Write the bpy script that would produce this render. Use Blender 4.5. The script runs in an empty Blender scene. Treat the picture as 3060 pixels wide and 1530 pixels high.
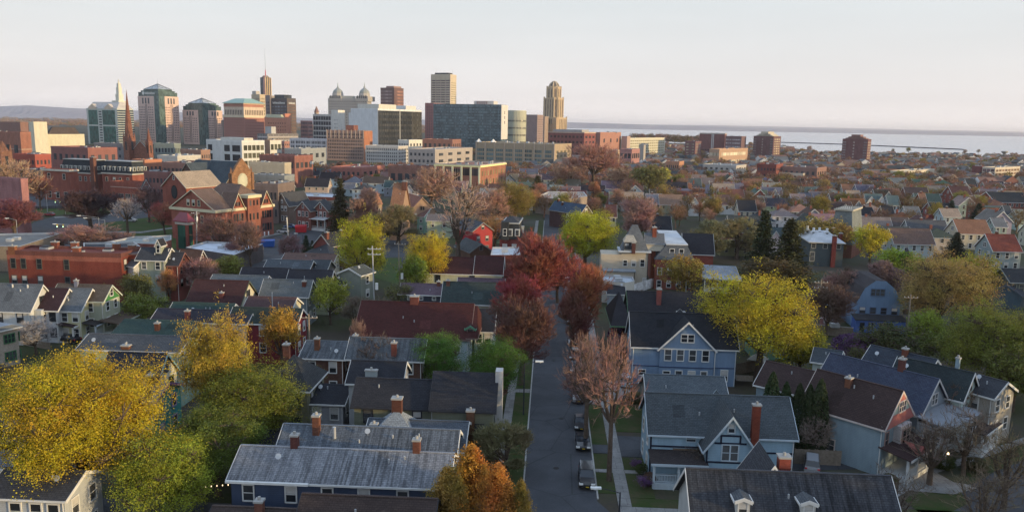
import bpy, math, random, colorsys
import numpy as np
from mathutils import Vector, Matrix, Euler
R = math.radians
random.seed(7); rng = np.random.default_rng(7)
SC = bpy.context.scene
# ---------------------------------------------------------------- camera
W, HH, F = 3060.0, 1530.0, 2356.0
CAMZ, PITCH, ROLL = 40.0, R(9.5), R(1.09)
cam = bpy.data.cameras.new('camera'); co = bpy.data.objects.new('camera', cam)
SC.collection.objects.link(co); SC.camera = co
cam.sensor_width = 36.0; cam.lens = 36.0 * F / W; cam.clip_start = 0.5; cam.clip_end = 90000
CM = Matrix.Rotation(R(90) - PITCH, 3, 'X') @ Matrix.Rotation(ROLL, 3, 'Z')
co.matrix_world = Matrix.Translation((0, 0, CAMZ)) @ CM.to_4x4()
CAM = np.array((0, 0, CAMZ)); CMn = np.array(CM)
# ---------------------------------------------------------------- sun and sky
SUN_EL, SUN_AZ = R(5.0), R(22.0)      # low evening sun from the right, slightly behind the viewer
sd = Vector((math.cos(SUN_AZ) * math.cos(SUN_EL), -math.sin(SUN_AZ) * math.cos(SUN_EL), math.sin(SUN_EL)))
sl = bpy.data.lights.new('sun', 'SUN'); sl.energy = 4.1; sl.angle = R(0.5); sl.color = (1.0, 0.72, 0.36)
so = bpy.data.objects.new('sun', sl); SC.collection.objects.link(so)
so.rotation_euler = sd.to_track_quat('Z', 'Y').to_euler()
wd = bpy.data.worlds.new('World'); SC.world = wd; wd.use_nodes = True
nt = wd.node_tree; nt.nodes.clear(); N = nt.nodes.new; L = nt.links.new
out = N('ShaderNodeOutputWorld'); bg = N('ShaderNodeBackground'); bg.inputs[1].default_value = 0.1
sky = N('ShaderNodeTexSky'); sky.sky_type = 'NISHITA'; sky.sun_disc = False
sky.sun_elevation = SUN_EL; sky.sun_rotation = R(90) + SUN_AZ; sky.dust_density = 2.0; sky.air_density = 1.0
tc = N('ShaderNodeTexCoord'); sep = N('ShaderNodeSeparateXYZ'); L(tc.outputs['Generated'], sep.inputs[0])
rp = N('ShaderNodeValToRGB'); cr = rp.color_ramp
SKYRAMP = [(0.0, (.90, .84, .81)), (0.012, (.82, .77, .75)), (0.035, (.70, .67, .665)), (0.08, (.655, .65, .655)), (0.16, (.605, .645, .668)),
           (0.4, (.58, .70, .86)), (1.0, (.42, .56, .80))]
while len(cr.elements) < len(SKYRAMP): cr.elements.new(0.5)
for e, (p, c) in zip(cr.elements, SKYRAMP): e.position = p; e.color = (*c, 1)
L(sep.outputs[2], rp.inputs[0])
# thin high cloud streaks
mp = N('ShaderNodeMapping'); mp.inputs['Scale'].default_value = (1.2, 1.2, 9.0); mp.inputs['Rotation'].default_value = (0.06, 0.10, 0.3)
L(tc.outputs['Generated'], mp.inputs[0])
nz = N('ShaderNodeTexNoise'); nz.inputs['Scale'].default_value = 1.6; nz.inputs['Detail'].default_value = 6; nz.inputs['Roughness'].default_value = .55
L(mp.outputs[0], nz.inputs[0])
cm = N('ShaderNodeMapRange'); cm.inputs[1].default_value = .42; cm.inputs[2].default_value = .75; cm.inputs[3].default_value = 0.975; cm.inputs[4].default_value = 1.05
L(nz.outputs[0], cm.inputs[0])
v1 = N('ShaderNodeVectorMath'); v1.operation = 'SCALE'; L(rp.outputs[0], v1.inputs[0])
mu = N('ShaderNodeMath'); mu.operation = 'MULTIPLY'; mu.inputs[1].default_value = 10.0; L(cm.outputs[0], mu.inputs[0]); L(mu.outputs[0], v1.inputs['Scale'])
v2 = N('ShaderNodeVectorMath'); v2.operation = 'SCALE'; v2.inputs['Scale'].default_value = 0.12; L(sky.outputs[0], v2.inputs[0])
v3 = N('ShaderNodeVectorMath'); v3.operation = 'ADD'; L(v1.outputs[0], v3.inputs[0]); L(v2.outputs[0], v3.inputs[1])
L(v3.outputs[0], bg.inputs[0]); L(bg.outputs[0], out.inputs[0])
SC.view_settings.view_transform = 'Standard'; SC.view_settings.look = 'None'
SC.view_settings.exposure = 0.30; SC.view_settings.gamma = 1.0
SC.cycles.max_bounces = 5; SC.cycles.diffuse_bounces = 2; SC.cycles.glossy_bounces = 2; SC.cycles.volume_bounces = 0
SC.cycles.transparent_max_bounces = 4; SC.cycles.transmission_bounces = 2
SC.cycles.use_adaptive_sampling = True; SC.cycles.adaptive_threshold = 0.02
SC.cycles.use_denoising = True; SC.cycles.sample_clamp_indirect = 4.0

# ---------------------------------------------------------------- pixel (3060x1530) -> world helpers
def ray(px, py):
    d = CMn @ np.array(((px - W / 2) / F, (HH / 2 - py) / F, -1.0)); return d / np.linalg.norm(d)
def G(px, py, z=0.0):                       # point at height z seen at that pixel
    d = ray(px, py); t = (z - CAMZ) / d[2]; return CAM + d * t
def D(px, py, dist):                        # point at horizontal distance (depth along y) seen at that pixel
    d = ray(px, py); t = dist / d[1]; return CAM + d * t
def PX(p):                                  # world -> pixel
    v = CMn.T @ (np.array(p, float) - CAM); return (W / 2 + F * v[0] / -v[2], HH / 2 - F * v[1] / -v[2])
# ---------------------------------------------------------------- materials
MATS = {}
class MT:
    def __init__(s, name, rough=.8, spec=.3):
        s.m = bpy.data.materials.new(name); s.m.use_nodes = True; s.t = s.m.node_tree
        s.b = s.t.nodes['Principled BSDF']; s.b.inputs['Roughness'].default_value = rough
        s.b.inputs['Specular IOR Level'].default_value = spec; MATS[name] = s.m
    def n(s, typ, ins={}, **kw):
        x = s.t.nodes.new(typ)
        for k, v in kw.items(): setattr(x, k, v)
        for k, v in ins.items():
            if isinstance(v, bpy.types.NodeSocket): s.t.links.new(v, x.inputs[k])
            else: x.inputs[k].default_value = v
        return x
    def noise(s, vec, scale, detail=3, rough=.55):
        return s.n('ShaderNodeTexNoise', {'Vector': vec, 'Scale': scale, 'Detail': detail, 'Roughness': rough}).outputs[0]
    def rng(s, v, a, b, c, d):
        return s.n('ShaderNodeMapRange', {0: v, 1: a, 2: b, 3: c, 4: d}).outputs[0]
    def math(s, op, a, b=0.0, c=0.0):
        return s.n('ShaderNodeMath', {0: a, 1: b, 2: c}, operation=op).outputs[0]
    def mul(s, col, f):                     # colour * scalar
        return s.n('ShaderNodeVectorMath', {0: col, 'Scale': f}, operation='SCALE').outputs[0]
    def mix(s, f, a, b):
        x = s.t.nodes.new('ShaderNodeMix'); x.data_type = 'RGBA'
        for sock, v in ((x.inputs[0], f), (x.inputs[6], a), (x.inputs[7], b)):
            if isinstance(v, bpy.types.NodeSocket): s.t.links.new(v, sock)
            else: sock.default_value = v if isinstance(v, float) else (*v[:3], 1)
        return x.outputs[2]
    def uv(s): return s.n('ShaderNodeUVMap').outputs[0]
    def ocol(s): return s.n('ShaderNodeObjectInfo').outputs['Color']
    def orand(s): return s.n('ShaderNodeObjectInfo').outputs['Random']
    def gpos(s): return s.n('ShaderNodeNewGeometry').outputs['Position']
    def base(s, c): s.t.links.new(c, s.b.inputs['Base Color'])
    def bump(s, h, dist=.03, st=.6):
        b = s.n('ShaderNodeBump', {'Height': h, 'Distance': dist, 'Strength': st}); s.t.links.new(b.outputs[0], s.b.inputs['Normal'])
def plain(name, c, rough=.7, spec=.3, var=.12, sc=1.5, metal=0):
    t = MT(name, rough, spec); t.b.inputs['Metallic'].default_value = metal
    f = t.rng(t.noise(t.gpos(), sc, 4), .25, .75, 1 - var, 1 + var)
    t.base(t.mul(t.n('ShaderNodeRGB').outputs[0], f)); t.t.nodes['RGB'].outputs[0].default_value = (*c, 1); return t
def map2(t, vec, sx, sy, off=None):
    return t.n('ShaderNodeMapping', {'Vector': vec, 'Scale': (sx, sy, 1)}).outputs[0]
# siding: clapboard lines, tinted by the object's own colour
t = MT('siding', .6, .3); u = t.uv()
wv = t.n('ShaderNodeTexWave', {'Vector': u, 'Scale': 1.6, 'Distortion': .0}, wave_type='BANDS', bands_direction='Y', wave_profile='SAW').outputs['Fac']
f = t.math('MULTIPLY', t.rng(wv, 0, 1, .90, 1.04), t.rng(t.noise(map2(t, u, .6, .25), 1.2, 5), .3, .7, .86, 1.08))
f = t.math('MULTIPLY', f, t.rng(t.noise(map2(t, u, 3, .35), 1.0, 4), .35, .7, .94, 1.04))
t.base(t.mul(t.ocol(), f)); t.bump(wv, .02, .5)
# painted / rendered flat wall
t = MT('plaster', .75, .25); u = t.uv()
f = t.math('MULTIPLY', t.rng(t.noise(map2(t, u, .35, .12), 1.0, 5), .3, .7, .88, 1.08), t.rng(t.noise(u, 1.1, 4), .3, .7, .95, 1.05))
t.base(t.mul(t.ocol(), f))
# brick
t = MT('brick', .85, .2); u = t.uv()
br = t.n('ShaderNodeTexBrick', {'Vector': u, 'Color1': (1, 1, 1, 1), 'Color2': (.74, .70, .70, 1), 'Mortar': (1.05, 1.1, 1.1, 1), 'Scale': 2.2, 'Mortar Size': .02, 'Bias': 0.0, 'Brick Width': .5, 'Row Height': .18})
f = t.math('MULTIPLY', t.rng(t.noise(map2(t, u, .5, .18), .9, 5), .3, .7, .78, 1.16), t.rng(t.noise(u, 3.0, 4), .3, .7, .88, 1.1))
c = t.n('ShaderNodeVectorMath', {0: t.ocol(), 1: br.outputs['Color']}, operation='MULTIPLY').outputs[0]
t.base(t.mul(c, f))
# asphalt shingle roof: courses, speckle, long weather streaks
def shingle(name, streak):
    t = MT(name, .92, .15); u = t.uv()
    br = t.n('ShaderNodeTexBrick', {'Vector': u, 'Color1': (1, 1, 1, 1), 'Color2': (.66, .67, .7, 1), 'Mortar': (.5, .5, .52, 1), 'Scale': 1.0, 'Mortar Size': .022, 'Bias': -.25, 'Brick Width': .42, 'Row Height': .22, 'Mortar Smooth': .3})
    sp = t.rng(t.noise(u, 5.5, 3, .7), .3, .7, .78, 1.22)
    big = t.rng(t.noise(map2(t, u, .25, .25), 1.0, 4), .3, .7, .84, 1.14)
    f = t.math('MULTIPLY', sp, big)
    c = t.n('ShaderNodeVectorMath', {0: t.ocol(), 1: br.outputs['Color']}, operation='MULTIPLY').outputs[0]
    c = t.mul(c, f)
    if streak:
        s1 = t.rng(t.noise(map2(t, u, 2.6, .16), 1.0, 5, .62), .42, .58, 0, 1)
        s2 = t.rng(t.noise(map2(t, u, .12, .1), 1.0, 3), .36, .6, .45, 1)
        c = t.mix(t.math('MULTIPLY', t.math('MULTIPLY', s1, s2), .9), c, t.mul(c, .30))
        s3 = t.rng(t.noise(map2(t, u, 5, .2), 1.3, 4, .6), .5, .7, 0, .5)
        c = t.mix(s3, c, t.mul(c, 1.5))
    t.base(c); t.bump(br.outputs['Fac'], .02, -.4)
shingle('shingle', False); shingle('shingle_stained', True)
# flat membrane roof with patches and ponding marks
t = MT('flat_roof', .85, .2); u = t.uv()
vo = t.n('ShaderNodeTexVoronoi', {'Vector': map2(t, u, .12, .2), 'Scale': 1.0}).outputs['Color']
f = t.math('MULTIPLY', t.rng(t.noise(u, .35, 5), .3, .7, .78, 1.14), t.rng(vo, 0, 1, .88, 1.06))
t.base(t.mul(t.ocol(), f))
# standing seam metal
t = MT('metal_roof', .45, .5); u = t.uv()
wv = t.n('ShaderNodeTexWave', {'Vector': u, 'Scale': .7}, wave_type='BANDS', bands_direction='X').outputs['Fac']
t.base(t.mul(t.ocol(), t.math('MULTIPLY', t.rng(wv, 0, .15, .75, 1), t.rng(t.noise(u, .8, 4), .3, .7, .85, 1.1))))
# trims, simple colours
t = MT('trim', .6, .3); t.base(t.mul(t.ocol(), t.rng(t.noise(t.gpos(), .9, 4), .3, .7, .88, 1.06)))
plain('white_trim', (.62, .62, .60)); plain('dark_trim', (.03, .032, .04)); plain('black_metal', (.02, .02, .022), .5)
plain('wood', (.16, .115, .08), .85, .2, .25, 3); plain('weathered_wood', (.20, .165, .13), .85, .2, .25, 3)
plain('pole_wood', (.24, .20, .16), .85, .2, .25, 4); plain('galvanised', (.42, .44, .46), .45, .5, .1, 2, .3)
plain('concrete', (.33, .325, .31), .85, .2, .15, 2); t = MT('stone', .9, .2); u = t.uv()
bs = t.n('ShaderNodeTexBrick', {'Vector': u, 'Color1': (1, 1, 1, 1), 'Color2': (.7, .68, .66, 1), 'Mortar': (.7, .7, .7, 1), 'Scale': 1.0, 'Mortar Size': .03, 'Brick Width': .9, 'Row Height': .45}).outputs['Color']
t.base(t.mul(t.n('ShaderNodeVectorMath', {0: t.ocol(), 1: bs}, operation='MULTIPLY').outputs[0], t.rng(t.noise(t.gpos(), .8, 5), .3, .7, .75, 1.2)))
plain('lamp_glass', (.75, .76, .74), .3, .5, .03); plain('deck', (.22, .21, .20), .8, .2, .2, 4)
plain('soil', (.06, .048, .036), .95, .1, .3, 1.2); plain('blind', (.45, .44, .42), .7)
plain('rubber', (.015, .015, .016), .7); plain('chrome', (.6, .6, .62), .25, .6, .03, 1, .9)
plain('red_paint', (.45, .03, .04), .4); plain('blue_paint', (.03, .10, .35), .5); plain('yellow_paint', (.6, .42, .03), .5)
# window glass: dark, glossy, each pane a little different behind
t = MT('glass', .07, .6)
rn = t.orand(); c = t.mix(t.rng(rn, .45, .95, 0, 1), (.018, .022, .028), (.10, .105, .11))
c = t.mix(t.rng(t.noise(t.gpos(), 1.4, 2), .52, .6, 0, .5), c, (.03, .032, .036)); t.base(c)
# office glass of the far towers, tinted by object colour, pane grid in metres
t = MT('curtain_glass', .16, .35); u = t.uv()
wn = t.n('ShaderNodeTexWhiteNoise', {'Vector': t.n('ShaderNodeVectorMath', {0: map2(t, u, .55, .27)}, operation='FLOOR').outputs[0]}).outputs['Value']
t.base(t.mul(t.ocol(), t.rng(wn, 0, 1, .55, 1.5)))
sn = t.noise(map2(t, u, .09, .14), 1.0, 4); t.bump(sn, 1.6, .25)
# ground surfaces
t = MT('asphalt', .9, .25); g = t.gpos()
f = t.math('MULTIPLY', t.rng(t.noise(g, .22, 6, .6), .3, .7, .76, 1.2), t.rng(t.noise(g, 5, 3), .3, .7, .9, 1.12))
cr2 = t.n('ShaderNodeTexVoronoi', {'Vector': g, 'Scale': .13}, feature='DISTANCE_TO_EDGE').outputs[0]
f = t.math('MULTIPLY', f, t.rng(cr2, 0, .012, .65, 1))
t.base(t.mul(t.n('ShaderNodeRGB').outputs[0], f)); t.t.nodes['RGB'].outputs[0].default_value = (.060, .064, .072, 1)
plain('asphalt_patch', (.05, .052, .058), .9, .2, .2, .8)
t = MT('pavement', .9, .2); g = t.gpos()
bt = t.n('ShaderNodeTexBrick', {'Vector': g, 'Color1': (1, 1, 1, 1), 'Color2': (.8, .8, .8, 1), 'Mortar': (.45, .45, .45, 1), 'Scale': .66, 'Mortar Size': .016, 'Brick Width': 1.0, 'Row Height': 1.0, 'Bias': .1}).outputs['Color']
f = t.math('MULTIPLY', t.rng(t.noise(g, .5, 5), .3, .7, .74, 1.16), t.rng(t.noise(g, 4, 4, .7), .3, .7, .85, 1.1))
c = t.n('ShaderNodeVectorMath', {0: bt, 1: (.27, .265, .255)}, operation='MULTIPLY').outputs[0]; t.base(t.mul(c, f))
t = MT('grass', .95, .1); g = t.gpos()
c = t.mix(t.rng(t.noise(g, .35, 6, .65), .4, .62, 0, 1), (.040, .060, .018), (.075, .062, .036))
c = t.mix(t.rng(t.noise(g, 2.6, 5, .7), .35, .7, 0, .6), c, (.036, .062, .018)); t.base(c); t.bump(t.noise(g, 7, 4), .08, .6)
t = MT('lawn', .95, .1); g = t.gpos()
c = t.mix(t.rng(t.noise(g, .25, 6, .65), .4, .65, 0, 1), (.045, .08, .022), (.07, .075, .032)); t.base(c)
t = MT('yard', .95, .1); g = t.gpos()
c = t.mix(t.rng(t.noise(g, .05, 6, .6), .42, .58, 0, 1), (.060, .052, .042), (.045, .058, .024))
c = t.mix(t.rng(t.noise(g, .012, 4, .6), .5, .66, 0, .75), c, (.11, .108, .108))
c = t.mix(t.rng(t.noise(g, 1.4, 5, .7), .4, .7, 0, .55), c, (.085, .068, .045)); t.base(c); t.bump(t.noise(g, 3, 4), .1, .5)
# water: near-mirror sheet with fine ripples
t = MT('water', .18, .5); t.base(t.n('ShaderNodeRGB').outputs[0]); t.t.nodes['RGB'].outputs[0].default_value = (.30, .30, .33, 1)
g = t.gpos(); t.bump(t.noise(t.n('ShaderNodeMapping', {'Vector': g, 'Scale': (.02, .05, 1)}).outputs[0], 1.0, 4), 3, .3)
# hills
t = MT('hillside', .95, .1); g = t.gpos()
c = t.mix(t.rng(t.noise(g, .0012, 8, .62), .4, .6, 0, 1), (.24, .21, .23), (.32, .28, .28))
c = t.mix(t.rng(t.noise(g, .006, 4, .7), .62, .72, 0, .6), c, (.34, .30, .28)); t.base(c)
# plants (tinted by object colour)
def leafm(name, tr=.25, var=.45):
    t = MT(name, .7, .15); oc = t.ocol(); g = t.gpos()
    f = t.math('MULTIPLY', t.rng(t.noise(g, .55, 4, .6), .3, .7, 1 - var, 1 + var * .8), t.rng(t.noise(g, 3.5, 2), .3, .7, .75, 1.25))
    hs = t.n('ShaderNodeHueSaturation', {'Hue': t.rng(t.noise(g, .22, 4, .6), .3, .7, .466, .53), 'Saturation': 1.0, 'Value': 1.18, 'Color': oc})
    c = t.mul(hs.outputs[0], f); t.base(c)
    o = t.t.nodes['Material Output']; tl = t.n('ShaderNodeBsdfTranslucent', {'Color': c})
    mx = t.n('ShaderNodeMixShader', {0: tr, 1: t.b.outputs[0], 2: tl.outputs[0]}); t.t.links.new(mx.outputs[0], o.inputs['Surface'])
for nm_, c_ in (('far_roof_a', (.12, .125, .13)), ('far_roof_b', (.17, .10, .08)), ('far_roof_c', (.05, .055, .06)), ('far_wall_a', (.6, .6, .6)), ('far_wall_b', (.26, .12, .09)), ('far_wall_c', (.40, .34, .26))): plain(nm_, c_, .85, .2, .25, .05)
leafm('leaves'); leafm('needles', .08, .35); leafm('twigs', .0, .22)
t = MT('far_twigs', .95, .05); g = t.gpos()
c = t.mix(t.rng(t.noise(g, .035, 3, .6), .46, .56, 0, 1), (.27, .15, .11), (.19, .135, .07)); c = t.mix(t.rng(t.noise(g, .06, 2, .5), .58, .64, 0, 1), c, (.24, .19, .04))
t.base(t.mul(c, t.rng(t.noise(g, .8, 4, .6), .3, .7, .6, 1.35)))
t = MT('bark', .95, .1); g = t.gpos()
t.base(t.mul(t.ocol(), t.rng(t.noise(g, 2.5, 5, .7), .3, .7, .65, 1.35)))
t = MT('car_paint', .28, .6); t.b.inputs['Coat Weight'].default_value = .4; t.base(t.ocol())
t = MT('car_glass', .06, .7); t.base(t.n('ShaderNodeRGB').outputs[0]); t.t.nodes['RGB'].outputs[0].default_value = (.02, .024, .03, 1)
t = MT('lit_bulb'); t.b.inputs['Emission Color'].default_value = (1, .72, .4, 1); t.b.inputs['Emission Strength'].default_value = 2.2
t = MT('signal_light'); t.b.inputs['Emission Color'].default_value = (.5, 1, .75, 1); t.b.inputs['Emission Strength'].default_value = 4
M = MATS
MATS["haze"] = None
# ---------------------------------------------------------------- mesh builder
def tag(o, label=None, cat=None, group=None, kind=None):
    if label: o['label'] = label
    if cat: o['category'] = cat
    if group: o['group'] = group
    if kind: o['kind'] = kind
    return o
def link(o, parent=None, col=None, ds=.08):
    SC.collection.objects.link(o)
    if col is not None:
        g = .3 * col[0] + .55 * col[1] + .15 * col[2]; col = tuple(c + (g - c) * ds for c in col[:3])
    if parent is not None: o.parent = parent
    if col is not None: o.color = (*col[:3], 1)
    return o
def empty(name, loc=(0, 0, 0), rz=0.0):
    e = bpy.data.objects.new(name, None); e.location = loc; e.rotation_euler = (0, 0, rz); e.empty_display_size = 1
    return link(e)
class MB:
    def __init__(s): s.v = []; s.f = []; s.mi = []; s.mats = []; s.x = None
    def pt(s, p):
        if s.x is not None: p = s.x @ Vector(p)
        s.v.append(tuple(p)); return len(s.v) - 1
    def face(s, pts, mat):
        if mat not in s.mats: s.mats.append(mat)
        s.f.append([s.pt(p) for p in pts]); s.mi.append(s.mats.index(mat))
    def hexa(s, a, b, mat, skip=()):     # a: 4 lower pts (ccw seen from above), b: 4 upper
        if 'b' not in skip: s.face(a[::-1], mat)
        if 't' not in skip: s.face(b, mat)
        for i in range(4):
            if i in skip: continue
            j = (i + 1) % 4; s.face([a[i], a[j], b[j], b[i]], mat)
    def box(s, x0, x1, y0, y1, z0, z1, mat, top=None):
        a = [(x0, y0, z0), (x1, y0, z0), (x1, y1, z0), (x0, y1, z0)]; b = [(p[0], p[1], z1) for p in a]
        s.hexa(a, b, mat, ('t',) if top else ())
        if top: s.face(b, top)
        return s
    def frus(s, x0, x1, y0, y1, z0, z1, ix, iy, mat):      # box whose top is inset by ix, iy
        a = [(x0, y0, z0), (x1, y0, z0), (x1, y1, z0), (x0, y1, z0)]
        b = [(x0 + ix, y0 + iy, z1), (x1 - ix, y0 + iy, z1), (x1 - ix, y1 - iy, z1), (x0 + ix, y1 - iy, z1)]
        s.hexa(a, b, mat); return s
    def cyl(s, x, y, z0, z1, r0, r1, mat, n=10):
        a = [(x + r0 * math.cos(2 * math.pi * i / n), y + r0 * math.sin(2 * math.pi * i / n), z0) for i in range(n)]
        b = [(x + r1 * math.cos(2 * math.pi * i / n), y + r1 * math.sin(2 * math.pi * i / n), z1) for i in range(n)]
        for i in range(n):
            j = (i + 1) % n
            s.face([a[i], a[j], b[j], b[i]] if r1 > 1e-4 else [a[i], a[j], b[i]], mat)
        if r1 > 1e-4: s.face(b, mat)
        return s
    def tube(s, p, q, r, mat, n=5):
        p, q = Vector(p), Vector(q); d = (q - p).normalized(); u = d.orthogonal().normalized(); w = d.cross(u)
        a = [p + (u * math.cos(2 * math.pi * i / n) + w * math.sin(2 * math.pi * i / n)) * r for i in range(n)]
        b = [x + (q - p) for x in a]
        for i in range(n): s.face([a[i], a[(i + 1) % n], b[(i + 1) % n], b[i]], mat)
        s.face(a[::-1], mat); s.face(b, mat); return s
    def mesh(s, name):
        me = bpy.data.meshes.new(name); me.from_pydata(s.v, [], s.f)
        for m in s.mats: me.materials.append(M[m])
        me.polygons.foreach_set('material_index', s.mi)
        uvl = me.uv_layers.new(name='UVMap'); uv = np.zeros((len(me.loops), 2), np.float32); k = 0
        for f in s.f:
            p = [Vector(s.v[i]) for i in f]; n = Vector((0, 0, 0))
            for i in range(len(p)):
                a, b = p[i], p[(i + 1) % len(p)]
                n += Vector(((a.y - b.y) * (a.z + b.z), (a.z - b.z) * (a.x + b.x), (a.x - b.x) * (a.y + b.y)))
            if n.length < 1e-9: n = Vector((0, 0, 1))
            n.normalize()
            if abs(n.z) > .995: u, w = Vector((1, 0, 0)), Vector((0, 1, 0))
            else: u = Vector((0, 0, 1)).cross(n).normalized(); w = n.cross(u)
            for q in p: uv[k] = (q.dot(u), q.dot(w)); k += 1
        uvl.data.foreach_set('uv', uv.ravel()); me.update(); return me
    def build(s, name, parent=None, col=None, label=None, cat=None, group=None, kind=None):
        if not s.f: return None
        o = bpy.data.objects.new(name, s.mesh(name)); link(o, parent, col); return tag(o, label, cat, group, kind)
def npmesh(name, V, Q, mats, mi=None):
    me = bpy.data.meshes.new(name); n = Q.shape[1]
    me.vertices.add(len(V)); me.vertices.foreach_set('co', V.astype(np.float32).ravel())
    me.loops.add(Q.size); me.loops.foreach_set('vertex_index', Q.astype(np.int32).ravel())
    me.polygons.add(len(Q)); me.polygons.foreach_set('loop_start', np.arange(0, Q.size, n, dtype=np.int32))
    for m in mats: me.materials.append(M[m])
    if mi is not None: me.polygons.foreach_set('material_index', mi.astype(np.int32))
    me.update(); me.validate(); return me
TX = Matrix.Translation
def RZ(a): return Matrix.Rotation(a, 4, 'Z')

# ---------------------------------------------------------------- windows and small parts (meshes shared between copies)
WC = {}
def win_mesh(w, h, kind, glass='glass'):
    k = (round(w, 1), round(h, 1), kind, glass)
    if k in WC: return WC[k]
    b = MB(); t = .13 if kind != 'plain' else .06; d = .09; fm = 'trim'
    b.box(-w / 2, w / 2, .0, .045, 0, h, glass)
    if kind != 'bare':
        b.box(-w / 2 - t, -w / 2, 0, d, -t, h + t, fm); b.box(w / 2, w / 2 + t, 0, d, -t, h + t, fm)
        b.box(-w / 2, w / 2, 0, d, h, h + t, fm); b.box(-w / 2, w / 2, 0, d + .05, -t, 0, fm)
        b.box(-w / 2, w / 2, .046, .075, h * .5 - .035, h * .5 + .035, fm)
        if kind == 'double': b.box(-.08, .08, .047, d, 0, h, fm)
        if kind == 'triple':
            for q in (-w / 6, w / 6): b.box(q - .06, q + .06, .047, d, 0, h, fm)
        if kind == 'blind': b.box(-w / 2 + .02, w / 2 - .02, .046, .06, h * .55, h - .02, 'blind')
    WC[k] = b.mesh('window'); return WC[k]
class B:
    """A building: an empty at its base, local x along the front, y away from the viewer, parts under it."""
    def __init__(s, name, label, cat, loc, rz, group=None):
        s.r = tag(empty(name, loc, rz), label, cat, group); s.p = {}; s.tc = (.6, .6, .58)
    def mb(s, key):
        if key not in s.p: s.p[key] = MB()
        return s.p[key]
    def done(s, cols):
        for k, b in s.p.items(): b.build(k, s.r, cols.get(k, s.tc))
        s.p = {}; return s.r
    def win(s, x, y, z, ang, w, h, kind='', col=None, name='window', glass='glass'):
        if kind == '' and random.random() < .3: kind = 'blind'
        o = bpy.data.objects.new(name, win_mesh(w, h, kind, glass)); o.location = (x, y, z); o.rotation_euler = (0, 0, ang)
        return link(o, s.r, col or s.tc)   # mesh faces +y; ang turns it
    def chimney(s, x, y, z0, z1, w=.7, d=.7, col=(.22, .07, .045), white=False):
        v = random.uniform(.5, .85); col = (col[0] * v, col[1] * v * random.uniform(1, 1.35), col[2] * v * random.uniform(1, 1.5))
        b = MB(); b.box(x - w / 2, x + w / 2, y - d / 2, y + d / 2, z0, z1 - .18, 'brick' if not white else 'plaster')
        b.box(x - w / 2 - .08, x + w / 2 + .08, y - d / 2 - .08, y + d / 2 + .08, z1 - .18, z1, 'concrete')
        b.cyl(x, y, z1, z1 + .3, .16, .14, 'concrete', 7); b.build('chimney', s.r, col)
    def vent(s, x, y, z, h=.5, r=.09):
        MB().cyl(x, y, z - .3, z + h, r, r, 'galvanised', 6).build('vent_pipe', s.r)
# a gabled volume; local ridge along x from x0 to x1 at y = 0, walls at y = +-hw
def gable(b, x0, x1, hw, ze, zr, og=.35, oe=.35, xf=None, base=0.0, wm='siding', rm='shingle', rake=True, jl=0, jr=0, wallkey='wall', roofkey='roof', trimkey='trim'):
    W_, Rf, T_ = b.mb(wallkey), b.mb(roofkey), b.mb(trimkey)
    for q in (W_, Rf, T_): q.x = xf
    t = .2; sl = (zr - ze) / hw; zt = zr - t - .02
    def wz(y): return zt - sl * abs(y)
    for x, sg in ((x0, -1), (x1, 1)):
        pts = [(x, -hw, base), (x, hw, base), (x, hw, wz(hw)), (x, 0, zt), (x, -hw, wz(hw))]
        W_.face(pts if sg > 0 else pts[::-1], wm)
    W_.face([(x0, -hw, base), (x1, -hw, base), (x1, -hw, wz(hw)), (x0, -hw, wz(hw))], wm)
    W_.face([(x1, hw, base), (x0, hw, base), (x0, hw, wz(hw)), (x1, hw, wz(hw))], wm)
    ye = hw + oe; zo = zr - sl * ye; xa, xb = x0 - og, x1 + og
    for sg in (-1, 1):
        lo = [(xa, 0, zr - t), (xa, sg * ye, zo - t), (xb, sg * ye, zo - t), (xb, 0, zr - t)]
        hi = [(p[0], p[1], p[2] + t) for p in lo]
        if sg > 0: lo, hi = lo[::-1], hi[::-1]
        Rf.hexa(lo, hi, rm, ('b',) if False else ())
        # eave board / gutter
        T_.box(xa, xb, min(sg * (ye + .01), sg * (ye + .1)), max(sg * (ye + .01), sg * (ye + .1)), zo - t - .02, zo - .03, 'trim')
        if rake:
            for x, d in ((xa - .07, .06), (xb + .01, .06)):
                a = [(x, 0, zr - t - .12), (x, sg * ye, zo - t - .12), (x + d, sg * ye, zo - t - .12), (x + d, 0, zr - t - .12)]
                c = [(p[0], p[1], p[2] + t + .14) for p in a]
                if sg > 0: a, c = a[::-1], c[::-1]
                T_.hexa(a, c, 'trim')
    for q in (W_, Rf, T_): q.x = None
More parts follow.
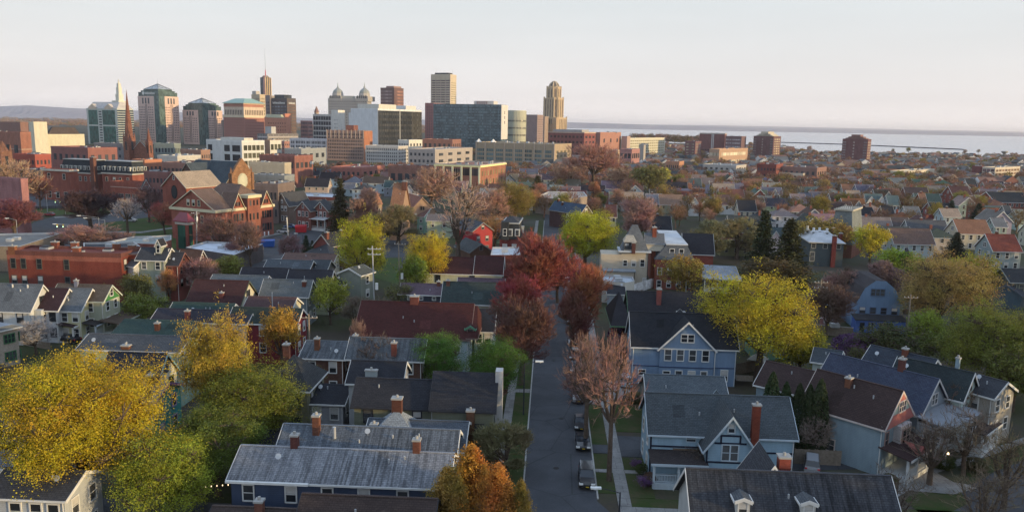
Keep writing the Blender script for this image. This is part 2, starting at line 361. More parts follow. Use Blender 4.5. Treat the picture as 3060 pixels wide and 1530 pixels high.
def hiproof(b, x0, x1, y0, y1, ze, zr, inset=None, oe=.4, rm='shingle', flat=None, roofkey='roof', trimkey='trim', xf=None):
    Rf, T_ = b.mb(roofkey), b.mb(trimkey); Rf.x = T_.x = xf
    x0 -= oe; x1 += oe; y0 -= oe; y1 += oe; hw = (y1 - y0) / 2; i = inset if inset is not None else hw; yc = (y0 + y1) / 2
    iy = hw - (flat or 0) if flat is None else hw - flat
    a = [(x0, y0, ze), (x1, y0, ze), (x1, y1, ze), (x0, y1, ze)]
    if x1 - x0 - 2 * i < .05: i = (x1 - x0) / 2 - .02
    if flat is None:
        r = [(x0 + i, yc, zr), (x1 - i, yc, zr)]
        Rf.face([a[0], a[1], r[1], r[0]], rm); Rf.face([a[1], a[2], r[1]], rm); Rf.face([a[2], a[3], r[0], r[1]], rm); Rf.face([a[3], a[0], r[0]], rm)
    else:
        r = [(x0 + i, yc - flat, zr), (x1 - i, yc - flat, zr), (x1 - i, yc + flat, zr), (x0 + i, yc + flat, zr)]
        for k in range(4): Rf.face([a[k], a[(k + 1) % 4], r[(k + 1) % 4], r[k]], rm)
        Rf.face(r, 'flat_roof')
    Rf.face(a[::-1], rm)
    for (p, q) in (((x0 - .06, y0 - .06), (x1 + .06, y0 - .003)), ((x0 - .06, y1 + .003), (x1 + .06, y1 + .06)), ((x0 - .06, y0), (x0 - .003, y1)), ((x1 + .003, y0), (x1 + .06, y1))):
        T_.box(p[0], q[0], p[1], q[1], ze - .22, ze - .01, 'trim')
    Rf.x = T_.x = None
def dormer(b, x, y, z, w=1.5, h=1.5, dpt=2.2, rh=.6, face=-1, wm='siding', rm='shingle', kind='', win=True):
    """gabled dormer; front at y, facing face*y; back runs into the roof"""
    xf = TX((x, y, z)) @ RZ(R(90)) if face < 0 else TX((x, y, z)) @ RZ(R(-90))
    # local x of the gable points away from the front
    D_ = b
    gable(D_, 0, dpt, w / 2, h, h + rh, .15, .15, xf, 0, wm, rm, True, wallkey='dormer_wall', roofkey='dormer_roof', trimkey='dormer_trim')
    if win: b.win(x, y + face * .003, z + .3, R(180) if face < 0 else 0, w * .55, h - .45, kind)
    b.mb('dormer_wall')
def flush(b, name, keys, cols, label=None):
    """close a compound part: first key becomes the part, others its children"""
    first = None
    for k in keys:
        if k in b.p:
            o = b.p.pop(k).build(name if first is None else k.split('_')[-1], b.r if first is None else first, cols.get(k, b.tc))
            first = first or o
    return first

SD = R(-2.67)                                  # heading of the main street (turn of the local frame)
HL = {}
def ridge(r1, r2, ev, zr, hw, snap=True):
    """world frame of a gabled house from the pixels of its ridge ends and of one point of its near eave"""
    a, c = G(*r1, zr), G(*r2, zr); ang = math.atan2(c[1] - a[1], c[0] - a[0])
    if snap and (snap == 2 or abs(ang - SD) < R(14)):
        m = (a + c) / 2; Lh = np.linalg.norm((c - a)[:2]) / 2 * math.cos(ang - SD); ang = SD
        a = m - np.array((math.cos(ang), math.sin(ang), 0)) * Lh; c = m + np.array((math.cos(ang), math.sin(ang), 0)) * Lh
    L_ = float(np.linalg.norm((c - a)[:2])); n = np.array((math.sin(ang), -math.cos(ang), 0)); ze = None
    if ev is not None:
        d = ray(*ev); t = ((a - CAM) @ n + hw) / (d @ n); ze = float((CAM + d * t)[2])
    return a, ang, L_, ze
HOUSES = []
def house(name, label, r1, r2, ev, zr, hw, wall, roof, trim=(.6, .6, .58), cat='house', group=None, snap=True, wm='siding', rm='shingle', ze=None,
          near=None, endr='gable', endl=None, chim=(), storeys=2, og=.35, wkind='', wh=1.5, ww=.95, rake=True, extra=None, vents=1, wcol=None):
    a, ang, L_, zs = ridge(r1, r2, ev, zr, hw, snap)
    for _ in range(12):
        if ze is not None or zs <= 6.3 or hw < 2.9 or (zr - zs) / hw > 1.0: break
        hw *= .955; a, ang, L_, zs = ridge(r1, r2, ev, zr, hw, snap)
    ze = ze or zs
    ze = min(max(ze, 2.2), zr - 1.2)
    HL[label] = (round(ang * 57.3, 1), round(L_, 1), round(ze, 1), round(a[1]))
    b = B(name, label, cat, (a[0], a[1], 0), ang, group); b.tc = trim
    gable(b, 0, L_, hw, ze, zr, og=og, wm=wm, rm=rm, rake=rake)
    b.L, b.hw, b.ze, b.zr = L_, hw, ze, zr; lv = []
    wc = wcol or trim
    for k in range(storeys):
        zz = ze - (2.25 if k == 0 else 5.1)
        if zz > .3: lv.append(zz)
    if near is None: near = max(2, int(L_ / 3.4))
    if isinstance(near, int): near = [(i + .5) / near for i in range(near)]
    for zz in lv:
        for q in near: b.win(L_ * q, -hw - .003, zz, R(180), ww, wh, wkind, wc)
    for e, x, an in ((endr, L_ + .003, R(-90)), (endl, -.003, R(90))):
        if e:
            for zz in lv:
                for y in (-hw * .5, hw * .45): b.win(x, y, zz, an, ww, wh, wkind, wc)
            if zr - ze > 2.2: b.win(x, 0, ze + .35, an, ww if zr - ze < 3.2 else 1.5, 1.25, 'double' if zr - ze >= 3.2 else '', wc)
    sl = (zr - ze) / hw
    for c in chim:        # (t along, y offset, height above roof, [w])
        x, y = L_ * c[0], c[1]; zt = zr - sl * abs(y) ; b.chimney(x, y, zt - 1.0, zt + c[2], *( [c[3], c[3] * .8] if len(c) > 3 else []), col=(.20, .065, .045))
    for i in range(vents):
        x = L_ * random.uniform(.2, .8); y = -random.uniform(.25, .7) * hw; b.vent(x, y, zr - sl * abs(y), .35)
    q = MB(); q.box(-og, L_ + og, -.13, .13, zr - .05, zr + .045, 'shingle'); q.build('ridge_cap', b.r, tuple(min(1, v * 1.3) for v in roof))
    if a[1] < 200:
        q = MB(); q.tube((L_ - .12, -hw - .09, .1), (L_ - .12, -hw - .09, ze - .1), .05, 'white_trim', 5); q.build('downpipe', b.r)
        if random.random() < .22:
            x, y = L_ * random.uniform(.1, .9), -random.uniform(.3, .8) * hw; z = zr - sl * abs(y); q = MB(); q.tube((x, y, z - .2), (x, y, z + .45), .025, 'galvanised', 4); q.x = TX((x, y - .1, z + .5)) @ Matrix.Rotation(R(60), 4, 'X'); q.cyl(0, 0, 0, .06, .18, .3, 'galvanised', 9); q.build('satellite_dish', b.r)
        if L_ > 9 and random.random() < .6:
            x, y = L_ * random.uniform(.15, .7), -random.uniform(.35, .7) * hw; z = zr - sl * abs(y); w, d = random.uniform(.8, 2.2), random.uniform(.4, .8); q = MB(); q.face([(x, y - d, z - sl * d + .012), (x + w, y - d, z - sl * d + .012), (x + w, y + d, z + sl * d + .012), (x, y + d, z + sl * d + .012)], 'shingle'); v_ = random.choice([.7, 1.35]); q.build('roof_patch', b.r, tuple(v * v_ for v in roof))
    if extra: extra(b)
    b.done({'wall': wall, 'roof': roof, 'trim': trim}); HOUSES.append((a, ang, L_, hw, zr, label, b.r)); return b
def sheet(name, pts, z, mat, label=None, cat=None, kind='structure', h=0.0, px=True):
    p = [tuple(G(*q, z)[:2]) for q in pts] if px else pts
    b = MB(); ar = sum(p[i][0] * p[(i + 1) % len(p)][1] - p[(i + 1) % len(p)][0] * p[i][1] for i in range(len(p)))
    if ar < 0: p = p[::-1]
    b.face([(x, y, z) for x, y in p], mat)
    if h:
        for i in range(len(p)):
            (x, y), (u, v) = p[i], p[(i + 1) % len(p)]; b.face([(x, y, z - h), (u, v, z - h), (u, v, z), (x, y, z)], mat)
    return b.build(name, None, None, label, cat, None, kind)
# ---------------------------------------------------------------- trees
def ribbons(P0, P1, w0, w1, r):
    d = P1 - P0; d /= np.linalg.norm(d, axis=1, keepdims=True) + 1e-9
    q = r.normal(size=P0.shape); s = np.cross(d, q); s /= np.linalg.norm(s, axis=1, keepdims=True) + 1e-9
    V = np.stack([P0 - s * w0[:, None] / 2, P0 + s * w0[:, None] / 2, P1 + s * w1[:, None] / 2, P1 - s * w1[:, None] / 2], 1).reshape(-1, 3)
    return V, np.arange(len(V)).reshape(-1, 4)
def tubes(P0, P1, w0, w1, n=4):
    d = P1 - P0; d /= np.linalg.norm(d, axis=1, keepdims=True) + 1e-9
    up = np.where(np.abs(d[:, 2:3]) > .9, np.array([[1., 0, 0]]), np.array([[0, 0, 1.]])); u = np.cross(d, up); u /= np.linalg.norm(u, axis=1, keepdims=True); w = np.cross(d, u)
    V = []; 
    for P, ww in ((P0, w0), (P1, w1)):
        for i in range(n):
            a = 2 * math.pi * i / n; V.append(P + (u * math.cos(a) + w * math.sin(a)) * ww[:, None] / 2)
    V = np.stack(V, 1); m = len(P0); base = (np.arange(m) * 2 * n)[:, None]; Q = []
    for i in range(n):
        j = (i + 1) % n; Q.append(base + np.array([[i, j, n + j, n + i]]))
    return V.reshape(-1, 3), np.concatenate(Q)
def leafq(C, size, r, flat=.0):
    n = len(C); a = r.normal(size=(n, 3)); a[:, 2] *= 1 - flat; a /= np.linalg.norm(a, axis=1, keepdims=True)
    b = np.cross(a, r.normal(size=(n, 3))); b /= np.linalg.norm(b, axis=1, keepdims=True); s = (size * r.uniform(.55, 1.3, n))[:, None] / 2
    V = np.stack([C - a * s, C - b * s * .75, C + a * s, C + b * s * .75], 1).reshape(-1, 3); return V, np.arange(len(V)).reshape(-1, 4)
def merge(L_):
    V, Q, o = [], [], 0
    for v, q in L_: V.append(v); Q.append(q + o); o += len(v)
    return np.concatenate(V), np.concatenate(Q)
def grow(par, tgt, r, zb=.55):
    """connect each target to a parent sample point that lies inside and below it"""
    d = np.linalg.norm(par[None] - tgt[:, None], axis=2) + zb * np.maximum(0, par[None, :, 2] - tgt[:, None, 2] + .3) * 3
    i = d.argmin(1); return par[i], i
def curve_pts(A, Bp, k, bend, r):
    out = []; t = np.linspace(0, 1, k + 1); mid = (A + Bp) / 2 + bend
    for s in t: out.append((1 - s) ** 2 * A + 2 * s * (1 - s) * mid + s * s * Bp)
    return np.stack(out, 1)        # n,k+1,3
def lobes(r, n, rad, H, z0, shape):
    """sample n points in the crown: several overlapping lobes"""
    if shape == 'cone':
        z = r.uniform(0, 1, n) ** 1.1; a = r.uniform(0, 6.28, n); q = rad * (1 - z ** 1.7) * (.8 + .3 * np.sin(a * 4 + z * 7)) * np.sqrt(r.uniform(.2, 1, n)); return np.stack([q * np.cos(a), q * np.sin(a), z0 + z * (H - z0)], 1)
    m = 24 if shape != 'column' else 9; a = r.uniform(0, 6.28, m); cz = r.uniform(.18, .80, m); cr_ = rad * np.sqrt(np.maximum(.05, 1 - (2 * cz - .95) ** 2)) * r.uniform(.35, .80, m)
    if shape == 'vase': cr_ = rad * (.15 + .55 * cz) * r.uniform(.6, 1.1, m)
    C = np.stack([cr_ * np.cos(a), cr_ * np.sin(a), z0 + cz * (H - z0)], 1); C[0] = (0, 0, z0 + .62 * (H - z0)); C[1] = (r.normal() * rad * .1, r.normal() * rad * .1, z0 + .78 * (H - z0))
    R0 = rad * r.uniform(.22, .42, m); k = r.integers(0, m, n); v = r.normal(size=(n, 3)); v /= np.linalg.norm(v, axis=1, keepdims=True)
    P = C[k] + v * (R0[k] * r.uniform(.35, 1, n) ** .45)[:, None] * np.array([1, 1, min(1.0, (H - z0) / rad / 2.2)])
    P[:, 2] = np.clip(P[:, 2], z0 * .85, H); return P
def make_tree(seed, H=12., rad=5., kind='bare', leaves=7000, leaf=.34, nt=900, sub=5, shape='round', tw=.06, spread=.42, z0f=.26):
    r = np.random.default_rng(seed); z0 = H * (z0f if shape != 'column' else .1)
    TV = []; th = z0 * 1.25
    trunk = curve_pts(np.array([[0, 0, 0.]]), np.array([[r.normal() * .15, r.normal() * .15, th]]), 4, r.normal(size=(1, 3)) * .12, r)[0]
    tr = H * .028
    TV.append(tubes(trunk[:-1], trunk[1:], np.linspace(2 * tr, 1.55 * tr, 4), np.linspace(1.9 * tr, 1.45 * tr, 4), 7))
    P1 = lobes(r, 9, rad, H, z0, shape); P1 = P1 * np.array([.72, .72, 1]); P1[:, 2] = z0 + (P1[:, 2] - z0) * .82 + .4; P1[0] = (0, 0, H * .8)
    S = trunk[[3] * 9] if shape != 'column' else np.stack([np.zeros(9), np.zeros(9), P1[:, 2] * .45], 1)
    if shape == 'column': TV.append(tubes(np.array([[0, 0, th]]), np.array([[0, 0, H * .75]]), np.array([1.4 * tr]), np.array([.5 * tr]), 6))
    C1 = curve_pts(S, P1, 5, np.stack([P1[:, 0] * .12, P1[:, 1] * .12, -np.abs(r.normal(size=9)) * .5 - .2], 1), r)
    ww = np.linspace(1.15 * tr, .35 * tr, 6)
    for k in range(5): TV.append(tubes(C1[:, k], C1[:, k + 1], np.full(9, ww[k]), np.full(9, ww[k + 1]), 5))
    par = C1[:, 1:].reshape(-1, 3); P2 = lobes(r, 85, rad * .95, H * .97, z0, shape)
    A2, _ = grow(par, P2, r); C2 = curve_pts(A2, P2, 4, r.normal(size=P2.shape) * .25 + np.array([0, 0, -.25]), r); ww = np.linspace(.42 * tr, .12 * tr, 5)
    for k in range(4): TV.append(tubes(C2[:, k], C2[:, k + 1], np.full(85, ww[k]), np.full(85, ww[k + 1]), 3))
    par2 = np.concatenate([C2[:, 2:].reshape(-1, 3), C1[:, 3:].reshape(-1, 3)])
    k = r.integers(0, 85, nt); P3 = np.concatenate([lobes(r, nt // 2, rad, H, z0, shape), P2[k[:nt - nt // 2]] + r.normal(size=(nt - nt // 2, 3)) * rad * .16])
    A3, _ = grow(par2, P3, r); mid = (A3 + P3) / 2 + r.normal(size=P3.shape) * .1
    tws = [ribbons(A3, mid, np.full(nt, tw * 1.4), np.full(nt, tw), r), ribbons(mid, P3, np.full(nt, tw), np.full(nt, tw * .6), r)]
    if kind == 'bare':
        for j in range(sub):
            s = r.uniform(.3, 1, (nt, 1)); o = mid * (1 - s) + P3 * s; out_ = (o - np.array([0, 0, z0 + (H - z0) * .2])); out_ /= np.linalg.norm(out_, axis=1, keepdims=True)
            dv = out_ * .55 + r.normal(size=o.shape) * spread + np.array([0, 0, .45]); dv /= np.linalg.norm(dv, axis=1, keepdims=True)
            tws.append(ribbons(o, o + dv * r.uniform(.4, 1.15, (nt, 1)) * rad * .17, np.full(nt, tw * .8), np.full(nt, tw * .3), r))
        V, Q = merge(TV); cv, cq = merge(tws)
        return npmesh('trunk', V, Q, ['bark']), npmesh('crown', cv, cq, ['twigs'])
    k = r.integers(0, nt, leaves); C = P3[k] + r.normal(size=(leaves, 3)) * (rad * .034 + .10)
    cl = r.random(leaves) < .35; C[cl] = (P3[k] * .75 + A3[k] * .25)[cl] + r.normal(size=(int(cl.sum()), 3)) * rad * .07
    V, Q = merge(TV + tws[:1]); cv, cq = leafq(C, leaf, r)
    return npmesh('trunk', V, Q, ['bark']), npmesh('crown', cv, cq, ['leaves'])
def make_conifer(seed, H=16., rad=4., n=46, leaf=.42):
    r = np.random.default_rng(seed); TV = [tubes(np.array([[0, 0, 0.]]), np.array([[0, 0, H * .97]]), np.array([H * .035]), np.array([.05]), 6)]; LV = []
    for i in range(n):
        z = H * (.07 + .9 * i / n); q = rad * (1 - (z / H)) ** .8 * r.uniform(.8, 1.12) + .15; m = int(r.integers(6, 9)); a = r.uniform(0, 6.28) + np.arange(m) * 6.28 / m + r.normal(size=m) * .2
        q = q * r.uniform(.65, 1.15, m); T = np.stack([q * np.cos(a), q * np.sin(a), z - q * .22 + r.normal(size=m) * .1], 1); O = np.stack([0 * a, 0 * a, 0 * a + z], 1)
        TV.append(ribbons(O, T, np.full(m, .09), np.full(m, .03), r))
        for j in range(m):
            k = int(10 + q[j] * 13); s = r.uniform(.12, 1.04, k)[:, None]; P = O[j] * (1 - s) + T[j] * s; P = P + r.normal(size=(k, 3)) * np.array([.3, .3, .10]) * (.35 + s * .5) * (q[j] / rad + .35); P[:, 2] -= .12 * (1 - s[:, 0]); LV.append(P)
    V, Q = merge(TV); cv, cq = leafq(np.concatenate(LV), leaf, r, .45); return npmesh('trunk', V, Q, ['bark']), npmesh('crown', cv, cq, ['needles'])
def make_column(seed, H=7., rad=1.2, n=5200, leaf=.26, m='needles', blob=False):
    r = np.random.default_rng(seed); t = r.uniform(0, 1, n); a = r.uniform(0, 6.28, n)
    pr = (np.sin(np.pi * np.clip(t, 0, 1) ** .62) ** .6) if not blob else np.sqrt(np.maximum(0, 1 - (2 * t * .93 - .86) ** 2)); q = rad * pr * (1 + .13 * np.sin(a * 5 + t * 9) + .08 * np.sin(a * 11 - t * 20)) * r.uniform(.55, 1.04, n) ** .5
    C = np.stack([q * np.cos(a), q * np.sin(a), .15 + t * (H - .15)], 1); cv, cq = leafq(C, leaf, r)
    V, Q = tubes(np.array([[0, 0, 0.]]), np.array([[0, 0, H * .8]]), np.array([.25]), np.array([.05]), 5); return npmesh('trunk', V, Q, ['bark']), npmesh('crown', cv, cq, [m])
TK = {}
for s in range(4): TK['bare%d' % s] = (make_tree(10 + s, 13, 5.2, 'bare', nt=1100, sub=6, tw=.075), 13., 5.2)
for s in range(2): TK['red%d' % s] = (make_tree(20 + s, 13, 4.3, 'bare', nt=2300, sub=8, tw=.06, shape='vase' if s else 'round', spread=.3), 13., 4.6)
TK['up0'] = (make_tree(31, 13, 3.9, 'bare', nt=2600, sub=7, tw=.06, shape='column', spread=.25), 13., 4.2)
TK['hero_bare'] = (make_tree(42, 13, 5.6, 'bare', nt=1300, sub=5, tw=.065, spread=.34, z0f=.4), 13., 5.9)
TK['polled'] = (make_tree(43, 13, 4.6, 'bare', nt=430, sub=5, tw=.055, spread=.26, z0f=.42), 13., 5.0)
for s in range(2): TK['thin%d' % s] = (make_tree(45 + s, 13, 5.4, 'bare', nt=330, sub=4, tw=.06, shape='vase', spread=.3), 13., 5.6)
for s in range(3): TK['bud%d' % s] = (make_tree(50 + s, 13, 5.2, 'leaf', leaves=9500, leaf=.36, nt=900, tw=.07), 13., 5.4)
for s in range(2): TK['sparse%d' % s] = (make_tree(60 + s, 13, 5.0, 'leaf', leaves=4300, leaf=.33, nt=900, tw=.09), 13., 5.2)
TK['hero_yellow'] = (make_tree(71, 17, 7.4, 'leaf', leaves=130000, leaf=.135, nt=3000, tw=.07), 17., 7.8)
TK['hero_green'] = (make_tree(72, 14, 5.6, 'leaf', leaves=60000, leaf=.155, nt=2200, tw=.06), 14., 5.8)
TK['hero_loose'] = (make_tree(73, 14, 6.4, 'leaf', leaves=46000, leaf=.17, nt=1900, tw=.08), 14., 6.8)
TK['hero_column'] = (make_tree(74, 14, 3.6, 'leaf', leaves=30000, leaf=.2, nt=1300, tw=.06, shape='cone'), 14., 3.8)
for s in range(2): TK['conifer%d' % s] = (make_conifer(80 + s, 16, 4.2), 16., 4.2)
TK['arbor'] = (make_column(90), 7., 1.3)
TK['bush'] = (make_column(91, 2.2, 1.5, 3400, .17, 'leaves', True), 2.2, 1.5)
TREES = []
BARK = (.10, .075, .058)
def put_tree(kind, x, y, h, w=None, col=(.1, .1, .03), label=None, group=None, name=None, cat='tree', rot=None, bark=None, z=0.0):
    (tm, cm_), H0, R0 = TK[kind]; name = name or {'p': 'bare_tree', 't': 'bare_tree', 'r': 'bare_tree', 'u': 'bare_tree', 'b': 'bare_tree', 'c': 'conifer'}.get(kind[0], 'leafy_tree')
    if kind[:3] == 'bud' or kind[:4] == 'bush': name = 'leafy_tree' if kind[:3] == 'bud' else 'shrub'
    if kind == 'arbor': name = 'arborvitae'
    e = empty(name, (x, y, z), rot if rot is not None else random.uniform(0, 6.28)); s = h / H0; sw = (w / 2 / R0) if w else s
    e.scale = (sw, sw, s); j = random.uniform(.88, 1.12)
    a = bpy.data.objects.new('trunk', tm); link(a, e, bark or BARK, 0)
    c = bpy.data.objects.new('crown', cm_); link(c, e, tuple(q * j for q in col), 0)
    tag(e, label, cat, group); TREES.append(((x, y), h, (w or 2 * R0 * s), e, kind)); return e
def tree_px(kind, top, width, col, label, depth=None, base=None, h=None, **kw):
    """place by the pixel of the crown top, its pixel width, and either the base pixel row or a real height"""
    if h is not None: p = G(top[0], top[1], h)
    else:
        g = G(top[0], base, 0); d = ray(*top); t = g[1] / d[1]; p = CAM + d * t; h = float(p[2])
    w = width / F * np.linalg.norm(p - CAM) * 1.0
    return put_tree(kind, p[0], p[1], max(h, 1.0), w, col, label, **kw)

def raw(name):
    out = []
    for me in TK[name][0]:
        v = np.empty(len(me.vertices) * 3, np.float32); me.vertices.foreach_get('co', v); q = np.empty(len(me.loops), np.int32); me.loops.foreach_get('vertex_index', q); out.append((v.reshape(-1, 3), q.reshape(-1, 4)))
    return merge(out)
for s in range(4): TK['low%d' % s] = (make_tree(100 + s, 12, 4.9, 'bare', nt=330, sub=5, tw=.10), 12., 5.)
# ---------------------------------------------------------------- ground, streets, water, hills
def S(a, b): return (a * math.cos(SD) - b * math.sin(SD), a * math.sin(SD) + b * math.cos(SD))
def strip(name, a0, a1, b0, b1, z, mat, h=0.0, label=None):
    return sheet(name, [S(a0, b0), S(a1, b0), S(a1, b1), S(a0, b1)], z, mat, label, None, 'structure', h, False)
b = MB(); b.box(-16000, 22000, -700, 26000, -1.0, 0, 'yard'); b.build('ground', kind='structure')
strip('street', -2, 6, 76, 520, .02, 'asphalt')
sheet('cross_street', [S(-120, 68), S(160, 68), S(160, 76.2), S(8, 76.2), S(6.02, 80), S(5.99, 80.1), S(-1.99, 80.1), S(-4, 76.2), S(-120, 76.2)], .016, 'asphalt', px=False)
# kerbs
for a0, a1 in ((-2.18, -2.0), (6.0, 6.18)): strip('kerb', a0, a1, 80.5, 330, .12, 'concrete', .12)
strip('verge', 6.18, 8.2, 82, 330, .06, 'grass', .06); strip('verge', -4.4, -2.18, 82, 330, .06, 'grass', .06)
strip('sidewalk', 8.2, 9.6, 79, 330, .11, 'pavement', .11); strip('sidewalk', -5.6, -4.4, 79, 330, .11, 'pavement', .11)
strip('lawn', 9.6, 12.4, 81.2, 91.5, .05, 'grass', .05); strip('lawn', 9.6, 14, 100, 112, .05, 'grass', .05); strip('lawn', -9, -5.6, 82, 118, .05, 'grass', .05)
strip('driveway', 6.2, 8.18, 92.6, 95.2, .13, 'asphalt', .13); strip('driveway', 9.62, 15, 92, 98.5, .055, 'asphalt', .05)
strip('footpath', 6.2, 8.18, 87.2, 88.0, .13, 'pavement', .13); strip('footpath', 9.62, 12.4, 87.2, 88, .13, 'pavement', .13)
strip('footpath', 6.2, 8.18, 110, 112.0, .13, 'pavement', .13); strip('footpath', 9.62, 13, 112.5, 121, .13, 'pavement', .13)
strip('footpath', -4.39, -2.19, 114, 115.5, .13, 'pavement', .13)
strip('sidewalk', 8.2, 60, 77.6, 78.9, .112, 'pavement', .11); strip('lawn', 9.6, 60, 78.95, 81.1, .05, 'grass', .05); strip('kerb', 8, 60, 76.2, 76.38, .115, 'concrete', .11)
# the street running off to the right in front of the gabled houses
for nm, pts, z, m in (
    ('street', [(3160, 1340), (2990, 1400), (2860, 1470), (2760, 1560), (3160, 1640)], .03, 'asphalt'),
    ('sidewalk', [(2588, 1530), (2690, 1480), (2800, 1412), (2960, 1360), (3130, 1300), (3130, 1282), (2960, 1340), (2790, 1395), (2668, 1462), (2560, 1530)], .10, 'pavement'),
    ('footpath', [(2680, 1462), (2800, 1412), (2850, 1440), (2905, 1448), (2930, 1456), (2850, 1476)], .12, 'pavement'),
    ('footpath', [(2662, 1440), (2690, 1462), (2800, 1415), (2770, 1395)], .125, 'pavement'),
    ('lawn', [(2700, 1490), (2830, 1430), (2900, 1500), (2780, 1560)], .05, 'grass'),
    ('lawn', [(2860, 1400), (2960, 1365), (3020, 1395), (2900, 1425)], .05, 'grass'), ('lawn', [(2960, 1350), (3060, 1310), (3130, 1350), (3030, 1380)], .05, 'grass'),
    ('driveway', [(2360, 1405), (2590, 1400), (2570, 1350), (2400, 1330)], .04, 'asphalt'),
    # car park by the brick school, its road and the grass beyond
    ('car_park', [(700, 722), (860, 700), (905, 672), (960, 668), (965, 770), (880, 800), (640, 790), (650, 745)], .03, 'asphalt'),
    ('street', [(600, 790), (960, 772), (960, 792), (600, 815)], .045, 'asphalt'), ('street', [(1130, 690), (1300, 690), (1220, 800), (1130, 800)], .03, 'asphalt'),
    ('sidewalk', [(640, 786), (900, 768), (900, 771), (640, 791)], .08, 'pavement'), ('sidewalk', [(700, 723), (860, 689), (862, 694), (705, 729)], .08, 'pavement'),
    ('lawn', [(1120, 770), (1200, 770), (1190, 850), (1120, 830)], .05, 'lawn'), ('car_park', [(1130, 690), (1225, 690), (1220, 765), (1130, 765)], .05, 'asphalt'),
    ('street', [(40, 735), (60, 700), (100, 665), (160, 648), (330, 640), (330, 622), (520, 600), (520, 640), (300, 672), (240, 700), (220, 735)], .03, 'asphalt'),
    ('car_park', [(80, 560), (440, 560), (500, 590), (500, 622), (330, 622), (85, 622)], .02, 'asphalt'),
    ('lawn', [(100, 622), (330, 622), (330, 638), (110, 645)], .06, 'lawn'), ('lawn', [(300, 668), (520, 640), (560, 700), (540, 745), (310, 730)], .05, 'lawn'),
    ('footpath', [(300, 690), (420, 692), (540, 676), (540, 680), (420, 697), (300, 695)], .09, 'pavement'), ('sidewalk', [(160, 648), (330, 640), (330, 643), (165, 652)], .09, 'pavement')):
    sheet(nm, pts, z, m)
# lake, far shore, breakwater
def hor(px): return 371 + (px - 1530) * math.tan(ROLL)
lp = [(1600, hor(1600) + 64), (1900, hor(1900) + 50), (2120, hor(2120) + 47), (2330, hor(2330) + 52), (2450, hor(2450) + 66), (2700, hor(2700) + 66), (2900, hor(2900) + 70), (3120, hor(3120) + 74), (3600, hor(3600) + 80)]
pts = [tuple(G(x, y)[:2]) for x, y in lp]; pts = pts + [(pts[-1][0] + 9000, 3000), (21000, 25000), (1200, 25000), (-200, 11000)]
sheet('lake', pts, .05, 'water', px=False)
def hills(name, segs, depth, y_off=0, label=None):
    """rolling hills: heights given as pixels above the horizon at pixel columns, real ridge at that distance"""
    X = np.linspace(segs[0][0], segs[-1][0], 150); hs = np.interp(X, [s[0] for s in segs], [s[1] for s in segs]); b = MB()
    r = np.random.default_rng(int(depth)); k = np.cumsum(r.normal(size=150)) ; k -= np.linspace(k[0], k[-1], 150); hs = hs + k * .09 * np.sqrt(np.maximum(hs, 0) / 10)
    rows = []
    for j, (dy, fh) in enumerate(((-2200, 0), (-1300, .3), (-600, .72), (0, 1), (900, .7), (2500, 0))):
        row = []
        for x, h in zip(X, hs):
            y = depth; wx = (x - 1530) / F * (depth / math.cos(PITCH)) ; H = (CAMZ + h / F * depth) * fh; row.append((wx * (1 + dy / depth * .6), depth + dy + 250 * math.sin(x * .011 + j), max(H, 0) - .6 + (r.normal() * 4 * (fh > 0) * (fh < 1))))
        rows.append(row)
    for a, c in zip(rows[:-1], rows[1:]):
        for i in range(149): b.face([a[i], a[i + 1], c[i + 1], c[i]], 'hillside')
    o = b.build(name, kind='structure'); return o
hills('hills', [(-500, 18), (0, 20), (150, 26), (260, 20), (560, 14), (1000, 3), (1270, 7), (1400, 4), (1500, 0)], 11000)
hills('hills', [(1330, 2), (1500, 6), (1700, 7.5), (1900, 5), (2150, 2), (2500, 1), (3150, .5), (3700, 0)], 12500)
hills('far_hills', [(1500, 4), (1900, 5), (2100, 7.5), (2400, 6.5), (2700, 5.5), (3060, 5), (3500, 4)], 19000)
b = MB()
for p, q in (((2335, 426), (2530, 432)), ((2530, 432), (2876, 447)), ((1990, 415), (2090, 412))):
    A, C = G(*p, 1), G(*q, 1); n = 24; r = np.random.default_rng(3)
    for i in range(n):
        u, v = A + (C - A) * i / n, A + (C - A) * (i + 1) / n; w = 7 + r.uniform(-1, 1.5)
        b.hexa([(u[0], u[1] - w, -.5), (v[0], v[1] - w, -.5), (v[0], v[1] + w, -.5), (u[0], u[1] + w, -.5)], [(u[0], u[1] - w * .5, 2.2), (v[0], v[1] - w * .5, 2.2 + r.uniform(-.4, .4)), (v[0], v[1] + w * .5, 2.2), (u[0], u[1] + w * .5, 2.2)], 'dark_trim')
tag(b.build('breakwater'), 'long low dark breakwater lying across the pale lake', 'breakwater')
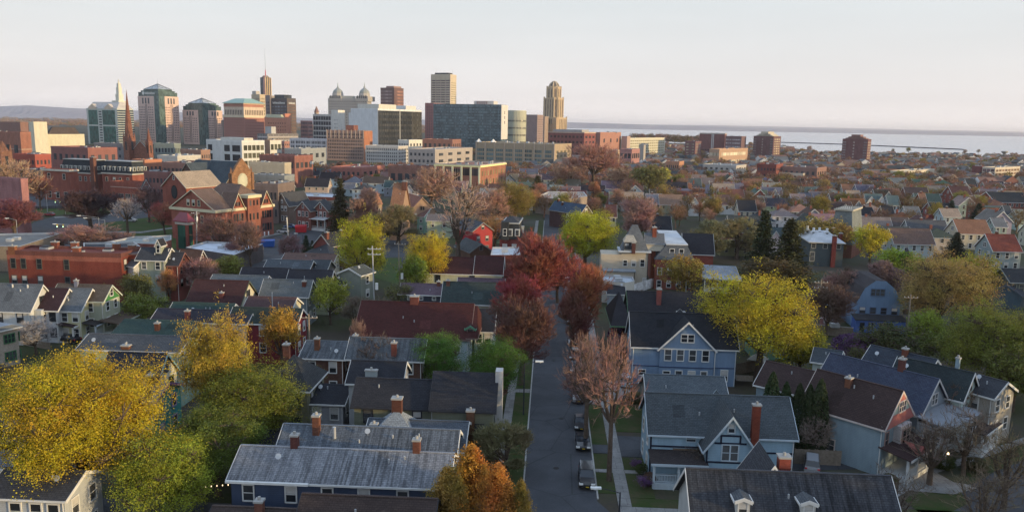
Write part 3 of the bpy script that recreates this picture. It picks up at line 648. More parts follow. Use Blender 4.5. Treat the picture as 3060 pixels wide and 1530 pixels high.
# ---------------------------------------------------------------- houses near the viewer (pixels of ridge ends, eave)
WH = (.62, .62, .60); DK = (.03, .032, .04); GR1 = (.075, .082, .095); GR2 = (.13, .138, .15); BK = (.034, .036, .044); MAR = (.062, .024, .024); GN = (.034, .058, .056); BR = (.10, .065, .05)
def porch(b, x0, x1, y0, y1, z0, zt, side='n', posts=3, rail=True, rcol=None, pcol=WH, floor=.5, gable_=0, key='porch'):
    """open porch: floor, shed roof, posts, rails; local box x0..x1, y0..y1; roof falls from zt+0.7 to zt away from the wall"""
    f = MB(); f.box(x0, x1, y0, y1, 0, floor, 'siding'); fo = f.build('porch', b.r, pcol)
    r_ = MB(); t = .18; e = .3
    hi = zt + .5; P = [(x0 - e, y0 - e), (x1 + e, y0 - e), (x1 + e, y1 + e * 0), (x0 - e, y1)]
    zz = {'n': (zt, zt, hi, hi), 'r': (hi, zt, zt, hi), 'l': (zt, hi, hi, zt)}[side]
    r_.hexa([(p[0], p[1], q) for p, q in zip(P, zz)], [(p[0], p[1], q + t) for p, q in zip(P, zz)], 'shingle'); r_.build('porch_roof', fo, rcol or BR)
    if side == 'n': pts = [(x0 + .15 + (x1 - x0 - .3) * i / (posts - 1), y0 + .15) for i in range(posts)]
    elif side == 'r': pts = [(x1 - .15, y0 + .15 + (y1 - y0 - .3) * i / (posts - 1)) for i in range(posts)]
    else: pts = [(x0 + .15, y0 + .15 + (y1 - y0 - .3) * i / (posts - 1)) for i in range(posts)]
    for x, y in pts:
        q = MB(); q.box(x - .13, x + .13, y - .13, y + .13, floor, zt, 'trim'); q.build('post', fo, pcol)
    q = MB()
    for (x, y), (u, v) in zip(pts[:-1], pts[1:]):
        n = max(3, int((abs(u - x) + abs(v - y)) / .28))
        q.box(min(x, u) - .03, max(x, u) + .03, min(y, v) - .03, max(y, v) + .03, floor + .88, floor + .95, 'trim'); q.box(min(x, u) - .03, max(x, u) + .03, min(y, v) - .03, max(y, v) + .03, floor + .12, floor + .18, 'trim')
        for i in range(1, n): s = i / n; q.box(x + (u - x) * s - .025, x + (u - x) * s + .025, y + (v - y) * s - .025, y + (v - y) * s + .025, floor + .18, floor + .88, 'trim')
    if rail: q.build('railing', fo, pcol)
    q = MB(); q.box(x0 - e, x1 + e, y0 - e - .08, y0 - e - .01, zt - .12, zt + .16, 'trim') if side == 'n' else q.box(x1 + e + .01, x1 + e + .08, y0 - e, y1, zt - .12, zt + .16, 'trim') if side == 'r' else q.box(x0 - e - .08, x0 - e - .01, y0 - e, y1, zt - .12, zt + .16, 'trim')
    q.build('fascia', fo, pcol); return fo
def xgable(b, x, w, ze, zr, front, depth_back, wm='siding', rm='shingle', base=0.0, og=.35, oe=.35):
    """cross gable facing the viewer at local x, its front wall at y = front"""
    gable(b, 0, depth_back, w / 2, ze, zr, og, oe, TX((x, front, 0)) @ RZ(R(90)), base, wm, rm)
# --- left block, seen from the front backwards
def ex(b):
    L_, h = b.L, b.hw
    q = MB(); zo = b.ze - (b.zr - b.ze) / h * .38; q.box(-.3, L_ * .37, -h - .72, -h - .46, zo - .12, zo + .10, 'white_trim'); q.build('gutter', b.r)
    q = MB(); q.box(1.2, 1.9, -1.1, -.6, b.zr - 1.6, b.zr - .55, 'galvanised'); q.build('roof_hatch', b.r)
house('long_house', 'long house under a pale grey roof with dark rain streaks, blue siding, nearest the bottom edge', (717, 1343), (1352, 1338), (1294, 1449), 8.0, 3.9, (.05, .075, .135), (.235, .245, .265), WH, rm='shingle_stained', near=[.08, .28, .45, .62, .8], storeys=2, chim=[(.245, .1, 1.35), (.835, .1, 1.35)], extra=ex, vents=2)
house('long_house', 'long house with grey weathered shingles and white stack, just behind the streaked pale roof', (852, 1271), (1367, 1277), (860, 1349), 8.1, 3.7, (.09, .10, .12), (.135, .155, .18), WH, rm='shingle_stained', chim=[(.19, -.9, 2.0), (.5, 1.2, .6)], extra=lambda b: MB().cyl(b.L * .305, -1.6, b.ze + 1, b.zr + .45, .17, .17, 'galvanised', 8).build('flue', b.r), vents=3)
def ex(b):
    x = b.L * .27; q = b.mb('cupola_roof'); z0 = b.zr - 1.6; z1 = b.zr + 1.25
    A = [(x - 3.1, -3.1, z0), (x + 3.1, -3.1, z0), (x + 3.1, 2.6, z0), (x - 3.1, 2.6, z0)]
    for k in range(4): q.face([A[k], A[(k + 1) % 4], (x, 0, z1)], 'shingle')
    b.p.pop('cupola_roof').build('roof', b.r, (.26, .29, .31)); b.chimney(x, .1, z1 - .6, z1 + 1.3, 1.1, .9)
house('grey_house', 'low dark grey house with a pale pyramid roof and broad brick chimney behind two long roofs', (1110, 1250), (1393, 1257), (1110, 1330), 6.6, 3.8, (.14, .15, .12), (.085, .10, .12), WH, extra=ex, vents=0)
def ex(b):
    x0 = b.L - 7.6; h = b.hw
    gable(b, b.L + .03, b.L + 7.2, h + .75, b.ze + .25, b.zr + 1.15, wm='siding')
    for x in (2.6, 5.6): b.win(b.L + x, -h - .76, b.ze - 3.2, R(180), .9, 1.4, '', DK)
    for z in (1.2, 4.2): b.win(b.L + 7.21, 0, z, R(-90), 1.0, 1.5, '')
    b.chimney(b.L + 4.6, -h - 1.2, .0, b.ze + .2, .9, .8, (.16, .06, .04))
    q = MB(); q.box(b.L + 7.25, b.L + 8.1, -1.0, .6, 0, b.zr + 1.6, 'plaster'); q.build('chimney', b.r, (.42, .42, .42))
house('olive_house', 'olive green clapboard house with near black roofs and dark window frames behind the grey roofs', (1072, 1129), (1305, 1132), (1060, 1205), 9.2, 4.2, (.17, .18, .125), BK, DK, near=[.18, .52, .8], wcol=DK, storeys=2, chim=(), extra=ex)
def ex(b): b.chimney(b.L * .42, -2.2, b.zr - 3.0, b.zr - .5, 1.5, .5, (.6, .6, .6), True)
house('dark_roofed_house', 'white house with a near black roof and a square white chimney, behind the olive house', (1057, 1076), (1209, 1079), (1051, 1138), 9.4, 4.0, (.42, .44, .46), BK, WH, extra=ex)
# hip-roofed olive house at left
a = G(820, 1169, 6.2); c = G(918, 1166, 6.2); d_ = G(964, 1112, 6.2)
def hipbox(name, label, near_l, near_r, far_r, ze, zr, wall, roof, trim=WH, wm='siding', rm='shingle', inset=None, flat=None, levels=(1.0, 3.9), n1=3, n2=3, ww=.95, wh=1.6, wkind='', base=0, cat='house', ang=None, group=None, chim=(), oe=.45, done=True, wcol=None):
    A, C, E = G(*near_l, ze), G(*near_r, ze), G(*far_r, ze); an = math.atan2(C[1] - A[1], C[0] - A[0]) if ang is None else ang
    n = np.array((-math.sin(an), math.cos(an), 0)); u = np.array((math.cos(an), math.sin(an), 0)); Lx = float((C - A) @ u); Ly = abs(float((E - C) @ n))
    o = C - u * Lx; b = B(name, label, cat, (o[0], o[1], 0), an, group); b.tc = trim; b.L, b.D, b.ze, b.zr = Lx, Ly, ze, zr
    b.mb('wall').box(0, Lx, 0, Ly, 0, ze - .1, wm); HL[label] = ('hip', round(an * 57.3, 1), round(Lx, 1), round(Ly, 1), round(o[1]))
    if roof is not None: hiproof(b, 0, Lx, 0, Ly, ze, zr, inset, oe, rm, flat)
    for z in levels:
        for i in range(n1): b.win(Lx * (i + .5) / n1, -.003, z, R(180), ww, wh, wkind, wcol or trim)
        for i in range(n2): b.win(Lx + .003, Ly * (i + .5) / n2, z, R(-90), ww, wh, wkind, wcol or trim)
    for x, y, zt in chim: b.chimney(Lx * x, Ly * y, ze - .5, zt, .8, .8)
    HOUSES.append((o + u * 0 + n * Ly / 2, an, Lx, Ly / 2, zr, label, b.r)); b.wall, b.roof_ = wall, roof or (.1, .1, .1)
    if done: b.done({'wall': wall, 'roof': b.roof_, 'trim': trim})
    return b
hipbox('hip_roof_house', 'olive house with a dark pointed hip roof right of the big green tree', (778, 1169), (918, 1166), (964, 1112), 6.3, 9.8, (.19, .185, .12), (.055, .058, .06), WH, wcol=DK, n1=2, n2=2, chim=[(.2, .8, 10.6)], ang=SD)
house('low_shed', 'low black roofed shed left of the two long grey roofs', (700, 1283), (850, 1283), (700, 1341), 4.6, 3.4, (.08, .08, .085), BK, DK, near=1, storeys=1, vents=0, cat='shed')
house('back_extension', 'small pale grey house with a dark roof wedged between the olive houses', (945, 1145), (1045, 1150), (1030, 1194), 5.6, 3.6, (.33, .34, .37), BK, WH, near=2, storeys=1, vents=1)
def ex(b): b.chimney(-2.6, -1.2, .3, 5.4, .8, .6)
house('brown_roofed_house', 'house with a plain dark brown roof cut by the bottom edge, below the streaked roof', (908, 1482), (1300, 1480), None, 7.6, 4.6, (.05, .07, .12), (.058, .042, .038), DK, ze=4.6, near=4, storeys=1, vents=3)
house('lean_to_house', 'small brown lean-to roof with a leaning brick stack at the bottom edge', (640, 1516), (880, 1512), None, 5.0, 2.6, (.05, .07, .12), (.07, .052, .046), DK, ze=3.6, near=2, storeys=1, vents=0, chim=[(.62, -1, 1.8)])
# left part of the same block, further back
def ex(b):
    for x in (.22, .5, .8): b.win(b.L * x, -b.hw - .004, b.ze - 1.2, R(180), .6, .5)
house('purple_roofed_house', 'navy house with mottled purple shingles and three tiny square windows', (1203, 846), (1330, 848), (1201, 876), 7.0, 3.4, (.05, .06, .085), (.125, .085, .105), WH, near=0, extra=ex, chim=[(.86, -.5, .9)])
house('purple_roofed_house', 'strip of purple shingle roof seen behind the mossy green roof', (1372, 831), (1505, 830), None, 8.6, 3.0, (.35, .33, .28), (.13, .09, .11), WH, ze=6, near=2)
house('green_roofed_house', 'cream house with a dark mossy green roof left of the street', (1329, 842), (1503, 844), (1326, 902), 8.6, 4.0, (.42, .38, .28), (.045, .062, .06), WH, chim=[(.06, -.6, .9)])
def ex(b):
    q = b.L; gable(b, q * .665, q, b.hw + .1, b.ze + .1, b.zr + .5)
house('cream_house', 'cream clapboard house with a long maroon roof stepped up at its right end', (1265, 770), (1505, 767), (1260, 812), 9.0, 4.2, (.48, .49, .34), MAR, WH, near=[.2, .63, .85], wcol=DK, ww=1.0, wh=1.9, chim=(), extra=ex)
def ex(b):
    hiproof(b, b.L - .02, b.L + 1.2, -b.hw, b.hw, b.ze, b.zr - .3, .6, .3); dormer(b, b.L + .2, -b.hw * .82, b.ze - .1, 1.5, 1.4, 2.6, .5); flush(b, 'dormer', ['dormer_wall', 'dormer_roof', 'dormer_trim'], {'dormer_wall': (.10, .09, .08), 'dormer_roof': MAR, 'dormer_trim': (.10, .28, .17)})
house('maroon_roofed_house', 'large pale blue house with a broad plain maroon roof in the centre left', (1085, 899), (1412, 906), (1100, 1000), 10.4, 6.0, (.36, .45, .50), (.075, .024, .022), (.22, .15, .13), wcol=WH, chim=[(.47, .0, 1.1, 1.4)], storeys=2, extra=ex, vents=2)
house('black_roofed_house', 'house with a black roof edge between the maroon roof and the street trees', (1425, 922), (1478, 924), (1440, 985), 8.5, 4.0, (.36, .45, .50), BK, WH)
def ex(b):
    for x, y in ((.58, -1.2), (.55, -2.4)):
        q = MB(); sl = (b.zr - b.ze) / b.hw; z = b.zr - sl * -y; q.hexa([(b.L * x, y - .5, z - sl * .5 + .05), (b.L * x + .9, y - .5, z - sl * .5 + .05), (b.L * x + .9, y + .5, z + sl * .5 + .05), (b.L * x, y + .5, z + sl * .5 + .05)], [(b.L * x, y - .5, z - sl * .5 + .12), (b.L * x + .9, y - .5, z - sl * .5 + .12), (b.L * x + .9, y + .5, z + sl * .5 + .12), (b.L * x, y + .5, z + sl * .5 + .12)], 'glass'); q.build('skylight', b.r)
house('skylight_house', 'dark brick house with a weathered grey roof, two skylights and two brick chimneys', (1052, 1007), (1270, 1012), (1050, 1066), 8.6, 4.0, (.12, .06, .045), (.12, .135, .15), WH, wm='brick', rm='shingle_stained', chim=[(.62, -2.4, 1.9), (.02, 1.0, .8)], extra=ex)
house('skylight_wing', 'low grey roofed wing with a brick chimney joined left of the skylight house', (922, 1017), (1046, 1019), (930, 1066), 7.6, 3.8, (.12, .06, .045), (.12, .135, .15), WH, wm='brick', rm='shingle_stained', chim=[(.3, -2.0, 1.7)])
house('gravel_roofed_house', 'blue grey house with a speckled grey roof and red chimney', (793, 833), (931, 836), (759, 878), 8.8, 4.3, (.20, .24, .25), (.13, .145, .15), WH, chim=[(.88, -1.0, .9)])
house('gravel_roofed_wing', 'speckled grey roof joined left of the red chimney house', (640, 820), (800, 823), (700, 868), 8.4, 4.3, (.20, .24, .25), (.13, .145, .15), WH)
house('navy_roofed_house', 'house with a plain near black roof left of another joined near black roof', (728, 798), (868, 801), (720, 838), 8.8, 4.0, (.25, .25, .22), (.038, .038, .047), WH)
house('navy_roofed_house', 'pale green gabled house whose near black roof adjoins the spring green tree', (869, 804), (993, 807), (862, 846), 9.0, 4.0, (.42, .45, .30), (.038, .038, .047), WH)
house('slate_roofed_house', 'blue grey roofed house with a brown gable end below the brick car park wall', (802, 776), (934, 778), (790, 800), 8.0, 3.8, (.16, .10, .08), (.085, .10, .115), WH)
house('slate_roofed_wing', 'flat looking dark grey roof with one small vent beside the brown gable', (938, 776), (985, 778), (975, 812), 7.6, 4, (.2, .2, .2), (.075, .088, .10), WH, storeys=1)
house('brown_shingle_house', 'house with a dusty brown roof and cream gable beside the parking lot corner', (854, 756), (1006, 758), (860, 775), 8.0, 3.6, (.5, .47, .38), (.155, .095, .08), WH)
house('bay_house', 'tan house with a small black hip porch roof by the pole with a grey transformer', (1004, 822), (1040, 824), (1000, 838), 7.4, 3.4, (.36, .29, .2), BK, WH, storeys=2, near=1)
house('narrow_gable_house', 'narrow grey green house with one tall thin gable beside the transformer pole', (1045, 800), (1083, 790), (1050, 822), 9.6, 3.2, (.20, .225, .19), (.09, .10, .09), WH, near=1)
house('maroon_shingle_house', 'cream gabled house with a dark maroon roof and small brick flue', (585, 835), (741, 838), (576, 904), 9.4, 4.4, (.55, .53, .42), (.068, .03, .03), (.07, .09, .06), wcol=DK, chim=[(.62, -3.2, .9)])
house('maroon_shingle_house', 'low cream gabled house under a faded maroon roof with a tall thin pipe', (747, 885), (883, 888), (745, 926), 7.6, 3.4, (.55, .53, .42), (.10, .058, .058), WH, near=2, extra=lambda b: MB().cyl(b.L * .6, -2.6, b.ze, b.zr + 1.4, .1, .1, 'galvanised', 6).build('flue', b.r))
house('navy_shingle_house', 'long house with a midnight blue roof, its grey gable behind the orange tinged tree', (477, 921), (754, 928), (460, 955), 8.4, 4.6, (.34, .33, .36), (.042, .042, .056), WH, chim=[(.37, -2.4, 1.5)])
house('red_gable_house', 'dark red house with white framed windows under a black green roof', (700, 918), (902, 920), (775, 962), 8.9, 3.9, (.20, .02, .032), (.035, .05, .045), WH, near=1)
house('green_shingle_house', 'house with a flat green roof and a small pale chimney left of the budding tree', (376, 954), (590, 958), (349, 994), 7.4, 4.0, (.2, .3, .22), (.04, .072, .065), DK, chim=[(.56, -2.8, 1.2)])
house('green_shingle_wing', 'thin strip of green roof with three dark vents behind the midnight blue roof', (521, 903), (700, 906), None, 8.2, 3.6, (.2, .3, .22), (.04, .072, .065), WH, ze=6, vents=3)
def ex(b):
    q = b.mb('roof'); 
    b.chimney(b.L * .47, -3.1, b.ze, b.zr - .6, 1.1, .7)
house('speckled_roof_house', 'big mint gabled house with a speckled charcoal roof behind the yellow tree', (271, 997), (566, 1003), (242, 1036), 9.4, 5.4, (.30, .45, .36), (.082, .09, .10), WH, extra=ex)
house('cream_gable_house', 'cream gabled house with turquoise trim and a navy roof beside the yellow tree', (330, 1051), (495, 1054), (434, 1136), 9.8, 4.6, (.55, .54, .44), (.040, .043, .056), (.20, .38, .42), wcol=DK, vents=2)
house('teal_gable_house', 'small teal gabled house with purple trim and a grey blue roof by the yellow tree', (400, 1138), (497, 1143), (434, 1198), 7.4, 3.4, (.035, .30, .28), (.155, .17, .20), (.22, .09, .26), wcol=(.4, .3, .45), chim=[(.6, -.6, 1.4)])
house('corner_house', 'dark teal house with grey blue shingles at the left edge behind the yellow tree', (-130, 1222), (120, 1222), (60, 1388), 9.6, 4.8, (.05, .095, .11), (.15, .165, .20), WH, near=[.5, .72, .9])
house('siding_house', 'white clapboard house at the bottom left under the yellow tree crown', (20, 1400), (250, 1402), (60, 1466), 7.6, 4.0, (.40, .43, .46), (.06, .062, .07), WH, near=[.35, .62, .85])
def ex(b): porch(b, b.L * .1, b.L * .9, -b.hw - 2.2, -b.hw, 0, 3.0, posts=4)
# row of front gables facing the left street
def ex(b):
    q = MB(); q.box(b.L + .03, b.L + 1.3, -2.6, -.4, 0, b.ze - .3, 'siding'); q.build('bay', b.r, (.5, .52, .52))
    for z in (.8, 3.7): b.win(b.L + 1.304, -1.5, z, R(-90), 1.3, 1.5, 'double')
    for x in (.3, .55, .8): b.vent(b.L * x, -.5, b.zr - .3, .3, .16)
    st = MB(); [st.box(b.L + .1 + i * .3, b.L + .4 + i * .3, 2.0, 3.4, 0, 1.5 - i * .25, 'concrete') for i in range(6)]; st.build('steps', b.r)
house('white_gable_house', 'white house with a grey roof and a sunken attic window, leftmost of the gabled row', (-60, 846), (127, 849), (97, 926), 10.2, 4.4, (.52, .54, .55), (.135, .15, .165), WH, wcol=DK, extra=ex)
def ex(b):
    porch(b, b.L + .02, b.L + 2.6, -3.3, 3.0, 0, 2.9, 'r', 3, True, (.05, .03, .03), floor=1.1)
house('white_gable_house', 'white gabled house with a plum roof and brown porch roof, second in the row', (141, 861), (204, 861), (160, 922), 9.2, 3.6, (.55, .56, .58), (.055, .03, .035), WH, wcol=DK, extra=ex)
def ex(b): porch(b, b.L + .02, b.L + 2.4, -3.2, 3.0, 0, 2.9, 'r', 3, True, (.05, .045, .045), (.4, .45, .5), floor=1.1)
house('yellow_gable_house', 'pale yellow gabled house with a blue grey roof, third in the row', (207, 861), (272, 862), (250, 925), 9.0, 3.6, (.55, .52, .30), (.13, .15, .17), WH, extra=ex)
def ex(b): q = MB(); q.face([(b.L + .05, -b.hw, b.ze - .5), (b.L + .05, b.hw, b.ze - .5), (b.L + .05, 0, b.zr - .5)], 'siding'); q.build('gable_panel', b.r, (.05, .21, .06)); b.win(b.L + .06, 0, b.ze + .2, R(-90), .9, 1.3, '', WH); porch(b, b.L + .02, b.L + 3.2, -3.8, 3.6, 0, 3.0, 'r', 4, True, (.10, .07, .05), (.40, .43, .36), floor=1.3); b.chimney(b.L * .35, -.3, b.zr - 1, b.zr + .8, .6, .6, (.3, .3, .3), True)
house('green_gable_house', 'house with a vivid green gable, brown roof and open porch, rightmost of the gabled row', (175, 848), (333, 850), (317, 896), 9.4, 4.2, (.34, .36, .27), (.11, .088, .07), (.45, .5, .42), wcol=WH, extra=ex)
hipbox('porch_house', 'tan brick house with green framed windows and a flat porch roof at the left edge', (-60, 1000), (52, 975), (64, 960), 6.2, 6.9, (.36, .31, .25), (.26, .29, .33), WH, wm='brick', n1=2, n2=2, ww=1.6, wh=1.3, wkind='triple', wcol=(.04, .14, .06), flat=2, rm='flat_roof')
# --- right of the street
def sp(a, b, z): return PX((*S(a, b), z))
NV = (.012, .018, .04)
def timber(b, pts, w=.2):
    q = MB()
    for (x0, z0, x1, z1, y) in pts:
        if abs(z1 - z0) < .01: q.box(x0, x1, y - .06, y - .004, z0 - w / 2, z0 + w / 2, 'trim')
        elif abs(x1 - x0) < .01: q.box(x0 - w / 2, x0 + w / 2, y - .06, y - .004, z0, z1, 'trim')
    q.build('timber', b.r, NV)
def ex(b):
    h = b.hw; x = 8.5; xgable(b, x, 5.2, 5.3, 8.9, -h - 2.3, 8.0, og=.45, oe=.45)
    f = -h - 2.303; b.win(x, f, 3.65, R(180), 1.7, 1.75, 'double'); b.win(x, f, 6.9, R(180), .62, .95, ''); b.win(x, f, .5, R(180), 1.6, 1.7, 'double')
    timber(b, [(x - 2.6, 3.38, x + 2.6, 3.38, f), (x - 2.6, 2.42, x + 2.6, 2.42, f), (x - 1.75, 5.6, x + 1.75, 5.6, f), (x - 1.1, 6.5, x + 1.1, 6.5, f), (x - 1.05, 5.6, x - 1.05, 6.5, f), (x + 1.05, 5.6, x + 1.05, 6.5, f), (x - 2.52, 0, x - 2.52, 5.2, f), (x + 2.52, 0, x + 2.52, 5.2, f)])
    timber(b, [(0, 4.05, 5.7, 4.05, -h), (0.08, 0, .08, 5.6, -h), (11.3, 3.7, b.L, 3.7, -h), (11.3, 1.9, b.L, 1.9, -h), (12.4, 1.9, 12.4, 3.7, -h), (15.0, 1.9, 15.0, 3.7, -h)])
    q = MB(); q.box(2.6, 5.6, -h - .09, -h - .004, 3.6, 3.85, 'wood'); q.build('bare_board', b.r)
    porch(b, .1, 5.85, -h - 2.6, -h - .01, 0, 3.0, posts=3, rcol=(.05, .042, .042), pcol=(.42, .5, .56), floor=.75)
    b.chimney(11.6, -h - .4, .0, 9.6, .85, .6, (.30, .055, .04)); b.win(4.6, -h - .004, 4.75, R(180), 1.0, .55, 'plain')
    q = MB(); z = b.zr - (b.zr - b.ze) * .62; q.hexa([(14.2, -2.9, z - .5), (14.9, -2.9, z - .5), (14.9, -2.0, z + .1), (14.2, -2.0, z + .1)], [(14.2, -2.9, z - .35), (14.9, -2.9, z - .35), (14.9, -2.0, z + .25), (14.2, -2.0, z + .25)], 'glass'); q.build('skylight', b.r)
house('timbered_house', 'light blue house with dark navy timber strips, steep front gable and tall red chimney', sp(12.2, 90.2, 9.0), sp(28.4, 90.2, 9.0), None, 9.0, 4.1, (.27, .41, .52), (.07, .085, .095), (.42, .50, .56), ze=5.8, near=0, endr=None, endl='gable', storeys=2, wcol=WH, extra=ex, vents=2)
def ex(b):
    for x in (.235, .56):
        xx = b.L * x; q = b.mb('dormer_wall'); dormer(b, xx, -b.hw * .60, b.zr - (b.zr - b.ze) * .72, 1.25, 1.75, 2.6, .25, wm='plaster', kind='blind'); flush(b, 'dormer', ['dormer_wall', 'dormer_roof', 'dormer_trim'], {'dormer_wall': (.50, .50, .47), 'dormer_roof': (.10, .11, .12), 'dormer_trim': WH})
    xgable(b, b.L * .435, 4.6, 6.0, 9.5, .5, 5.0); b.chimney(b.L * .505, 1.6, 7.2, 9.9, 1.05, .9, (.30, .065, .04))
house('dormered_house', 'dark shingled house with two small white dormers at the bottom right edge', sp(13.7, 69.4, 9.0), sp(31.3, 69.4, 9.0), None, 9.0, 5.2, (.48, .50, .50), (.058, .062, .072), WH, ze=4.6, near=2, og=.5, extra=ex, rm='shingle_stained', vents=1)
house('garage_building', 'low building with a plain grey blue roof between the blue and the timbered houses', sp(14.0, 106, 6.2), sp(24.4, 106, 6.2), None, 6.2, 5.0, (.20, .20, .17), (.095, .115, .13), WH, ze=3.4, near=1, storeys=1)
def ex(b):
    h = b.hw; L_ = b.L; x = L_ * .52; xgable(b, x, 8.4, 6.2, 10.4, -h - .35, 8, og=.4, oe=.35)
    for q in (-2.9, -1.0, .9, 2.9): b.win(x + q, -h - .354, 4.1, R(180), .95, 1.7, '')
    b.win(x, -h - .354, 7.1, R(180), 1.9, 1.15, 'double')
    for q, w, hh, z in ((-3.0, 1.0, .8, 1.5), (-1.1, .95, 1.6, .8), (.9, .95, 1.6, .8), (2.8, .85, 1.6, .8)): b.win(x + q, -h - .354, z, R(180), w, hh, '')
    b.win(L_ - 1.7, -h - .004, .9, R(180), .95, 1.7, ''); b.win(1.6, -h - .004, 1.5, R(180), 1.0, .8, '')
    q = MB(); q.box(0, x - 4.2, -h - .10, -h - .003, 2.95, 3.05, 'trim'); q.box(x + 4.2, L_, -h - .10, -h - .003, 2.95, 3.05, 'trim'); q.box(x - 4.2, x + 4.2, -h - .45, -h - .36, 2.95, 3.05, 'trim'); q.build('band', b.r, (.02, .04, .12))
    q = MB(); q.tube((x + 4.35, -h - .5, 0), (x + 4.35, -h - .5, 6.1), .06, 'white_trim'); q.tube((.1, -h - .12, 0), (.1, -h - .12, 6.1), .06, 'white_trim'); q.build('downpipe', b.r)
    q = MB(); q.box(L_ + .3, L_ + 2.8, -h, -h + 2.5, 1.0, 1.15, 'deck'); q.box(L_ + .3, L_ + 2.8, -h - .05, -h, 1.1, 1.9, 'weathered_wood'); q.build('deck', b.r)
house('blue_house', 'big sky blue house with a wide front gable, white window frames and black roof, centre right', sp(13.6, 124.6, 10.6), sp(29.7, 124.6, 10.6), None, 10.6, 4.3, (.165, .255, .385), (.026, .029, .036), WH, ze=6.4, near=0, endr='gable', endl='gable', extra=ex, vents=1)
def ex(b):
    for cx, cy, h_, w_ in ((.33, -2.2, 2.6, .8), (.56, -4.6, .9, 1.4)): b.chimney(b.L * cx, cy, 6, b.zr - (b.zr - b.ze) / b.hw * abs(cy) + h_, w_, .8, (.26, .07, .05))
    q = b.mb('dormer_wall'); dormer(b, .6, -b.hw * .35, b.ze + .3, 1.8, 1.5, 3.2, .5); flush(b, 'dormer', ['dormer_wall', 'dormer_roof', 'dormer_trim'], {'dormer_wall': (.03, .10, .04), 'dormer_roof': BK, 'dormer_trim': (.05, .16, .07)})
    hiproof(b, -3.2, .0, -b.hw, b.hw, b.ze, b.zr - .2, 2.8, .3)
house('dark_roofed_house', 'green trimmed house with a huge near black roof right behind the sky blue house', sp(14.5, 139, 11.0), sp(30, 139, 11.0), None, 11.0, 6.6, (.20, .34, .34), (.032, .032, .038), (.10, .20, .10), ze=6.2, extra=ex)
house('green_cottage', 'small mint green house behind the redbud shrub left of the sky blue house', sp(12.0, 143, 6.6), sp(15.4, 143, 6.6), None, 6.6, 3, (.25, .42, .38), BK, WH, ze=4.8, near=1)
# gabled houses along the diagonal street at the lower right
def ex(b):
    h = b.hw; L_ = b.L
    q = MB(); q.x = TX((L_ + .02, 0, 0)) @ RZ(R(90)); 
    q.face([(-h - .2, -.36, b.ze - .45), (h + .2, -.36, b.ze - .45), (h * .62, -.37, b.ze + 1.0), (-h * .62, -.37, b.ze + 1.0)], 'siding'); q.face([(-h * .28, -.37, b.zr - 1.3), (h * .28, -.37, b.zr - 1.3), (0, -.37, b.zr - .35)], 'siding'); q.build('gable_panel', b.r, (.42, .13, .11))
    q = MB(); q.box(L_, L_ + .34, -h, h, b.ze - .5, b.ze - .3, 'siding'); q.face([(L_ + .34, -h - .1, b.ze - .3), (L_ + .34, h + .1, b.ze - .3), (L_ + .34, 0, b.zr - .35)], 'siding'); q.build('gable_wall', b.r, (.30, .40, .36))
    b.win(L_ + .38, 0, b.ze + 1.1, R(-90), 1.7, 1.15, 'triple'); b.win(L_ + .9, .6, b.ze - 2.9, R(-90), 2.0, 1.8, 'double', (.3, .2, .18)); b.win(L_ + .004, -h * .7, b.ze - 2.9, R(-90), .8, 1.8, '', (.3, .2, .18))
    q = MB(); q.box(L_, L_ + .88, -.8, 2.0, b.ze - 3.3, b.ze - .6, 'siding'); q.build('bay', b.r, (.45, .42, .42))
    porch(b, L_ + .02, L_ + 3.2, -h + .1, h + .6, 0, 3.0, 'r', 4, True, (.065, .038, .038), (.48, .50, .50), floor=.7)
    q = MB(); q.face([(L_ + 3.55, -1.6, 3.1), (L_ + 3.55, .2, 3.1), (L_ + 3.55, -.7, 4.0)], 'siding'); q.face([(L_ + 3.56, -1.8, 3.05), (L_ + 1.2, -.7, 4.1), (L_ + 3.56, -.7, 4.1)], 'shingle'); q.face([(L_ + 3.56, .4, 3.05), (L_ + 3.56, -.7, 4.1), (L_ + 1.2, -.7, 4.1)], 'shingle'); q.build('porch_gable', b.r, (.42, .13, .11))
    b.win(L_ * .40, -h - .004, 1.2, R(180), .9, 1.4, '')
house('pink_gable_house', 'blue grey house with a salmon pink gable, dark brown roof and white pillared porch', (2450, 1103), (2691, 1165), (2463, 1220), 9.8, 3.7, (.23, .31, .36), (.055, .036, .034), (.50, .42, .38), snap=False, near=0, endr=None, chim=[(.42, -.8, 1.0)], extra=ex, vents=2)
house('brown_wing_house', 'rear wing with a dark brown roof behind the row of evergreen columns', (2296, 1078), (2452, 1112), (2290, 1150), 7.8, 3.4, (.23, .31, .36), (.055, .036, .034), WH, snap=False, endr=None)
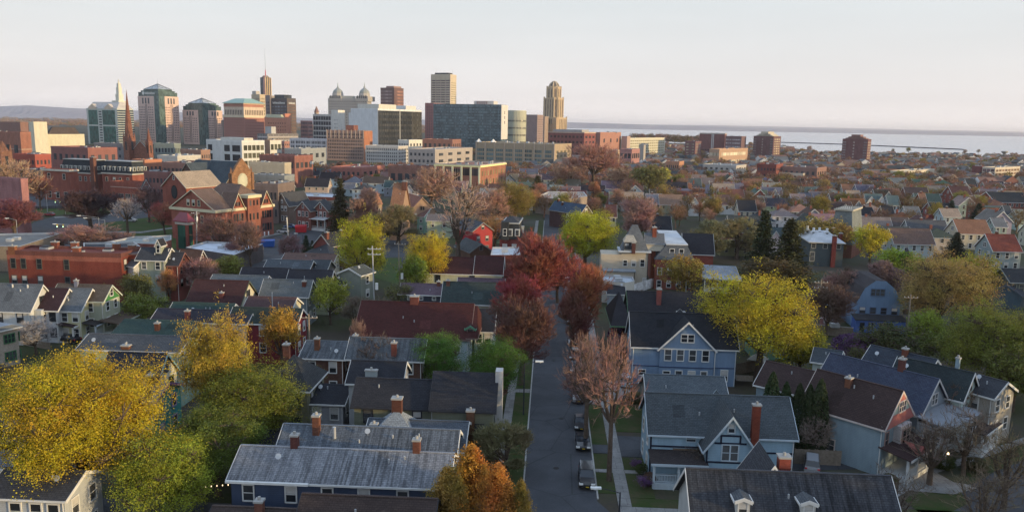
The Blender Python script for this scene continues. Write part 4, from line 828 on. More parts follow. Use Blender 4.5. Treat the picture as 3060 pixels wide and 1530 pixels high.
def ex(b):
    L_, h = b.L, b.hw; q = MB(); q.box(L_ + .1, L_ + 3.6, -h - .6, h + .6, 2.6, 5.2, 'siding'); o = q.build('sunroom', b.r, (.30, .33, .35))
    r_ = MB(); r_.hexa([(L_ + .05, -h - .9, 5.8), (L_ + 4, -h - .9, 5.22), (L_ + 4, h + .9, 5.22), (L_ + .05, h + .9, 5.8)], [(L_ + .05, -h - .9, 5.98), (L_ + 4, -h - .9, 5.4), (L_ + 4, h + .9, 5.4), (L_ + .05, h + .9, 5.98)], 'flat_roof'); r_.build('roof', o, (.20, .22, .25))
    for y in (-h + .6, h - .8): b.win(L_ + 3.604, y, 3.4, R(-90), 1.5, 1.1, 'double')
    b.win(L_ + 1.9, -h - .604, 3.4, R(180), 1.8, 1.2, 'double')
    q = MB(); [q.box(L_ + 3.2, L_ + 3.5, y - .15, y + .15, 0, 2.6, 'trim') for y in (-h, h)]; q.build('post', b.r, (.4, .42, .45))
    q = MB(); q.cyl(L_ + 3.75, -h - .2, 2.2, 2.45, .14, .10, 'lit_bulb', 8); q.build('porch_light', b.r)
house('blue_roofed_house', 'house with a long dark blue roof, pale gable and boxy upstairs sunroom', (2488, 1054), (2799, 1130), (2729, 1229), 9.8, 3.9, (.22, .26, .30), (.050, .062, .098), (.46, .45, .45), snap=False, near=2, chim=[(.68, .1, 1.6)], extra=ex)
def ex(b): porch(b, b.L + .02, b.L + 3, -3, 3, 0, 3.0, 'r', 3, True, (.05, .035, .035), WH); b.chimney(b.L * .78, .6, b.zr - 1.2, b.zr + 1.4, .45, .45, (.35, .42, .44), True)
house('arched_window_house', 'pale mint gabled house with arched attic windows and a dark teal roof', (2691, 1065), (2905, 1112), (2853, 1184), 9.8, 3.7, (.42, .52, .48), (.030, .042, .046), WH, snap=False, near=2, wcol=(.25, .27, .24), ww=.8, wh=2.0, extra=ex)
house('slate_back_house', 'dark blue roofed house at the back of the diagonal row with a pale chimney', (2610, 1031), (2794, 1072), (2700, 1110), 9.0, 3.8, (.40, .42, .40), (.045, .056, .075), WH, snap=False, chim=[(.55, -.4, 1.0)])
house('small_gable_house', 'small dark roofed house with a pale gable, rightmost of the diagonal row', (2900, 1112), (3004, 1139), (2990, 1190), 8.6, 3.4, (.33, .31, .27), (.05, .055, .065), WH, snap=False, near=1)
house('blue_hip_house', 'low blue grey roofed house left of the purple flowering shrub', (2440, 1038), (2512, 1048), (2440, 1072), 7.2, 4.4, (.40, .46, .42), (.065, .08, .095), WH, snap=False, near=1)
# ---------------------------------------------------------------- box buildings placed by their corner pixels
def TB(name, label, xl, xc, xr, ytop, dist, wall, th=27, wm='plaster', trim=(.5, .48, .44), cat='building', group=None, zb=0.0, roofc=(.2, .2, .21), par=.8, htop=None):
    """left end, near corner and right end columns; top row at the corner; real depth. Local x along the front, y along the right side"""
    C = D(xc, ytop, dist); t = R(th); z1 = float(C[2]); 
    def hit(px, dx, dy):
        d = ray(px, ytop); 
        # C + s*(dx,dy) = k*d
        A = np.array([[d[0], -dx], [d[1], -dy]]); k, s = np.linalg.solve(A, C[:2]); return abs(float(s))
    wmax = 12 + 2.6 * (xr - xc) * dist / F
    while True:
        t = R(th); Lx = hit(xl, -math.cos(t), math.sin(t)); Ly = hit(xr, math.sin(t), math.cos(t))
        if Ly <= wmax or th >= 62 or xr - xc < 3: break
        th += 5
    Ly = min(Ly, wmax)
    o = C[:2] + np.array((-math.cos(t), math.sin(t))) * Lx
    b = B(name, label, cat, (o[0], o[1], 0), -t, group); b.tc = trim; b.L, b.D, b.ze, b.zr = Lx, Ly, z1, z1; b.wall = wall; b.k = dist / F; b.zb = zb
    b.mb('wall').box(0, Lx, 0, Ly, zb, z1, wm, 'flat_roof')
    if par:
        p = b.mb('parapet'); w = max(.4, b.k * .8)
        for q in ((-.06, Lx + .06, -.06, w), (-.06, Lx + .06, Ly - w, Ly + .06), (-.06, w, w, Ly - w), (Lx - w, Lx + .06, w, Ly - w)): p.box(*q, z1 - .5, z1 + par, wm)
    HOUSES.append((np.array((o[0] + math.sin(t) * Ly / 2, o[1] + math.cos(t) * Ly / 2, 0)), -t, Lx, Ly / 2, z1, label, b.r))
    HL[label] = ('TB', round(Lx, 1), round(Ly, 1), round(z1, 1)); b.cols = {'wall': wall, 'parapet': tuple(c * 1.08 for c in wall), 'trim': trim}
    return b
def rows(b, face, n, m, z0, z1, x0=None, x1=None, fw=.5, fh=.55, col=(.03, .035, .045), mat='curtain_glass', name='window_band', off=0.0, y=None, d=.12):
    """one part per storey: m openings in a row"""
    Lf = b.L if face == 'n' else b.D; x0 = .03 * Lf if x0 is None else x0 * Lf; x1 = .97 * Lf if x1 is None else x1 * Lf
    hs = (z1 - z0) / n; me = MB(); bw = (x1 - x0) / m; P = (0.0 if face == 'n' else b.L) if y is None else y
    one = b.k * F <= 700 and m > 1 and name == 'window_band'
    if one: name = 'window'
    for i in range(1 if one else m):
        a = x0 + bw * (i + .5 - fw / 2); c = a + bw * fw
        if face == 'n': me.box(a, c, P - d, P + .02, 0, hs * fh, mat)
        else: me.box(P - .02, P + d, a, c, 0, hs * fh, mat)
    ms = me.mesh(name)
    for k in range(n):
        for j in range(m if one else 1): o = bpy.data.objects.new(name, ms); o.location = (bw * j if face == 'n' else 0, 0 if face == 'n' else bw * j, z0 + hs * (k + (1 - fh) / 2 + off)); v = random.uniform(.6, 1.6) if one else random.uniform(.8, 1.25); link(o, b.r, tuple(q * v for q in col))
def piers(b, face, m, z0, z1, x0=0.0, x1=1.0, w=.12, col=(.5, .45, .4), d=.35, name='pier', y=None, mat='plaster'):
    Lf = b.L if face == 'n' else b.D; bw = Lf * (x1 - x0) / max(1, m - 1); me = MB(); ww = bw * w if m > 1 else w; P = (0.0 if face == 'n' else b.L) if y is None else y
    me.box(-ww / 2, ww / 2, P - d, P + .01, 0, z1 - z0, mat) if face == 'n' else me.box(P - .01, P + d, -ww / 2, ww / 2, 0, z1 - z0, mat)
    ms = me.mesh(name)
    for i in range(m):
        o = bpy.data.objects.new(name, ms); q = Lf * x0 + bw * i; q = min(max(q, ww / 2), Lf - ww / 2); o.location = (q, 0, z0) if face == 'n' else (0, q, z0); link(o, b.r, col)
def band(b, z, h, col, d=.3, name='cornice', mat='plaster'):
    q = MB(); q.box(-d, b.L + d, -d, -.01, z, z + h, mat); q.box(b.L + .01, b.L + d, -.01, b.D + d, z, z + h, mat); q.build(name, b.r, col)
def block(b, x0, x1, y0, y1, z0, z1, col, mat='plaster', name='penthouse', top='flat_roof'):
    q = MB(); q.box(b.L * x0, b.L * x1, b.D * y0, b.D * y1, z0, z1, mat, top); return q.build(name, b.r, col)
def fin(b, **k): c = dict(b.cols); c.update(k); b.done(c); return b
def units(b, n, z=None, lo=.6, hi=1.6):
    z = z or b.zr
    for i in range(n):
        x, y = random.uniform(.1, .85) * b.L, random.uniform(.2, .8) * b.D; w, d_, h = random.uniform(1, 2.6), random.uniform(1, 2.2), random.uniform(lo, hi); q = MB()
        q.box(x, x + w, y, y + d_, z, z + h, 'galvanised'); q.box(x + .2, x + w - .2, y + .2, y + d_ - .2, z + h, z + h + .25, 'dark_trim'); q.build('roof_unit', b.r)
RB = (.27, .085, .06); RB2 = (.30, .10, .07); TAN = (.46, .38, .27); CRM = (.58, .53, .40)
def wgrid(b, face, xs, zs, w, h, kind='', col=None):
    for z in zs:
        for x in xs:
            if face == 'n': b.win(b.L * x, -.003, z, R(180), w, h, kind, col)
            else: b.win(b.L + .003, b.D * x, z, R(-90), w, h, kind, col)
# brick school with gabled attics
b = TB('brick_school', 'large red brick school with several gables and cream cornices, lit orange on its right face', 512, 644, 816, 629, 253, RB2, par=0, wm='brick', trim=(.62, .55, .36))
L_, D_, z = b.L, b.D, b.zr
b.mb('wall'); band(b, z - .9, .9, (.60, .54, .36), .45)
gable(b, 0, D_ * .30, L_ / 2, z, z + 6.2, .5, .5, TX((L_ / 2, 0, 0)) @ RZ(R(90)), z - .3, 'brick', 'shingle')
hiproof(b, L_ * .06, L_ * .98, D_ * .28, D_ * 1.0, z + .02, z + 7.2, 5, .2)
for yy in (.36, .86): gable(b, -6, 0, D_ * .105, z, z + 5.0, .5, .4, TX((L_ + .25, D_ * yy, 0)), .0, 'brick', 'shingle')
b.mb('tower').box(L_ - 3, L_ + 1.1, D_ * .50, D_ * .72, 0, z + 3.0, 'brick'); q = MB(); q.box(L_ - 3.3, L_ + 1.7, D_ * .49, D_ * .73, z + 3.0, z + 4.0, 'plaster', 'flat_roof'); q.build('tower_cornice', b.r, (.62, .55, .34))
for zz in (4.0, 7.9): 
    wgrid(b, 'r', (.06, .115, .22), (zz - 3.0,), .95, 2.4, 'bare'); 
for zz in (1.9, 6.3):
    for yy in (.30, .345, .39, .435, .465, .80, .845, .89, .935): b.win(b.L + (.256 if (.26 < yy < .455 or yy > .77) else .003), b.D * yy, zz, R(-90), .9, 2.5, 'bare')
    for yy in (.54, .60, .67): b.win(b.L + 1.104, b.D * yy, zz, R(-90), .8, 2.2, 'bare')
for yy in (.33, .36, .39, .83, .86, .89): b.win(b.L + .256, b.D * yy, z + .6, R(-90), .6, 1.4, 'bare')
for yy in (.55, .61, .67): b.win(b.L + 1.104, b.D * yy, z + .4, R(-90), .7, 1.8, 'bare')
for x in (.40, .52, .64): b.win(L_ * x, -.004, z + .9, R(180), 1.1, 1.9, ''); 
for x in (.42, .56, .70): b.win(L_ * x, -.004, z - 4.6, R(180), 1.1, 2.4, '')
q = MB()
for i in range(9): q.box(L_ + .02, L_ + .32, D_ * (.28 + .075 * i), D_ * (.30 + .075 * i), 0, 1.4, 'stone')
q.build('basement_pier', b.r)
fin(b, wall=RB2, roof=(.175, .115, .09), trim=(.60, .54, .38), tower=(.27, .10, .07))
# stair tower with red cap and green window
b = TB('stair_tower', 'narrow brick stair tower with a crimson pointed cap and tall green window', 523, 560, 577, 663, 236, (.27, .075, .055), wm='brick', par=0)
hiproof(b, 0, b.L, 0, b.D, b.zr, b.zr + 2.6, None, .5, 'metal_roof'); band(b, b.zr - 1.0, .7, (.5, .48, .44), .06)
for f, m in (('n', 1), ('r', 1)): rows(b, f, 1, m, b.zr - 8.6, b.zr - 1.0, .2, .8, 1.0, .95, (.02, .07, .05), name='stair_window')
fin(b, roof=(.20, .02, .035), trim=(.2, .03, .04))
# tan roofed church hall
def hall(name, label, ap, bl, br, rd, zr, zb_px, wall, roof, trim, wm='brick', cat='church', th=27, dist=None, extra=None, ze=None):
    """gable end facing front-left: apex pixel, left and right eave pixels, far ridge end pixel"""
    A = D(*ap, dist); t = R(th); n = np.array((math.sin(t), math.cos(t), 0)); u = np.array((math.cos(t), -math.sin(t), 0))
    def hit(px, py, o, dx):
        d = ray(px, py); M_ = np.array([[d[0], -dx[0]], [d[1], -dx[1]]]); k, s = np.linalg.solve(M_, o[:2]); return float(s), float((CAM + d * k)[2])
    sl, zl = hit(*bl, A, u); sr, zr2 = hit(*br, A, u); hw = (abs(sl) + abs(sr)) / 2; Ld = abs(hit(*rd, A, n)[0]); zz = float(A[2]); zee = ze or (zl + zr2) / 2
    b = B(name, label, cat, (A[0], A[1], 0), R(90) - t); b.tc = trim; b.L, b.hw, b.zr, b.ze = Ld, hw, zz, zee
    gable(b, 0, Ld, hw, zee, zz, .4, .4, None, 0, wm, 'shingle'); HOUSES.append((A * np.array((1, 1, 0)), R(90) - t, Ld, hw, zz, label, b.r)); HL[label] = ('hall', round(Ld, 1), round(hw, 1), round(zee, 1), round(zz, 1))
    if extra: extra(b)
    b.done({'wall': wall, 'roof': roof, 'trim': trim}); return b
def rose(b, z, r, col, fc, sx=1.0, x=-.0):
    q = MB(); n = 20
    for rr, m, dd in ((r * 1.28, 'stone', -.10), (r, 'plaster', -.16)):
        P = [(x + dd, math.cos(6.2832 * i / n) * rr * sx, z + math.sin(6.2832 * i / n) * rr) for i in range(n)]
        q.face(P[::-1], m)
        for i in range(n): j = (i + 1) % n; q.face([P[i], P[j], (x + .02, P[j][1], P[j][2]), (x + .02, P[i][1], P[i][2])], m)
    q.build('round_window', b.r, col)
def ex(b):
    rose(b, b.ze - 2.2, 2.0, (.03, .035, .04), None, .62)
    b.win(-.003, 0, b.ze + 2.4, R(90), .7, 1.4, '', WH)
hall('church_hall', 'brick church hall with a broad sunlit tan roof and a pointed oval window', (518, 514), (485, 556), (556, 557), (624, 510), 14, 595, RB, (.40, .31, .22), (.55, .5, .4), dist=292, extra=ex)
A = D(716, 484, 335); zr_ = float(A[2]); hw_ = 8.0; Lc = 26.0; o_ = A[:2] - np.array((math.cos(R(27)), -math.sin(R(27)))) * Lc
b = B('gothic_church', 'brown sandstone church, big round cream window in its right gable, long dark slate roof', 'church', (o_[0], o_[1], 0), -R(27)); b.tc = (.3, .27, .2); b.L, b.hw, b.zr, b.ze = Lc, hw_, zr_, zr_ - 8.5
gable(b, 0, Lc, hw_, zr_ - 8.5, zr_, .1, .3, None, 0, 'stone', 'shingle')
xgable(b, Lc * .36, 15, zr_ - 9.0, zr_ - .6, -hw_ - 5, 12, 'stone')
q = MB(); hf = 5.6; x0_ = Lc + .12; P = [(-hf, 0), (hf, 0), (hf, zr_ - 5.2), (hf * .55, zr_ - 1.6), (0, zr_ + 1.6), (-hf * .55, zr_ - 1.6), (-hf, zr_ - 5.2)]
a_ = [(x0_, y, z) for y, z in P]; c_ = [(x0_ + 1.2, y, z) for y, z in P]; q.face(c_, 'stone'); q.face(a_[::-1], 'stone')
for i in range(7): j = (i + 1) % 7; q.face([a_[i], a_[j], c_[j], c_[i]], 'stone')
q.build('facade', b.r, (.30, .16, .085))
for s_ in (-1, 1): q = MB(); q.box(x0_ - .4, x0_ + 1.6, s_ * hf - .6, s_ * hf + .6, 0, zr_ - 4.6, 'stone'); q.cyl(x0_ + .6, s_ * hf, zr_ - 4.6, zr_ - 1.8, .8, 0, 'stone', 4); q.build('buttress', b.r, (.28, .15, .085))
q = MB(); n = 20
for rr, m, dd in ((3.3, 'stone', .10), (2.6, 'plaster', .2)):
    P = [(x0_ + 1.2 + dd, math.cos(6.2832 * i / n) * rr * .85, zr_ - 8 + math.sin(6.2832 * i / n) * rr) for i in range(n)]; q.face(P, m)
    for i in range(n): j = (i + 1) % n; q.face([P[i], (x0_ + 1.2, P[i][1], P[i][2]), (x0_ + 1.2, P[j][1], P[j][2]), P[j]], m)
q.build('round_window', b.r, (.50, .50, .38))
HOUSES.append((np.array((o_[0], o_[1], 0)), -R(27), Lc, 13, zr_, 'gothic church', b.r)); b.done({'wall': (.15, .10, .085), 'roof': (.07, .09, .105), 'trim': (.25, .24, .2)})
# brown stone church with two spires
def spire(name, label, cx, ytip, ysh, yb, wpx, dist, col, th=27, cat='spire'):
    z1 = D(cx, ytip, dist)[2]; zs = D(cx, ysh, dist)[2]; c = D(cx, ysh, dist); w = wpx * dist / F; b = B(name, label, cat, (c[0], c[1], 0), -R(th)); q = MB()
    q.box(-w / 2, w / 2, -w / 2, w / 2, 0, zs, 'stone'); q.build('shaft', b.r, col)
    q = MB(); q.cyl(0, 0, zs, z1, w * .50, 0.02, 'stone', 8); q.build('steeple', b.r, tuple(x * .85 for x in col))
    for sx in (-1, 1):
        for sy in (-1, 1): k = MB(); k.cyl(sx * w * .42, sy * w * .42, zs - w * .1, zs + w * .75, w * .13, 0, 'stone', 5); k.build('pinnacle', b.r, col)
    for an, (x, y) in ((R(180), (0, -w / 2 - .02)), (R(-90), (w / 2 + .02, 0))): b.win(x, y, zs * .62, an, w * .28, zs * .26, 'bare', name='louvre')
    HOUSES.append((np.array((c[0] - w / 2, c[1], 0)), 0, w, w / 2, z1, label, b.r)); return b
SAND = (.28, .12, .085)
spire('church_spire', 'very tall pointed brown church spire in front of the teal glass tower', 386, 267, 412, 470, 24, 600, SAND)
spire('church_spire', 'small pointed brown spire right of the very tall church spire', 445, 380, 424, 470, 14, 590, SAND)
b = TB('stone_church', 'brown stone church body with a small gable between two spires', 400, 441, 452, 446, 592, SAND, wm='stone', par=0)
gable(b, 0, b.D, b.L / 2, b.zr, b.zr + 6, .2, .2, TX((b.L / 2, 0, 0)) @ RZ(R(90)), b.zr - .2, 'stone', 'shingle'); fin(b, roof=(.1, .09, .09))
spire('church_spire', 'brown pointed church gable tower cut by the left edge', 8, 420, 452, 500, 34, 420, (.24, .12, .085), cat='spire')
# mansard complex on the left
def mansard(b, z0, h, inx, col=(.04, .048, .056), n=(6, 4), wcol=(.55, .55, .5), ww=.9, wh=1.6):
    L_, D_ = b.L, b.D; q = MB(); q.frus(-.2, L_ + .2, -.2, D_ + .2, z0, z0 + h, inx, inx, 'shingle'); q.build('mansard_roof', b.r, col)
    q = MB(); q.box(inx - .5, L_ - inx + .5, inx - .5, D_ - inx + .5, z0 + h, z0 + h + .3, 'plaster', 'flat_roof'); o = q.build('roof_deck', b.r, (.40, .40, .38))
    for i in range(n[0]):
        x = L_ * (i + .5) / n[0]; q = MB(); q.box(x - ww * .8, x + ww * .8, -.35, inx * .8, z0 + h * .22, z0 + h * .22 + wh + .35, 'trim'); q.build('dormer', b.r, wcol); b.win(x, -.354, z0 + h * .22 + .12, R(180), ww, wh, 'bare')
    for i in range(n[1]):
        y = D_ * (i + .5) / n[1]; q = MB(); q.box(L_ - inx * .8, L_ + .35, y - ww * .8, y + ww * .8, z0 + h * .22, z0 + h * .22 + wh + .35, 'trim'); q.build('dormer', b.r, wcol); b.win(L_ + .354, y, z0 + h * .22 + .12, R(-90), ww, wh, 'bare')
b = TB('mansard_mansion', 'long black mansard roofed brick mansion with white dormers, far left', 180, 288, 330, 518, 395, RB, wm='brick', par=0, th=20); mansard(b, b.zr, 6.2, 1.6, n=(8, 3)); band(b, b.zr - .6, .6, (.45, .42, .36), .35); wgrid(b, 'n', [.1, .25, .4, .55, .7, .85], (b.zr - 4.2,), 1.3, 2.2, '', (.45, .43, .38)); b.chimney(b.L * .98, -1, 0, b.zr + 8, 2.4, 2.0, (.34, .12, .08)); fin(b)
b = TB('mansard_house', 'brick house with black mansard and round window, right of the tall orange chimney stack', 305, 395, 440, 520, 385, RB, wm='brick', par=0, th=20); mansard(b, b.zr, 5.6, 1.6, n=(6, 4)); band(b, b.zr - .6, .6, (.45, .42, .36), .35); wgrid(b, 'n', [.15, .4, .6, .85], (b.zr - 4.2,), 1.3, 2.0, '', (.45, .43, .38)); fin(b)
b = TB('brick_block', 'two storey flat brick building with stone framed windows at the near end of the mansion', 128, 208, 232, 512, 372, RB, wm='brick', trim=(.5, .48, .42), th=20); band(b, b.zr - .3, .9, (.48, .46, .40), .4); wgrid(b, 'n', [.22, .78], (b.zr - 4.0,), 1.6, 2.6, '', (.48, .45, .38)); wgrid(b, 'n', [.2, .5, .8], (1.2,), 1.9, 2.9, '', (.48, .45, .38)); fin(b)
b = TB('brick_block', 'flat brick wing with a projecting corner right of the mansard mansion', 330, 432, 470, 552, 372, RB, wm='brick', trim=(.5, .48, .42), th=20); band(b, b.zr - 2.0, .3, (.4, .3, .26), .1); wgrid(b, 'n', [.3, .5, .7], (1.5,), 3.0, 2.0, 'triple', (.3, .28, .26)); fin(b)
b = TB('pink_house', 'tall pink brick house end at the left edge, its top lit orange', -60, 62, 83, 540, 262, (.34, .16, .16), wm='brick', par=.6, trim=(.5, .5, .46), th=24); wgrid(b, 'n', [.62, .85], (5.5, 9.5), 1.2, 2.0, ''); fin(b)
# long brick rowhouse block with parapet chimneys
b = TB('brick_rowhouse', 'long three storey red brick row with a flat grey roof and six parapet chimneys', 21, 361, 416, 764, 168, (.19, .045, .032), th=3, wm='brick', trim=(.11, .10, .09), par=.5)
L_, D_, z = b.L, b.D, b.zr
for x, y in ((.02, .05), (.22, .98), (.40, .98), (.58, .08), (.78, .98), (.95, .80)): b.chimney(L_ * x + .6, D_ * y, z - .5, z + 1.5, 1.5, .9, (.36, .11, .06))
for x in (.05, .14, .28, .52):
    for k, zz in enumerate((z - 3.4, z - 7.2)): b.win(L_ * x, -.003, zz, R(180), 1.0, 2.1, 'blind' if (k + int(x * 100)) % 3 == 0 else '', (.10, .095, .085))
for y in (.2,): [b.win(L_ + .003, D_ * y, zz, R(-90), 1.0, 2.3, 'blind', (.10, .08, .07)) for zz in (z - 3.4, z - 7.4)]
q = MB(); q.box(L_ + .02, L_ + 1.9, D_ * .42, D_ * .86, 0, z - .3, 'brick'); q.build('bay', b.r, (.28, .06, .03)); q = MB(); q.box(L_ - .1, L_ + 2.2, D_ * .38, D_ * .9, z - .3, z - .05, 'shingle'); q.build('bay_roof', b.r, (.14, .10, .10))
for zz in (z - 3.2, z - 7.2): b.win(L_ + 1.904, D_ * .64, zz, R(-90), 1.5, 1.9, 'double', (.45, .42, .3)); b.win(L_ + 1.0, D_ * .42 - .003, zz, R(180), .8, 1.8, '', (.05, .05, .05))
q = MB(); q.box(-.05, L_ + .02, -.03, -.004, z - 1.5, z - .4, 'brick'); q.build('frieze', b.r, (.30, .10, .07)); units(b, 3, z, .3, .6); fin(b, parapet=(.16, .06, .05))
# Victorian trio to its right
def ex(b): b.win(b.L + .003, 0, b.ze + .5, R(-90), 1.6, 1.3, 'double'); dormer(b, b.L * .7, -b.hw * .6, b.ze + 1, 1.2, 2, 2.4, 1.2); flush(b, 'dormer', ['dormer_wall', 'dormer_roof', 'dormer_trim'], {'dormer_wall': (.3, .34, .28), 'dormer_roof': BK, 'dormer_trim': WH})
house('gabled_house', 'white gabled house squeezed against the right end of the brick row', (380, 752), (435, 762), (430, 800), 10, 3.4, (.52, .52, .54), (.13, .12, .13), WH, storeys=3, near=1)
house('victorian_house', 'tall sage green Victorian house with white trim and steep front dormer', (430, 738), (505, 742), (490, 775), 11.5, 3.2, (.27, .31, .25), (.055, .06, .07), WH, storeys=3, near=2, extra=ex)
house('brick_gable_house', 'narrow dark red brick house with arched windows right of the sage Victorian', (500, 752), (545, 755), (530, 790), 10.5, 3.2, (.20, .055, .045), (.05, .05, .058), (.22, .10, .08), wm='brick', storeys=3, near=1)
house('brown_gable_house', 'brown house half hidden by pinkish bare twigs beside the dark red brick house', (545, 745), (600, 748), (590, 790), 9.5, 3.4, (.15, .08, .06), (.10, .06, .05), WH, near=2)
# low flat roofed buildings between
def flat(name, label, pts, z, wall, roofc, wm='brick', cat='building', extra=None, par=.5):
    P = [tuple(G(*p, z)[:2]) for p in pts]; ar = sum(P[i][0] * P[(i + 1) % len(P)][1] - P[(i + 1) % len(P)][0] * P[i][1] for i in range(len(P))); P = P[::-1] if ar < 0 else P
    c = np.mean(P, 0); b = B(name, label, cat, (c[0], c[1], 0), 0); Q = [(x - c[0], y - c[1]) for x, y in P]; q = MB(); n = len(Q)
    for i in range(n): (x, y), (u, v) = Q[i], Q[(i + 1) % n]; q.face([(x, y, 0), (u, v, 0), (u, v, z + par), (x, y, z + par)], wm)
    q.build('wall', b.r, wall); q = MB(); q.face([(x, y, z) for x, y in Q], 'flat_roof'); q.build('roof', b.r, roofc)
    q = MB()
    for i in range(n):
        (x, y), (u, v) = Q[i], Q[(i + 1) % n]; f = .96; q.face([(x * 1.004, y * 1.004, z + par + .03), (u * 1.004, v * 1.004, z + par + .03), (u * f, v * f, z + par + .03), (x * f, y * f, z + par + .03)], 'trim')
        q.face([(u * f, v * f, z), (x * f, y * f, z), (x * f, y * f, z + par + .03), (u * f, v * f, z + par + .03)], 'trim')
    q.build('parapet', b.r, (.42, .42, .42)); rad = max(math.hypot(*p) for p in Q); HOUSES.append((np.array((c[0] - rad * .7, c[1], 0)), 0, rad * 1.4, rad * .5, z, label, b.r)); b.Q = Q; b.z = z
    for i in range(2): k = MB(); k.box(-1, .6, -1 + i * 3, .2 + i * 3, z, z + .8, 'galvanised'); k.build('roof_unit', b.r)
    if extra: extra(b)
    return b
flat('low_shop', 'single storey shop with a large pale flat roof beside the dark timber fence', [(555, 745), (618, 726), (786, 735), (700, 768)], 4.2, (.12, .10, .10), (.55, .60, .68))
flat('low_shop', 'flat roofed grey building with roof chimneys behind the long brick row', [(310, 730), (400, 712), (512, 708), (512, 722), (470, 735)], 5.2, (.25, .09, .07), (.28, .31, .30))
flat('warehouse', 'wide low shed at the left edge with a ribbed sloping brown side', [(-60, 705), (190, 700), (60, 742), (-60, 742)], 6.0, (.12, .08, .07), (.20, .19, .175), wm='weathered_wood')
flat('low_shop', 'low dark roofed building behind the chimneys of the brick row', [(250, 731), (400, 728), (420, 742), (250, 748)], 6, (.2, .08, .06), (.045, .05, .062))
flat('long_fence', 'long dark timber fence wall running beside the white flat roof', [(668, 772), (786, 736), (787, 738), (670, 776)], 3.2, (.12, .08, .07), (.2, .15, .12), wm='weathered_wood', cat='fence', par=.1)
flat('white_roofed_hall', 'long low brick hall with a bright white flat roof behind the twin gabled houses', [(870, 578), (1000, 581), (1010, 594), (900, 590)], 6, RB, (.50, .53, .58))
# brick pair, brown house
def bay2(lbl, x0, x1, ya, ev, col, xtra=None, zr=10.5):
    c = G((x0 + x1) / 2, ya, zr); d = (x1 - x0) / 2 / F * np.linalg.norm(c - CAM); b = B('brick_gable_house', lbl, 'house', (c[0], c[1] + 0, 0), R(90) - R(27)); b.tc = WH
    gable(b, 0, 12, d * 1.05, 7.4, zr, .4, .4, None, 0, 'brick', 'shingle'); HOUSES.append((c * np.array((1, 1, 0)), R(63), 12, d, zr, lbl, b.r))
    for y in (-d * .55, 0, d * .55): [b.win(-.004, y, z, R(90), .9, 1.8, '', WH) for z in (1.2, 5.0)]
    b.win(-.004, 0, 8.0, R(90), .7, 1.2, '', WH)
    if xtra: xtra(b)
    b.done({'wall': col, 'roof': (.075, .078, .085), 'trim': (.5, .47, .42)}); return b
bay2('left one of two red brick gabled houses with white arched windows', 879, 931, 602, 0, (.26, .10, .08))
bay2('right one of two red brick gabled houses, with a white two storey porch', 931, 985, 603, 0, (.26, .10, .08), lambda b: porch(b, -2.6, -.02, -4.0, 3.2, 0, 4.2, 'l', 3, True, (.5, .5, .5), WH, .8))
bay2('brown stone house with a slate attic gable left of the brick pair', 818, 866, 576, 0, (.20, .14, .11), zr=12)
# car-park side house, dark hip cluster
house('dark_brick_house', 'red brick house with a black roof and two tall red chimneys right of the car park', (962, 700), (1015, 690), (960, 740), 10, 4.4, (.20, .06, .05), (.040, .042, .05), (.35, .36, .36), wm='brick', chim=[(.1, -1, 1.6, 1.0), (.9, -1, 1.4)], snap=False, near=1)
def ex(b): pass
house('brown_gable_house', 'low brown house with a wide gable facing the viewer below the red chimneys', (975, 724), (985, 760), None, 7.5, 5.5, (.15, .075, .055), (.045, .048, .056), (.28, .3, .32), ze=4.8, snap=False, near=0, endr='gable', storeys=1)
# orange roofed chateau and neighbours
house('orange_roofed_house', 'tall house with a very steep sunlit orange roof among bare trees', (1180, 548), (1212, 549), None, 19, 6, (.34, .22, .15), (.36, .17, .09), (.3, .2, .13), ze=9, snap=False, near=3, chim=[(.98, -.8, 2.2, 1.6)])
house('orange_roofed_wing', 'lower orange tiled wing right of the very steep orange roof', (1212, 575), (1262, 590), None, 13, 5, (.34, .22, .15), (.30, .13, .09), (.3, .2, .13), ze=8, snap=False, near=2)
def conetower(name, label, px, ytip, yeave, wpx, dist, wall, roof, n=10):
    zt = D(px, ytip, dist)[2]; ze = D(px, yeave, dist)[2]; c = D(px, yeave, dist); r = wpx / 2 * dist / F; b = B(name, label, 'tower', (c[0], c[1], 0), 0)
    q = MB(); q.cyl(0, 0, 0, ze, r * .88, r * .88, 'siding', n); q.build('wall', b.r, wall); q = MB(); q.cyl(0, 0, ze, zt, r * 1.06, .02, 'shingle', n); q.build('roof', b.r, roof); q = MB(); q.cyl(0, 0, zt - .2, zt + 1.2, .08, .02, 'trim', 5); q.build('finial', b.r, (.3, .3, .25))
    for an in (-.6, 0, .6): b.win(math.sin(an) * r * .9, -math.cos(an) * r * .9, ze - 3, R(180) + an, .7, 1.5, '')
    HOUSES.append((np.array((c[0] - r, c[1], 0)), 0, 2 * r, r, zt, label, b.r)); return b
conetower('round_turret', 'round house turret with a sunlit orange conical roof among bare trees', 1127, 573, 610, 34, 290, (.34, .24, .16), (.36, .17, .10))
house('mint_house', 'pale mint green house half hidden by bare trees below the orange roofs', (1235, 618), (1285, 622), None, 9, 4, (.26, .42, .32), (.22, .12, .10), WH, ze=6.4, near=3)
house('mint_house', 'wide pale green wall behind the tallest bare tree', (1280, 640), (1350, 640), None, 8, 4, (.38, .45, .33), (.2, .17, .16), WH, ze=6.2, near=2)
